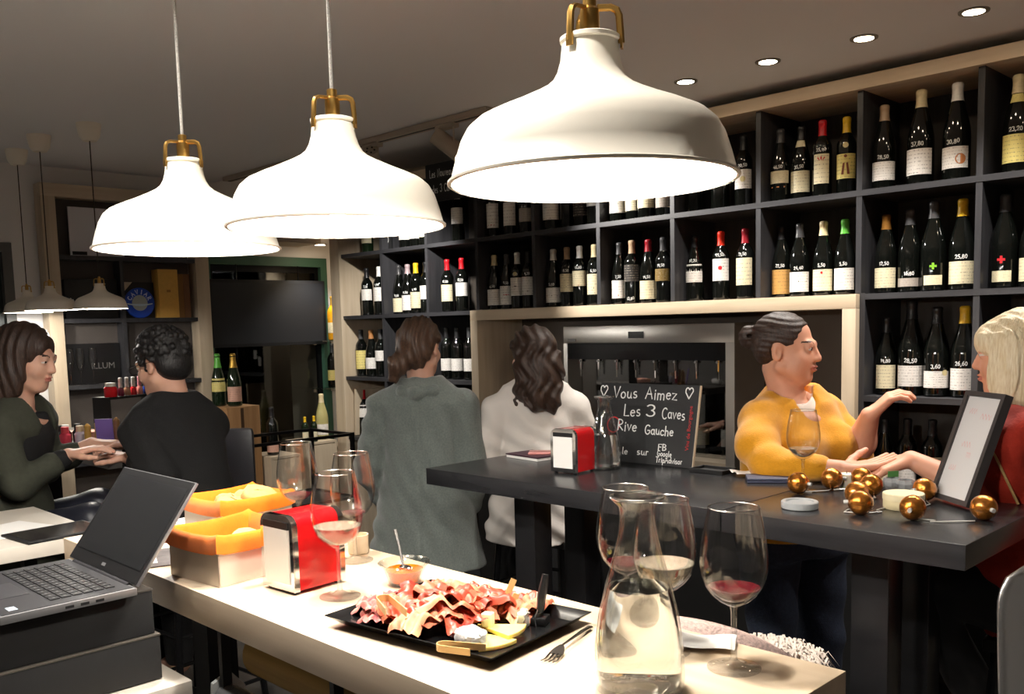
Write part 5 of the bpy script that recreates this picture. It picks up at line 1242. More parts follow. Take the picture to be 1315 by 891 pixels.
# ------------------------------------------------------------------ manicure table and its little things
mt = thing('manicure_table', 'narrow dark high table under the small pendant lamps', 'table', (-4.32, 1.58, 0))
MB().bb(-.70, .70, -.20, .20, 1.055, 1.10).build('tabletop', mat('grey_top', (116, 112, 108), .4), mt, bevel=.002)
for x in (-.62, .62): MB().bb(x - .05, x + .05, -.05, .05, .02, 1.055).build('leg', M_BLACKMETAL, mt); MB().bb(x - .2 if x > 0 else x - .06, x + .06 if x > 0 else x + .2, -.18, .18, 0, .02).build('floor_plate', M_BLACKMETAL, mt)
tow = thing('towel', 'rolled white towel under the joined hands', 'towel', onz(138, 582, 1.10), math.radians(40))
MB().cyl((-.09, 0, .022), (.09, 0, .022), .022, n=18).build('roll', mat('towel_white', (226, 224, 222), .95, bump=(200, .5)), tow, bevel=.004)
MB().cyl((-.0925, 0, .022), (.0925, 0, .022), .011, n=14).build('inner_fold', mat('towel_white', ()), tow)
sq_ = onz(160, 556, 1.10); sx_, sy_ = -4.20, 1.70
st = thing('polish_stand', 'black two step display stand for nail polish', 'display stand', (sx_, sy_, 1.10), math.radians(20))
MB().bb(-.05, .05, -.14, -.13, 0, .19).build('side_panel', M_DARK, st); MB().bb(-.05, .05, .13, .14, 0, .19).build('side_panel', M_DARK, st)
MB().bb(-.05, .05, -.14, .14, .19, .20).build('top_step', M_DARK, st); MB().bb(-.05, .12, -.13, .13, .0, .02).build('lower_step', M_DARK, st)
def polish(loc, c, capc, label, s=1.0, group='nail polish bottles on the black stand'):
    p = thing('nail_polish', label, 'nail polish', loc, .4, group); p.scale = (s, s, s)
    MB().lathe([(0, 0), (.012, 0), (.0135, .003), (.0135, .028), (.010, .034), (.006, .036), (0, .036)], 14).build('bottle', mat('polish_' + str(c), c, .1, coat=.5), p)
    MB().lathe([(0, .036), (.0085, .036), (.008, .075), (.006, .078), (0, .078)], 12).build('cap', mat('polish_cap_' + str(capc), capc, .4), p)
cols = [((120, 30, 60), (214, 210, 208), 'dark plum'), ((196, 150, 120), (228, 224, 220), 'nude'), ((214, 40, 50), (230, 226, 222), 'red'), ((232, 150, 140), (226, 150, 160), 'pink capped coral'), ((30, 60, 140), (214, 214, 218), 'blue')]
RS = rotz(math.radians(20))
for i, (c, k, nm) in enumerate(cols):
    q = Vector((sx_, sy_, 1.30)) + RS @ Vector((.02, -.045 + i * .036, 0)); polish(q, c, k, f'{nm} nail polish bottle with tall cap on the stand', 1.05)
q = Vector((sx_, sy_, 1.30)) + RS @ Vector((.02, -.10, 0))
rj = thing('red_jar', 'squat red glass jar with white lid on the polish stand', 'jar', q)
MB().lathe([(0, 0), (.026, 0), (.028, .004), (.028, .04), (.022, .046), (0, .046)], 18).build('body', mat('red_glass', (214, 24, 34), .1, coat=.5), rj); MB().lathe([(0, .046), (.022, .046), (.022, .062), (0, .064)], 18).build('lid', M_WHITE, rj)
rg = random.Random(21)
mini = [('pink_box', (206, 150, 130), 'flat salmon pink box on the manicure table'), ('gold_tube', (176, 132, 60), 'gold tube'), ('purple_leaflet', (120, 90, 170), 'purple folded leaflet')]
pb = tag(MB().bb(-.09, .09, -.04, .04, 0, .04).build('pink_box', mat('salmon', (214, 158, 138), .6), loc=onz(115, 566, 1.10) + Vector((-.06, .02, .0005)), rot=(0, 0, .6), bevel=.003), 'flat salmon pink box on the manicure table', 'box')
for i, (px, py, c, hh, lab) in enumerate(((113, 560, (190, 146, 70), .10, 'slim gold cream tube beside the pink box'), (124, 560, (206, 170, 110), .11, 'slim beige cream tube behind the pink box'), (146, 562, (120, 86, 50), .12, 'slim brown cream tube near the polish stand'))):
    t_ = thing('cream_tube', lab, 'tube', (-4.05 + .02 * i, onx(px, py, -4.05).y, 1.1005), .3, 'cream tubes')
    MB().lathe([(0, 0), (.012, 0), (.013, .003), (.014, hh * .3), (.013, hh * .9), (.004, hh), (0, hh)], 14).build('body', mat(f'tube{i}', c, .35), t_); MB().lathe([(0, 0), (.0142, 0), (.0142, .022), (0, .022)], 14).build('cap', M_BRASS, t_)
t_ = tag(MB().box((0, 0, .06), (.07, .004, .12), Matrix.Rotation(.15, 3, 'X')).build('purple_leaflet', mat('leaflet_purple', (126, 100, 176), .6), loc=(-3.98, onx(134, 545, -3.98).y, 1.101), rot=(0, 0, .9)), 'purple leaflet leaning by the polish stand', 'leaflet')
for i, (px, c, lab) in enumerate(((84, (90, 30, 40), 'wine red jar with white lid on the manicure table'), (92, (190, 184, 200), 'clear lilac jar with cork on the manicure table'), (74, (40, 40, 44), 'small black bottle near the joined hands'), (62, (196, 60, 80), 'pink ribboned bottle behind the joined hands'), (56, (24, 24, 28), 'square black bottle against the wall'))):
    q = onx(px, 555, -4.25)
    j = thing('cosmetic_jar', lab, 'jar', (q.x + .1 * (i % 2), max(q.y, 1.41) + (.09 if i == 4 else 0), 1.1005), 0, 'cosmetic jars on the manicure table')
    MB().lathe([(0, 0), (.022, 0), (.024, .004), (.024, .05), (.015, .06), (0, .06)], 16).build('body', mat(f'jar{i}', c, .15, coat=.5), j)
    MB().lathe([(0, .06), (.016, .06), (.016, .085), (0, .087)], 14).build('lid', [M_WHITE, M_OAK, M_DARK, mat('ribbon', (200, 60, 70), .5), M_DARK][i], j)
for i, px in enumerate((137, 143, 152, 158, 163)):
    q = onz(px, 566, 1.10); polish((q.x, min(q.y, 1.74), 1.1005), [(206, 190, 186), (220, 200, 196), (70, 60, 66), (226, 200, 196), (216, 196, 190)][i], (214, 210, 206), f'pale nail polish bottle standing by the hands, {ORD[i]} along', .9, 'nail polish bottles by the hands')
# side desk with papers at the aisle end
sd = thing('side_desk', 'pale desk end with papers and tablet behind the laptop', 'desk', (-2.95, .72, 0))
MB().bb(-.40, .22, -.30, .30, .96, 1.0).build('desktop', mat('desk_white', (208, 200, 188), .5), sd, bevel=.002)
for x in (-.36, .18):
    for y in (-.26, .26): MB().bb(x - .02, x + .02, y - .02, y + .02, 0, .96).build('leg', M_BLACKMETAL, sd)
tag(MB().bb(-.10, .10, -.14, .14, 0, .0012).build('printed_sheet', M_PAPER, loc=(-2.98, .80, 1.0004), rot=(0, 0, .3)), 'white printed sheet on the pale desk', 'paper')
tb2 = thing('tablet', 'dark tablet lying on the pale desk behind the laptop', 'tablet', (-2.83, .92, 1.0002), .1)
MB().bb(-.09, .09, -.12, .12, 0, .008).build('body', M_DARK, tb2, bevel=.003); MB().bb(-.08, .08, -.11, .11, .008, .0085).build('screen', mat('tablet_screen', (44, 40, 40), .1), tb2)

# ------------------------------------------------------------------ track with projectors
tk = thing('ceiling_track', 'pale ceiling track rail running beside the raised ceiling strip', 'track', (-4.15, 2.83, CEIL - .001))
MB().bb(-1.12, 1.2, -.03, .03, -.025, 0).build('rail', M_WALLB, tk, bevel=.002); MB().bb(-1.1, 1.18, -.006, .006, -.0265, -.025).build('slot', M_DARK, tk)
for i, (px, py) in enumerate(((497, 195), (585, 170))):
    x_ = onz(px, py, 2.45).x
    sp_ = thing('track_spotlight', ['cream track spotlight aimed at shelves, nearer the window', 'cream track spotlight aimed at shelves above the chalk sign'][i], 'spotlight', (x_, 2.83, CEIL - .028), 0, 'track spotlights')
    MB().bb(-.06, .06, -.02, .02, -.018, 0).build('adapter', M_WALLB, sp_)
    MB().tube([(-.045, 0, -.018), (-.045, 0, -.10), (.045, 0, -.10), (.045, 0, -.018)], .004, 6).build('yoke', M_WALLB, sp_)
    ax = Vector(((-.45, .50, -.60), (.55, .45, -.55))[i]).normalized()
    c0 = Vector((0, 0, -.085))
    hd = MB().cyl(c0 - ax * .07, c0 + ax * .07, .038, .042, 24).build('head', mat('spot_cream', (170, 158, 140), .5), sp_)
    for k in range(5):
        a = 2 * PI * k / 5; Rk = frame_to(-ax); MB().cyl(c0 - ax * .0705 + Rk @ Vector((.02 * math.cos(a), .02 * math.sin(a), 0)), c0 - ax * .073 + Rk @ Vector((.02 * math.cos(a), .02 * math.sin(a), 0)), .005, n=8).build('vent', M_DARK, hd)
    MB().cyl(c0 + ax * .066, c0 + ax * .0705, .034, n=20).build('lens', mat('spot_lens', (255, 245, 228), .3, emit=((255, 235, 205), 6.0)), hd)
    l = bpy.data.lights.new('track_beam', 'SPOT'); l.energy = 45; l.color = (1, .95, .88); l.spot_size = math.radians(75); l.spot_blend = .6; l.shadow_soft_size = .03
    lo = bpy.data.objects.new('track_beam', l); link(lo, sp_); lo.location = c0 + ax * .09; lo.rotation_mode = 'QUATERNION'; lo.rotation_quaternion = (-ax).to_track_quat('Z', 'Y')
# ------------------------------------------------------------------ people: smooth-blended solid shapes turned into one surface
def V3(*a): return np.array(a, dtype=np.float32)
class Solid:
    """a list of soft blended primitives, meshed by surface nets"""
    def __init__(s): s.ops = []; s.cuts = []; s.disp = []
    def cone(s, a, b, ra, rb=None, k=.02, sub=False):
        s.ops.append(('c', np.array(a, np.float32), np.array(b, np.float32), ra, ra if rb is None else rb, k, sub)); return s
    def chain(s, pts, rs, k=.02):
        for i in range(len(pts) - 1): s.cone(pts[i], pts[i + 1], rs[i], rs[i + 1], k)
        return s
    def ell(s, c, r, R=None, k=.02, sub=False):
        s.ops.append(('e', np.array(c, np.float32), np.array(r, np.float32), np.eye(3, dtype=np.float32) if R is None else np.array(R, np.float32), None, k, sub)); return s
    def loft(s, secs, R=None, k=.03):
        """sections (centre, a, b): ellipses stacked along z, R gives the x and y axes"""
        s.ops.append(('l', secs, np.eye(3, dtype=np.float32) if R is None else np.array(R, np.float32), None, None, k, False)); return s
    def cut(s, n, p): n = np.array(n, np.float32); n /= np.linalg.norm(n); s.cuts.append((n, float(np.dot(n, np.array(p, np.float32))))); return s
    def ripple(s, fn): s.disp.append(fn); return s
    def box(s, op):
        if op[0] == 'c':
            r = max(op[3], op[4]); return np.minimum(op[1], op[2]) - r, np.maximum(op[1], op[2]) + r
        if op[0] == 'e':
            e = np.sqrt(((op[3] * op[2][None, :]) ** 2).sum(1)); return op[1] - e, op[1] + e
        cs = np.array([q[0] for q in op[1]], np.float32); m = max(max(q[1], q[2]) for q in op[1]); e = np.array([m, m, .0], np.float32)
        return cs.min(0) - e, cs.max(0) + e
    def mesh(s, name, h=.006):
        los, his = zip(*[s.box(o) for o in s.ops if not o[6]]); pad = 5 * h
        lo = np.min(los, 0) - pad; hi = np.max(his, 0) + pad
        n = np.ceil((hi - lo) / h).astype(int) + 1
        ax = [lo[i] + h * np.arange(n[i], dtype=np.float32) for i in range(3)]
        F = np.full(n, 1.0, np.float32)
        for op in s.ops:
            a, b = s.box(op); k = op[5]; m = 1.6 * k + 4 * h
            i0 = np.clip(np.floor((a - m - lo) / h).astype(int), 0, n - 1); i1 = np.clip(np.ceil((b + m - lo) / h).astype(int) + 1, 1, n)
            if np.any(i1 <= i0): continue
            sl = tuple(slice(i0[i], i1[i]) for i in range(3))
            X, Y, Z = np.meshgrid(ax[0][sl[0]], ax[1][sl[1]], ax[2][sl[2]], indexing='ij', sparse=True)
            if op[0] == 'c':
                A, B = op[1], op[2]; d = B - A; L2 = float(d @ d) + 1e-12
                t = np.clip(((X - A[0]) * d[0] + (Y - A[1]) * d[1] + (Z - A[2]) * d[2]) / L2, 0, 1)
                g = np.sqrt((X - A[0] - t * d[0]) ** 2 + (Y - A[1] - t * d[1]) ** 2 + (Z - A[2] - t * d[2]) ** 2) - (op[3] + (op[4] - op[3]) * t)
            elif op[0] == 'e':
                C, r, R = op[1], op[2], op[3]
                P = [(X - C[0]) * R[0, i] + (Y - C[1]) * R[1, i] + (Z - C[2]) * R[2, i] for i in range(3)]
                k0 = np.sqrt(sum((P[i] / r[i]) ** 2 for i in range(3))); k1 = np.sqrt(sum((P[i] / r[i] ** 2) ** 2 for i in range(3))) + 1e-9
                g = k0 * (k0 - 1) / k1
            else:
                S = op[1]; R = op[2]; zz = np.array([q[0][2] for q in S], np.float32); o = np.argsort(zz); z1 = ax[2][sl[2]]
                f = lambda vals: np.interp(z1, zz[o], np.array(vals, np.float32)[o]).astype(np.float32)[None, None, :]
                cx, cy, aa, bb = f([q[0][0] for q in S]), f([q[0][1] for q in S]), f([q[1] for q in S]), f([q[2] for q in S])
                px = (X - cx) * R[0, 0] + (Y - cy) * R[1, 0]; py = (X - cx) * R[0, 1] + (Y - cy) * R[1, 1]
                k0 = np.sqrt((px / aa) ** 2 + (py / bb) ** 2); k1 = np.sqrt((px / aa ** 2) ** 2 + (py / bb ** 2) ** 2) + 1e-9
                g = k0 * (k0 - 1) / k1
                g = np.maximum(g, np.maximum(zz.min() - Z, Z - zz.max()))
            f0 = F[sl]
            if op[6]:
                g = -g; hh = np.clip(.5 - .5 * (g - f0) / k, 0, 1) if False else np.clip(.5 + .5 * (g - f0) / k, 0, 1)
                F[sl] = f0 + (g - f0) * hh + k * hh * (1 - hh)
            else:
                hh = np.clip(.5 + .5 * (f0 - g) / k, 0, 1); F[sl] = f0 + (g - f0) * hh - k * hh * (1 - hh)
        if s.disp or s.cuts:
            X, Y, Z = np.meshgrid(*ax, indexing='ij', sparse=True)
            for fn in s.disp: F += fn(X, Y, Z).astype(np.float32)
            for nn, d in s.cuts: F = np.maximum(F, X * nn[0] + Y * nn[1] + Z * nn[2] - d)
        F[[0, -1]] = 1; F[:, [0, -1]] = 1; F[:, :, [0, -1]] = 1
        I = F < 0
        c = np.zeros(np.array(F.shape) - 1, np.int8)
        for dx in (0, 1):
            for dy in (0, 1):
                for dz in (0, 1): c += I[dx:F.shape[0] - 1 + dx, dy:F.shape[1] - 1 + dy, dz:F.shape[2] - 1 + dz]
        act = np.argwhere((c > 0) & (c < 8)); idx = np.full(c.shape, -1, np.int32); idx[act[:, 0], act[:, 1], act[:, 2]] = np.arange(len(act))
        acc = np.zeros((len(act), 3), np.float32); cnt = np.zeros(len(act), np.float32)
        cor = [(x, y, z) for x in (0, 1) for y in (0, 1) for z in (0, 1)]
        val = {q: F[act[:, 0] + q[0], act[:, 1] + q[1], act[:, 2] + q[2]] for q in cor}
        for q in cor:
            for d in range(3):
                if q[d] == 0:
                    p = list(q); p[d] = 1; p = tuple(p); a, b = val[q], val[p]; m = (a < 0) != (b < 0)
                    t = np.where(m, a / np.where(m, a - b, 1), 0)
                    e = np.array(q, np.float32)[None, :].repeat(len(act), 0); e[:, d] += t
                    acc[m] += e[m]; cnt[m] += 1
        P = lo + h * (act + acc / cnt[:, None])
        faces = []
        for d in range(3):
            sh = [slice(None)] * 3; s1 = sh.copy(); s1[d] = slice(0, -1); s2 = sh.copy(); s2[d] = slice(1, None)
            a, b = I[tuple(s1)], I[tuple(s2)]
            e = np.argwhere(a != b); fl = a[e[:, 0], e[:, 1], e[:, 2]]
            u, v = (d + 1) % 3, (d + 2) % 3
            ok = (e[:, u] > 0) & (e[:, v] > 0) & (e[:, u] < c.shape[u]) & (e[:, v] < c.shape[v]); e = e[ok]; fl = fl[ok]
            def at_(du, dv):
                q = e.copy(); q[:, u] -= du; q[:, v] -= dv; return idx[q[:, 0], q[:, 1], q[:, 2]]
            Q = np.stack([at_(1, 1), at_(0, 1), at_(0, 0), at_(1, 0)], 1); Q[~fl] = Q[~fl][:, ::-1]; faces.append(Q)
        Q = np.concatenate(faces); Q = Q[(Q >= 0).all(1)]
        return P, Q

def np_mesh(name, parts, mats, paint=None):
    vs, fs, off = [], [], 0
    for P, Q in parts: vs.append(P); fs.append(Q + off); off += len(P)
    P = np.concatenate(vs); Q = np.concatenate(fs)
    me = bpy.data.meshes.new(name)
    me.vertices.add(len(P)); me.vertices.foreach_set('co', P.astype(np.float32).ravel())
    me.loops.add(len(Q) * 4); me.loops.foreach_set('vertex_index', Q.astype(np.int32).ravel())
    me.polygons.add(len(Q)); me.polygons.foreach_set('loop_start', np.arange(0, len(Q) * 4, 4, dtype=np.int32)); me.polygons.foreach_set('loop_total', np.full(len(Q), 4, np.int32))
    for m in mats: me.materials.append(m)
    if paint is not None:
        C = P[Q].mean(1); me.polygons.foreach_set('material_index', paint(C).astype(np.int32))
    me.update(calc_edges=True); me.validate(); me.shade_smooth()
    return me

def unit(v): v = np.array(v, np.float32); return v / np.linalg.norm(v)
def head_axes(fwd, pitch=0.0, roll=0.0):
    f = unit((fwd[0], fwd[1], 0)); r = np.array((f[1], -f[0], 0), np.float32); u = np.array((0, 0, 1), np.float32)
    f2 = f * math.cos(pitch) + u * math.sin(pitch); u2 = u * math.cos(pitch) - f * math.sin(pitch)
    r2 = r * math.cos(roll) + u2 * math.sin(roll); u3 = u2 * math.cos(roll) - r * math.sin(roll)
    return np.stack([r2, f2, u3], 1)
def head_shape(S, H, R, s=1.0, full=1.0):
    """skull, face, ears; H = centre between the ears"""
    H = np.array(H, np.float32)
    g = lambda x, y, z: H + R @ np.array((x, y, z), np.float32) * s
    E = lambda c, r, k=.015, sub=False: S.ell(g(*c), np.array(r) * s, R, k, sub)
    E((0, -.012, .038), (.073, .092, .080)); E((0, .030, -.028), (.060 * full, .066, .082), .02)
    E((0, .058, -.092), (.028 * full, .028, .022), .025)
    for d in (-1, 1):
        S.cone(g(d * .050 * full, .0, -.055), g(d * .018, .058, -.092), .022 * s, .018 * s, .02)
        E((d * .036, .060, -.030), (.024 * full, .024, .024), .015)
        E((d * .0305, .0985, .006), (.019, .016, .0125), .010, True)
        E((d * .0305, .0800, .004), (.0135, .0125, .0115), .004)
        E((d * .073, -.010, -.006), (.008, .019, .031), .006); E((d * .079, -.002, -.004), (.006, .009, .016), .005, True)
        E((d * .010, .097, -.029), (.008, .009, .007), .006)
    S.cone(g(-.034, .083, .022), g(.034, .083, .022), .010 * s, None, .014)
    S.cone(g(0, .090, .014), g(0, .1065, -.026), .0070 * s, .0105 * s, .010)
    E((0, .0950, -.0525), (.021, .0095, .0055), .006); E((0, .0935, -.0625), (.018, .0095, .0065), .006)
    E((0, .0995, -.0575), (.022, .006, .0016), .003, True)
    return g
def arm_hand(S, elbow, wrist, d, n, side, curl, r0=.044, r1=.027, spread=.0, thumb=.6, s=1.0, k=.012):
    """bare forearm and hand: d = palm direction, n = palm normal, side = +1 thumb on the (d x n) side"""
    e, w_ = np.array(elbow, np.float32), np.array(wrist, np.float32); d = unit(d); n = np.array(n, np.float32); n = unit(n - d * float(n @ d)); q = np.cross(d, n) * side
    mid = e + (w_ - e) * .4
    S.chain([e, mid, w_], [r0 * .92, r0, r1], .02)
    for i in range(4):
        o = (1.5 - i)
        S.cone(w_ + q * o * .010 * s, w_ + d * .082 * s + q * o * .0185 * s, .0150 * s, .0108 * s, k)
    ln = [.070, .078, .073, .058]
    for i in range(4):
        o = 1.5 - i; p = w_ + d * .084 * s + q * o * .0195 * s; dd = unit(d + q * o * spread)
        cu = curl[i] if isinstance(curl, (list, tuple)) else curl
        r_ = .0088 * s; nn = n.copy()
        for f_, rr_ in ((.46, .92), (.30, .86), (.24, .78)):
            cth, sth = math.cos(cu), math.sin(cu)
            dd, nn = dd * cth + nn * sth, nn * cth - dd * sth
            p2 = p + dd * ln[i] * f_ * s
            S.cone(p, p2, r_, r_ * rr_ / .95, .0035); p = p2; r_ = r_ * rr_ / .95
    p = w_ + d * .022 * s + q * .024 * s; dd = unit(d * .75 + q * thumb + n * .35)
    for L_, ra, rb in ((.042, .0150, .0115), (.032, .0112, .0098), (.026, .0098, .0080)):
        p2 = p + dd * L_ * s; S.cone(p, p2, ra * s, rb * s, .006); p = p2; dd = unit(dd + d * .22 - q * .12)
    return S
M_SKIN = mat('skin_fair', (214, 156, 128), .5, noise=(14, .05), sss=.15)
M_SKIN2 = mat('skin_pale', (206, 160, 138), .5, noise=(14, .05), sss=.15)
M_LIP = mat('lips', (190, 116, 102), .45)
M_EYEW = mat('eye_white', (216, 208, 200), .3); M_IRIS = mat('iris_dark', (52, 38, 30), .15)
def hair_mat(name, c1, c2): return mat(name, c1, .42, noise=(40, 0), col2=c2, stretch=(6, 6, .8), bump=(60, .6))
H_DARK = hair_mat('hair_dark_brown', (34, 24, 20), (66, 46, 36)); H_BLACK = hair_mat('hair_black', (14, 13, 14), (34, 32, 33)); H_BLOND = hair_mat('hair_blonde', (214, 190, 146), (244, 230, 200)); H_BROWN = hair_mat('hair_brown', (58, 42, 34), (92, 68, 52))
def finish(name, label, parts, skin, g, R, H, s, hairmat, root_z=0.0, eyes=True, cat='person'):
    """root Empty at the feet, one skin mesh, brows and eyes"""
    Ri = R.T
    def paint(C):
        L = (C - np.array(H, np.float32)) @ R / s
        lip = ((L[:, 0] / .024) ** 2 + ((L[:, 2] + .0575) / .0095) ** 2 < 1) & (L[:, 1] > .088)
        eye = (((np.abs(L[:, 0]) - .0305) / .0135) ** 2 + ((L[:, 2] - .0045) / .0060) ** 2 < 1) & (L[:, 1] > .075)
        iris = (((np.abs(L[:, 0]) - .0315) / .0070) ** 2 + ((L[:, 2] - .0045) / .0058) ** 2 < 1) & (L[:, 1] > .075)
        brow = (((np.abs(L[:, 0]) - .033) / .019) ** 2 + ((L[:, 2] - .0290 + 14 * (np.abs(L[:, 0]) - .036) ** 2) / .0028) ** 2 < 1) & (L[:, 1] > .06)
        out = np.zeros(len(C), int); out[lip] = 1; out[eye] = 2; out[iris] = 3; out[brow] = 4
        return out
    root = thing('person', label, cat, (0, 0, 0))
    obj_from('body', np_mesh('body', parts, [skin, M_LIP, M_EYEW, M_IRIS, hairmat], paint), root)
    return root
def garment(name, root, S, m, h=.007):
    return obj_from(name, np_mesh(name, [S.mesh(name, h)], [m]), root)
def N_(v): return np.array(v, np.float32)
def waves(amp, fx, fy, fz, ph=0.0):
    return lambda X, Y, Z: amp * np.sin(X * fx + Y * fy + Z * fz + ph + .8 * np.sin(Z * 14 + X * 9) )

# ---- woman in the yellow sweater, leaning on the bar
H = N_(at(1009, 449, 3.0)); R = head_axes((.965, .26), -.03)
S = Solid(); g = head_shape(S, H, R, .98, 1.08)
for d in (-1, 1): S.ell(g(d * .036, .048, -.060), (.026, .028, .030), R, .02)
NB = N_(at(1013, 511, 3.02)); tf = unit((.93, -.36, 0)); tr = np.array((tf[1], -tf[0], 0), np.float32)
C0 = N_(at(1018, 520, 3.05))
S.cone(g(0, -.026, -.06), NB, .048, .056, .016).ell(NB + V3(0, 0, -.07) + tf * .02, (.10, .085, .05), None, .04)
SRn, SLn = N_(at(976, 540, 2.96)), N_(at(1058, 529, 3.13))
S.cone(SRn, SLn, .050, None, .04).loft([((C0[0], C0[1], 1.28), .11, .07), ((C0[0], C0[1], 1.2), .14, .09), ((C0[0], C0[1], 1.0), .16, .12), ((C0[0], C0[1], .88), .19, .15)], np.stack([tr, tf, V3(0, 0, 1)], 1), .04)
hipc = N_((C0[0], C0[1], .90))
for d in (-1, 1):
    hp = hipc + tr * d * .10; S.chain([hp, hp + V3(.02, -.0, -.42), hp + V3(0, .02, -.83)], [.10, .065, .045], .03).cone(hp + V3(0, .02, -.85), hp + V3(0, .02, -.87) + tf * .13, .035, .028, .02)
body = S.mesh('b', .005)
ER, WR = N_(at(990, 597, 2.78)), N_(at(1082, 603, 2.63)); EL, WL = N_(at(1098, 588, 3.02)), N_(at(1117, 534, 2.92))
cr_ = N_((RT.x, RT.y, 0)); cf_ = N_((FW.x, FW.y, 0))
A1 = arm_hand(Solid(), ER, WR, cr_ * .97 + cf_ * .1 + V3(0, 0, .12), (0, 0, 1), -1, .12, .033, .026, .05, .55).mesh('a', .003)
A2 = arm_hand(Solid(), EL, WL, cr_ * .55 - cf_ * .25 + V3(0, 0, .62), cr_ * .35 + cf_ * .1 + V3(0, 0, -1), 1, [.55, .5, .48, .5], .046, .029, .14, .9).mesh('a', .003)
pw_ = finish('person', 'woman in mustard yellow sweater with hair in a bun leaning on the bar', [body, A1, A2], M_SKIN, g, R, H, .98, H_DARK)
def sleeve(S, a, b, c, r0, r1, r2, k=.035): return S.chain([a, b, c], [r0, r1, r2], k)
T = Solid(); TR3 = np.stack([tr, tf, V3(0, 0, 1)], 1)
T.loft([((C0[0], C0[1], 1.355), .085, .075), ((C0[0], C0[1], 1.30), .145, .110), ((C0[0], C0[1], 1.2), .185, .145), ((C0[0], C0[1], 1.06), .18, .145), ((C0[0], C0[1], .92), .205, .165), ((C0[0], C0[1], .84), .21, .17)], TR3, .04)
T.cone(SRn, SLn, .060, None, .05)
for d in (-1, 1): T.ell(C0 + tf * .105 + tr * d * .075 + V3(0, 0, -.135), (.085, .085, .085), None, .045)
sleeve(T, SRn, N_(at(972, 572, 2.86)), ER, .066, .062, .056, .022); T.cone(ER, ER + (WR - ER) * .70, .054, .040, .02)
sleeve(T, SLn, N_(at(1080, 556, 3.10)), EL + (WL - EL) * .04, .064, .058, .055, .022)
T.cone(NB + V3(0, 0, .0) + tf * .01, NB + V3(0, 0, .2), .068, .085, .010, True)
T.cone(NB + tf * .10 + V3(0, 0, .0), NB + tf * .155 + V3(0, 0, -.078), .046, .010, .008, True)
T.ripple(waves(.0020, 20, -16, 26)).ripple(waves(.0014, -55, 38, 66, 1.0)).cut((0, 0, -1), (0, 0, .86))
garment('sweater', pw_, T, mat('mustard_knit', (208, 142, 8), .85, noise=(120, .06), bump=(260, .35), sheen=.3), .006)
U = Solid().loft([((C0[0], C0[1], 1.335), .09, .08), ((C0[0], C0[1], 1.29), .150, .106), ((C0[0], C0[1], 1.22), .165, .128)], TR3, .03).cone(NB + V3(0, 0, -.012) + tf * .01, NB + V3(0, 0, .2), .064, .085, .01, True).cone(NB + tf * .10 + V3(0, 0, .035), NB + tf * .14 + V3(0, 0, -.02), .046, .022, .008, True)
garment('undershirt', pw_, U, mat('undershirt_white', (226, 214, 202), .9), .006)
JN = Solid()
JN.loft([((hipc[0], hipc[1], .98), .185, .15), ((hipc[0], hipc[1], .88), .205, .165), ((hipc[0], hipc[1], .80), .19, .15)], TR3, .03)
for d in (-1, 1):
    hp = hipc + tr * d * .10; JN.chain([hp, hp + V3(.02, 0, -.42), hp + V3(0, .02, -.80)], [.108, .074, .060], .03)
JN.ripple(waves(.003, 30, 10, 45)).cut((0, 0, -1), (0, 0, .06))
garment('jeans', pw_, JN, mat('denim_navy', (34, 42, 60), .9, noise=(90, .2), bump=(200, .3)), .008)
HR = Solid(); sc_ = .98
HR.ell(g(0, -.018, .042), np.array((.0775, .0945, .0825)), R, .01).ell(g(0, -.055, .0), np.array((.066, .050, .055)), R, .02)
HR.ell(g(0, .098, -.020), np.array((.090, .080, .108)), R, .006, True)
HR.ell(g(0, .02, -.09), np.array((.10, .055, .075)), R, .006, True)
for d in (-1, 1): HR.ell(g(d * .075, -.008, -.012), np.array((.03, .026, .036)), R, .008, True)
bun = g(0, -.122, .040); HR.ell(bun, (.034, .034, .038), None, .012); HR.cone(g(0, -.09, .03), bun, .025, .025, .02); HR.ell(bun + N_((0, 0, .0)) - tr * 0 + cf_ * -.02, (.014, .014, .014), None, .01, True)
HR.ripple(lambda X, Y, Z: .0012 * np.sin(Z * 330 + 3 * np.sin(X * 20 + Y * 16))).cut((0, 0, -1), g(0, 0, -.060))
garment('hair', pw_, HR, H_DARK, .004)

# ---- blonde woman in red at the end of the bar
H = N_(at(1309, 455, 2.42)); R = head_axes((-1, -.12), -.05)
S = Solid(); g = head_shape(S, H, R, .98)
NB = H + V3(.02, .0, -.165); SL, SR = N_((H[0] + .035, H[1] - .17, 1.265)), N_((H[0] + .035, H[1] + .17, 1.265))
S.cone(g(0, -.025, -.06), NB, .052, .056, .03).cone(SL, SR, .055, None, .05)
bx_, by_ = H[0] + .05, H[1]
hipc = N_((H[0] + .13, H[1] - .0, .83))
T3 = np.stack([V3(0, 1, 0), V3(-1, 0, 0), V3(0, 0, 1)], 1)
S.loft([((bx_, by_, 1.27), .15, .10), ((bx_ + .03, by_, 1.1), .15, .11), ((bx_ + .07, by_, .9), .15, .12), ((hipc[0], hipc[1], .80), .18, .14)], T3, .04)
KN = [N_(at(1172, 742, 2.42)), N_(at(1215, 752, 2.62))]; AN = [N_(at(1268, 915, 2.50)), N_(at(1300, 925, 2.66))]
for i, d in enumerate((-1, 1)):
    hp = hipc + V3(0, d * .09, -.01); S.chain([hp, KN[i], AN[i]], [.09, .06, .042], .03).cone(AN[i], AN[i] + V3(-.13, 0, -.05), .035, .028, .02)
body = S.mesh('b', .005)
EL, WL = N_((H[0] - .02, 2.585, 1.075)), N_(at(1170, 590, 2.60))
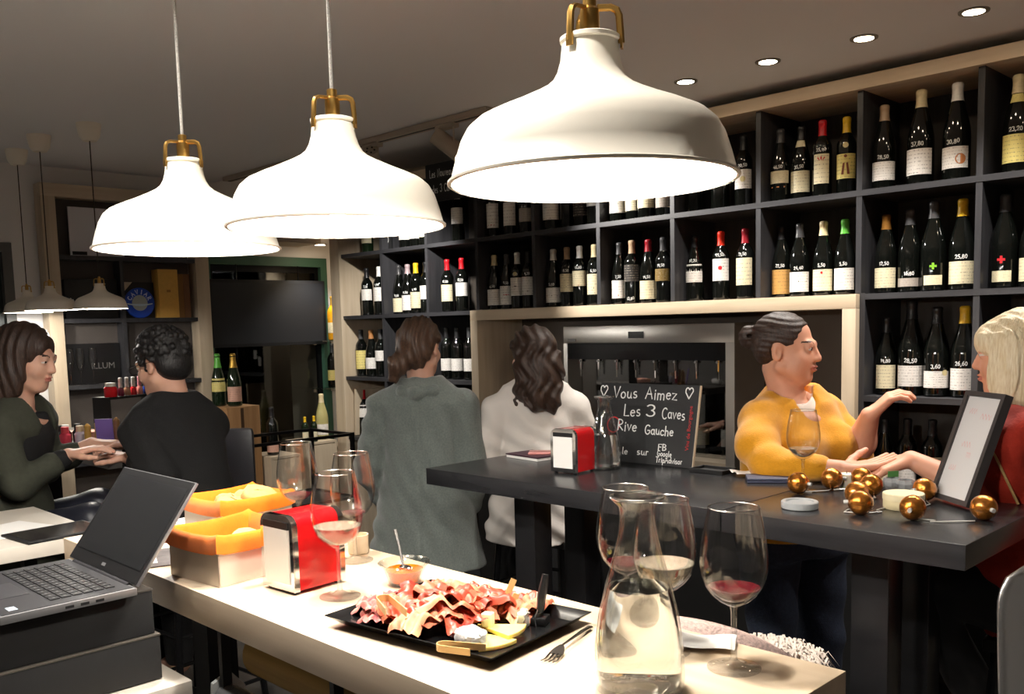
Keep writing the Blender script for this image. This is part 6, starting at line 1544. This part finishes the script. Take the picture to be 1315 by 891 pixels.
A1 = arm_hand(Solid(), EL, WL, -cr_ * .93 + cf_ * .1 + V3(0, 0, -.30), (0, .15, -1), -1, [.18, .22, .25, .3], .04, .025, .10, .5).mesh('a', .003)
pb_ = finish('person', 'blonde woman in red top reaching her hand across the bar', [body, A1], M_SKIN, g, R, H, .98, H_BLOND)
T = Solid().loft([((bx_, by_, 1.30), .12, .08), ((bx_, by_, 1.26), .17, .11), ((bx_ + .02, by_, 1.1), .165, .125), ((bx_ + .07, by_, .92), .175, .145), ((hipc[0] - .01, hipc[1], .80), .21, .18), ((hipc[0] - .01, hipc[1], .745), .22, .19)], T3, .04).cone(SL, SR, .066, None, .05)
T.chain([hipc + V3(0, -.1, .02), hipc + (KN[0] - hipc) * .42 + V3(0, -.02, .03)], [.115, .105], .04)
sleeve(T, SL, (SL + EL) / 2 + V3(.01, -.02, 0), EL, .064, .060, .052).cone(EL, EL + (WL - EL) * .45, .05, .042, .03)
T.cone(SR, SR + V3(-.08, .04, -.26), .062, .05, .03)
T.cone(NB + V3(-.01, 0, .02), NB + V3(0, 0, .2), .062, .08, .012, True).ripple(waves(.004, 30, 40, 26)).ripple(waves(.002, -60, 30, 60))
garment('red_top', pb_, T, mat('red_jersey', (176, 46, 28), .75, noise=(60, .08), bump=(160, .25)), .007)
JN = Solid()
for i, d in enumerate((-1, 1)):
    hp = hipc + V3(0, d * .09, -.01); JN.chain([hp, KN[i], AN[i] + (KN[i] - AN[i]) * .06], [.096, .068, .052], .03)
JN.ripple(waves(.003, 30, 10, 45)); garment('trousers', pb_, JN, mat('black_cloth', (16, 16, 18), .85), .008)
HR = Solid()
HR.ell(g(0, -.018, .036), np.array((.087, .103, .086)), R, .01)
for d in (-1, 1): HR.ell(g(d * .066, -.005, -.06), np.array((.032, .068, .115)), R, .03)
HR.ell(g(0, -.07, -.06), np.array((.085, .05, .115)), R, .03)
HR.ell(g(0, .105, -.05), np.array((.060, .078, .085)), R, .01, True)
HR.ell(g(0, .070, .040), np.array((.066, .034, .046)), R, .02)
HR.ripple(lambda X, Y, Z: .0022 * np.sin(Y * 210 + X * 60 + 1.5 * np.sin(Z * 16))).ripple(lambda X, Y, Z: .0014 * np.sin(Y * 420 + X * 260 + np.sin(Z * 25))).cut((0, 0, -1), g(0, 0, -.165))
garment('hair', pb_, HR, H_BLOND, .004)

# ---- woman in the long grey coat, seen from behind
H = N_(at(540, 447, 3.74)); R = head_axes((-.43, .90), -.06)
S = Solid(); g = head_shape(S, H, R, .98)
cf3 = unit((-.60, .80, 0)); cr3 = np.array((cf3[1], -cf3[0], 0), np.float32); CT3 = np.stack([cr3, cf3, V3(0, 0, 1)], 1)
NB = N_(at(542, 497, 3.74)); SL, SR = NB - cr3 * .165 + V3(0, 0, -.075), NB + cr3 * .165 + V3(0, 0, -.075)
px_, py_ = NB[0], NB[1]
S.cone(g(0, -.025, -.06), NB, .05, .055, .03).cone(SL, SR, .05, None, .05)
S.loft([((px_, py_, 1.27), .15, .09), ((px_, py_, 1.05), .13, .10), ((px_, py_, .88), .16, .12)], CT3, .04)
for d in (-1, 1):
    hp = N_((px_, py_, .88)) + cr3 * d * .085; S.chain([hp, hp + V3(0, 0, -.42), hp + V3(0, 0, -.80)], [.085, .055, .042], .03).cone(hp + V3(0, 0, -.83), hp + V3(0, 0, -.85) + cf3 * .13, .036, .028, .02)
body = S.mesh('b', .006)
EL, WL = SL - cr3 * .06 + V3(0, 0, -.25) - cf3 * .03, SL - cr3 * .01 + V3(0, 0, -.42) + cf3 * .10
ER, WR = SR + cr3 * .035 + V3(0, 0, -.25) - cf3 * .03, SR + cr3 * .0 + V3(0, 0, -.43) + cf3 * .07
A1 = arm_hand(Solid(), EL, WL, WL - EL, cr3, 1, .3, .04, .026).mesh('a', .004); A2 = arm_hand(Solid(), ER, WR, WR - ER, -cr3, -1, .3, .04, .026).mesh('a', .004)
pg_ = finish('person', 'woman in long grey wool coat standing with her back turned', [body, A1, A2], M_SKIN2, g, R, H, .98, H_BROWN)
T = Solid().loft([((px_, py_, 1.375), .085, .07), ((px_, py_, 1.34), .125, .085), ((px_, py_, 1.27), .165, .112), ((px_, py_, 1.05), .168, .135), ((px_, py_, .85), .20, .155), ((px_, py_, .585), .245, .185)], CT3, .04).cone(SL, SR, .062, None, .05)
sleeve(T, SL, EL, EL + (WL - EL) * .86, .066, .064, .056, .012); sleeve(T, SR, ER, ER + (WR - ER) * .86, .066, .064, .056, .012)
T.ell(NB + V3(0, 0, .0) - cf3 * .02, (.088, .088, .036), None, .02)
T.ell(NB + V3(0, 0, .05), (.060, .060, .05), None, .01, True)
# back seam, sleeve creases, soft folds
T.ripple(lambda X, Y, Z: .005 * np.sin(((X - px_) * cr3[0] + (Y - py_) * cr3[1]) * 38 + .5) * np.clip((1.15 - Z) * 2, 0, 1))
T.ripple(lambda X, Y, Z: .005 * np.sin(Z * 75 + ((X - px_) * cr3[0] + (Y - py_) * cr3[1]) * 14) * np.clip(-((X - px_) * cr3[0] + (Y - py_) * cr3[1]) * 12 - 1.6, 0, 1))
T.ripple(lambda X, Y, Z: .004 * np.exp(-(((X - px_) * cr3[0] + (Y - py_) * cr3[1] - .012) / .004) ** 2) * (Z < 1.3))
T.ripple(waves(.0022, 60, 45, 40))
T.cut((0, 0, -1), (0, 0, .60))
garment('coat', pg_, T, mat('grey_wool', (104, 112, 108), .95, noise=(150, .16), bump=(300, .4), sheen=.4), .007)
CO = Solid().chain([NB - cr3 * .085 + cf3 * .04 + V3(0, 0, .005), NB - cr3 * .06 - cf3 * .065 + V3(0, 0, -.012), NB - cf3 * .09 + V3(0, 0, -.018), NB + cr3 * .06 - cf3 * .065 + V3(0, 0, -.012), NB + cr3 * .10 + cf3 * .05 + V3(0, 0, -.01)], [.018, .026, .028, .026, .02], .02)
garment('coat_collar', pg_, CO, mat('grey_wool', ()), .005)
JN = Solid()
for d in (-1, 1):
    hp = N_((px_, py_, .85)) + cr3 * d * .085; JN.chain([hp, hp + V3(0, 0, -.39), hp + V3(0, 0, -.76)], [.09, .062, .05], .03)
garment('trousers', pg_, JN, mat('black_cloth', ()), .009)
HR = Solid()
HR.ell(g(0, -.018, .042), np.array((.083, .102, .088)), R, .01).ell(g(0, -.07, -.02), np.array((.072, .055, .07)), R, .03)
HR.ell(g(0, .10, -.03), np.array((.075, .085, .10)), R, .008, True)
for d in (-1, 1): HR.ell(g(d * .078, .0, -.02), np.array((.02, .02, .03)), R, .01, True)
HR.chain([g(-.01, -.115, -.03), g(-.03, -.15, -.07), g(-.045, -.15, -.12)], [.035, .036, .022], .03)
HR.ripple(lambda X, Y, Z: .003 * np.sin(X * 140 + Y * 150 + 2 * np.sin(Z * 30))).ripple(waves(.002, 60, 50, 60))
garment('hair', pg_, HR, H_BROWN, .004)

# ---- woman in the white tee shirt on a stool, seen from behind
H = N_(at(683, 458, 3.72)); R = head_axes((-.95, .30), -.04)
S = Solid(); g = head_shape(S, H, R, .96)
wf = unit((-.80, .60, 0)); wr_ = np.array((wf[1], -wf[0], 0), np.float32); WT3 = np.stack([wr_, wf, V3(0, 0, 1)], 1)
NB = N_(at(688, 506, 3.76)); px2, py2 = NB[0], NB[1]
SL, SR = NB - wr_ * .16 + V3(0, 0, -.06), NB + wr_ * .16 + V3(0, 0, -.06)
S.cone(g(0, -.025, -.06), NB, .048, .052, .03).cone(SL, SR, .05, None, .05).loft([((px2, py2, 1.25), .15, .09), ((px2, py2, 1.0), .13, .10), ((px2, py2, .82), .16, .13), ((px2, py2, .76), .16, .14)], WT3, .04)
for d in (-1, 1):
    hp = N_((px2, py2, .80)) + wr_ * d * .085; kn_ = hp + wf * .42 + V3(0, 0, -.02); S.chain([hp, kn_, kn_ + V3(0, 0, -.42) - wf * .08], [.085, .06, .042], .03).cone(kn_ + V3(0, 0, -.44) - wf * .08, kn_ + V3(0, 0, -.47) + wf * .05, .034, .028, .02)
body = S.mesh('b', .006)
EL, WL = SL - wr_ * .06 + V3(0, 0, -.24) + wf * .04, SL + V3(0, 0, -.26) + wf * .27
ER, WR = SR + wr_ * .05 + V3(0, 0, -.24) + wf * .05, SR + V3(0, 0, -.22) + wf * .28
A1 = arm_hand(Solid(), EL, WL, wf, (0, 0, -1), 1, .3, .038, .025).mesh('a', .004); A2 = arm_hand(Solid(), ER, WR, wf, (0, 0, -1), -1, .3, .038, .025).mesh('a', .004)
pt_ = finish('person', 'woman with long dark curls in white tee shirt sitting at the bar end', [body, A1, A2], M_SKIN2, g, R, H, .96, H_DARK)
T = Solid().loft([((px2, py2, 1.36), .08, .065), ((px2, py2, 1.33), .13, .085), ((px2, py2, 1.27), .155, .10), ((px2, py2, 1.05), .150, .12), ((px2, py2, .85), .20, .16), ((px2, py2, .70), .225, .20)], WT3, .05).cone(SL, SR, .062, None, .05)
T.cone(SL, SL + (EL - SL) * .85, .064, .074, .014).cone(SR, SR + (ER - SR) * .85, .064, .074, .014).ell(NB + V3(0, 0, .05), (.062, .062, .05), None, .01, True)
T.ripple(lambda X, Y, Z: .0055 * np.sin(((X - px2) * wr_[0] + (Y - py2) * wr_[1]) * 46 + Z * 52 + 1.5 * np.sin(Z * 17)) * np.clip((1.24 - Z) * 6, 0, 1)).ripple(waves(.0025, 40, 30, 35)).cut((0, 0, -1), (0, 0, .705))
garment('tee_shirt', pt_, T, mat('white_cotton', (222, 216, 210), .9, bump=(120, .15)), .007)
G2 = Solid().chain([SL + (EL - SL) * .6, EL, EL + (WL - EL) * .9], [.05, .048, .034], .02); garment('dark_sleeve', pt_, G2, mat('black_cloth', ()), .007)
G2 = Solid().chain([SR + (ER - SR) * .6, ER, ER + (WR - ER) * .9], [.05, .048, .034], .02); garment('dark_sleeve', pt_, G2, mat('black_cloth', ()), .007)
JN = Solid()
for d in (-1, 1):
    hp = N_((px2, py2, .80)) + wr_ * d * .085; kn_ = hp + wf * .42 + V3(0, 0, -.02); JN.chain([hp, kn_, kn_ + V3(0, 0, -.40) - wf * .08], [.09, .066, .052], .03)
garment('trousers', pt_, JN, mat('black_cloth', ()), .009)
HR = Solid()
HR.ell(g(0, -.018, .040), np.array((.086, .105, .088)), R, .01)
for q in ((.055, -.055, -.06, .052, .062, .10), (-.055, -.05, -.06, .05, .062, .10), (0, -.09, -.07, .07, .05, .11), (.03, -.10, -.16, .04, .04, .075), (-.035, -.095, -.155, .045, .04, .07), (.075, -.05, -.14, .03, .035, .06), (-.075, -.04, -.13, .03, .035, .06)):
    HR.ell(g(q[0], q[1], q[2]), np.array(q[3:]), R, .02)
HR.ell(g(0, .10, -.04), np.array((.066, .085, .11)), R, .008, True)
rg = random.Random(2)
for i in range(26):
    a = rg.uniform(-1.9, 1.9); b0 = g(.085 * math.sin(a), -.03 - .075 * math.cos(a), rg.uniform(-.12, -.02)); pts = [b0]
    for t in range(1, 5): pts.append(b0 + N_((.012 * math.sin(t * 2.2 + i), .012 * math.cos(t * 2.2 + i), -.021 * t)))
    HR.chain(pts, [.012, .012, .011, .009, .006], .008)
HR.ripple(lambda X, Y, Z: .004 * np.sin(X * 110 + Y * 90 + 2.5 * np.sin(Z * 45))).ripple(waves(.003, 80, 70, 90))
garment('hair', pt_, HR, H_DARK, .004)

# ---- woman in the olive blazer at the manicure table
H = N_(at(34, 460, 3.32)); R = head_axes((.74, .67), -.22)
S = Solid(); g = head_shape(S, H, R, .98)
of = unit((.70, .71, 0)); orr = np.array((of[1], -of[0], 0), np.float32); OT3 = np.stack([orr, of, V3(0, 0, 1)], 1)
NB = N_(at(24, 515, 3.34)); SR, SL = NB + orr * .145 + V3(0, 0, -.085), NB - orr * .145 + V3(0, 0, -.085)
hipc = N_(at(8, 690, 3.38)); hipc[2] = .84
mid = (NB + hipc) / 2 - of * .03
S.cone(g(0, -.025, -.06), NB, .046, .052, .03).cone(SL, SR, .05, None, .05).loft([((NB[0], NB[1], 1.27), .15, .09), ((mid[0], mid[1], 1.05), .13, .10), ((hipc[0], hipc[1], .82), .17, .14)], OT3, .04)
KR, KL = N_(at(118, 672, 3.30)), N_(at(128, 652, 3.52))
for hp, kn_ in ((hipc + orr * .09, KR), (hipc - orr * .09, KL)): S.chain([hp, kn_, kn_ + V3(.02, .0, -.42)], [.085, .06, .042], .03).cone(kn_ + V3(.02, 0, -.44), kn_ + V3(.02, 0, -.46) + of * .12, .034, .028, .02)
body = S.mesh('b', .006)
ER, WR = N_(at(22, 622, 3.22)), N_(at(88, 585, 3.34)); EL, WL = N_(at(58, 600, 3.52)), N_(at(118, 570, 3.56))
A1 = arm_hand(Solid(), ER, WR, cr_ * .95 + V3(0, 0, .25) + cf_ * .2, (0, 0, -1), -1, .25, .034, .027, .04).mesh('a', .0035); A2 = arm_hand(Solid(), EL, WL, cr_ * .95 + V3(0, 0, .0) + cf_ * .1, (0, 0, -1), 1, .12, .033, .026, .06).mesh('a', .0035)
po_ = finish('person', 'dark haired woman in olive blazer holding out her hands for a manicure', [body, A1, A2], M_SKIN2, g, R, H, .98, H_DARK)
T = Solid().loft([((NB[0], NB[1], 1.36), .085, .07), ((NB[0], NB[1], 1.32), .14, .09), ((NB[0], NB[1], 1.26), .155, .108), ((mid[0], mid[1], 1.05), .155, .13), ((hipc[0], hipc[1], .80), .215, .18), ((hipc[0], hipc[1], .62), .22, .19)], OT3, .05).cone(SL, SR, .058, None, .05)
sleeve(T, SR, ER, ER + (WR - ER) * .62, .060, .056, .047, .015); sleeve(T, SL, EL, EL + (WL - EL) * .6, .060, .056, .047, .015)
T.cone(NB + V3(0, 0, .05) + of * .03, NB + of * .16 + V3(0, 0, -.34), .055, .05, .015, True).ripple(waves(.004, 40, 30, 35)).cut((0, 0, -1), (0, 0, .66))
garment('blazer', po_, T, mat('olive_wool', (52, 54, 44), .9, noise=(80, .12)), .008)
U = Solid().loft([((NB[0], NB[1], 1.30), .11, .085), ((NB[0], NB[1], 1.22), .15, .105), ((mid[0], mid[1], 1.0), .15, .12), ((hipc[0], hipc[1], .82), .18, .15)], OT3, .04).ell(NB + of * .10 + V3(0, 0, .0), (.055, .06, .09), None, .01, True)
garment('black_blouse', po_, U, mat('black_cloth', ()), .008)
CUF = Solid().cone(ER + (WR - ER) * .58, ER + (WR - ER) * .86, .044, .036, .01); garment('cuff', po_, CUF, mat('black_cloth', ()), .006)
JN = Solid()
for hp, kn_ in ((hipc + orr * .09, KR), (hipc - orr * .09, KL)): JN.chain([hp, kn_, kn_ + V3(.02, .0, -.40)], [.095, .07, .052], .03)
garment('leggings', po_, JN, mat('navy_leather', (28, 30, 40), .4), .008)
HR = Solid()
HR.ell(g(0, -.018, .042), np.array((.084, .103, .088)), R, .01)
for q in ((.062, -.02, -.06, .034, .06, .11), (-.062, -.02, -.06, .034, .06, .11), (0, -.085, -.06, .075, .045, .12), (.05, -.05, -.15, .04, .05, .07), (-.05, -.05, -.15, .04, .05, .07)): HR.ell(g(q[0], q[1], q[2]), np.array(q[3:]), R, .025)
HR.ell(g(0, .108, -.04), np.array((.062, .080, .098)), R, .008, True)
HR.ripple(lambda X, Y, Z: .003 * np.sin(X * 140 + Y * 130 + 2 * np.sin(Z * 22))); garment('hair', po_, HR, H_DARK, .004)

# ---- person in black with short curls, doing the manicure
H = N_(at(208, 468, 3.42)); R = head_axes((-.93, -.36), -.20)
S = Solid(); g = head_shape(S, H, R, .98)
bf = unit((-.93, -.10, 0)); br_ = np.array((bf[1], -bf[0], 0), np.float32); BT3 = np.stack([br_, bf, V3(0, 0, 1)], 1)
NB = N_(at(224, 516, 3.44)); SR, SL = NB + br_ * .15 + V3(0, 0, -.095), NB - br_ * .15 + V3(0, 0, -.095)
px4, py4 = NB[0] + .04, NB[1]
S.cone(g(0, -.025, -.06), NB, .05, .056, .03).cone(SL, SR, .055, None, .05).loft([((NB[0], NB[1], 1.27), .16, .10), ((px4, py4, 1.05), .16, .13), ((px4, py4, .84), .18, .16)], BT3, .04)
hipc = N_((px4, py4, .84))
for d in (-1, 1):
    hp = hipc + br_ * d * .09; kn_ = hp + bf * .26 + V3(0, 0, -.18) - br_ * 0; S.chain([hp, kn_, kn_ + V3(0, 0, -.40)], [.09, .065, .045], .03).cone(kn_ + V3(0, 0, -.42), kn_ + V3(0, 0, -.44) + bf * .12, .034, .028, .02)
body = S.mesh('b', .006)
EL, WL = N_(at(205, 612, 3.26)), N_(at(168, 588, 3.40)); ER, WR = N_(at(180, 596, 3.62)), N_(at(168, 572, 3.60))
A1 = arm_hand(Solid(), EL, WL, -cr_ * .95 + cf_ * .25 + V3(0, 0, .15), (0, 0, -1), 1, .3, .042, .028, .04, s=.92).mesh('a', .0035); A2 = arm_hand(Solid(), ER, WR, -cr_ * .6 - cf_ * .6 + V3(0, 0, .1), (0, 0, -1), -1, .35, .042, .028, .04, s=.92).mesh('a', .0035)
pd_ = finish('person', 'person with short black curls, glasses and black sweater bent over the manicure', [body, A1, A2], M_SKIN2, g, R, H, .98, H_BLACK)
T = Solid().loft([((NB[0], NB[1], 1.36), .085, .075), ((NB[0], NB[1], 1.31), .15, .10), ((NB[0], NB[1], 1.24), .165, .125), ((px4, py4, 1.05), .175, .155), ((px4, py4, .85), .20, .18), ((px4, py4, .70), .20, .18)], BT3, .04).cone(SL, SR, .062, None, .05)
sleeve(T, SL, EL, EL + (WL - EL) * .75, .064, .062, .044, .015); sleeve(T, SR, ER, ER + (WR - ER) * .75, .064, .060, .044, .015); T.ell(NB + V3(0, 0, .06) + bf * .01, (.06, .06, .05), None, .01, True)
T.ripple(waves(.004, 40, 30, 35)).cut((0, 0, -1), (0, 0, .72)); garment('sweater', pd_, T, mat('black_knit', (17, 17, 18), .95, bump=(200, .3)), .008)
JN = Solid()
for d in (-1, 1):
    hp = hipc + br_ * d * .09; kn_ = hp + bf * .26 + V3(0, 0, -.18); JN.chain([hp, kn_, kn_ + V3(0, 0, -.38)], [.098, .072, .055], .03)
garment('trousers', pd_, JN, mat('black_cloth', ()), .009)
HR = Solid()
HR.ell(g(0, -.020, .048), np.array((.086, .098, .088)), R, .01).ell(g(0, -.06, -.01), np.array((.075, .055, .065)), R, .02)
rg = random.Random(4)
for i in range(230):
    a, b = rg.uniform(0, 2 * PI), rg.uniform(-.75, 1.5); v = N_((math.cos(a) * math.cos(b), math.sin(a) * math.cos(b), math.sin(b)))
    HR.ell(g(v[0] * .088, -.02 + v[1] * .10, .048 + v[2] * .09), (.0115, .0115, .0115), None, .004)
HR.ell(g(0, .105, -.045), np.array((.082, .085, .095)), R, .008, True)
for d in (-1, 1): HR.ell(g(d * .08, -.008, -.012), np.array((.03, .026, .036)), R, .008, True)
garment('hair', pd_, HR, H_BLACK, .004)
gl_ = MB()
for d in (-1, 1):
    gl_.tube([Vector(g(d * .032 + .024 * math.cos(t), .112, .002 + .017 * math.sin(t))) for t in [2 * PI * i / 16 for i in range(16)]], .0016, 6, closed=True); gl_.tube([Vector(g(d * .056, .110, .006)), Vector(g(d * .076, .04, .01)), Vector(g(d * .078, -.02, .008))], .0015, 6)
gl_.tube([Vector(g(-.008, .113, .005)), Vector(g(.008, .113, .005))], .0015, 6)
gl_.build('spectacles', M_BLACKMETAL, pd_, merge=False)
bar_stool((float(px4), float(py4), 0), .1, 'black metal bar stool under the person in black', .73)
bar_stool((float(N_(at(8, 690, 3.38))[0]), float(N_(at(8, 690, 3.38))[1]), 0), .7, 'black metal bar stool under the woman in olive blazer', .73)
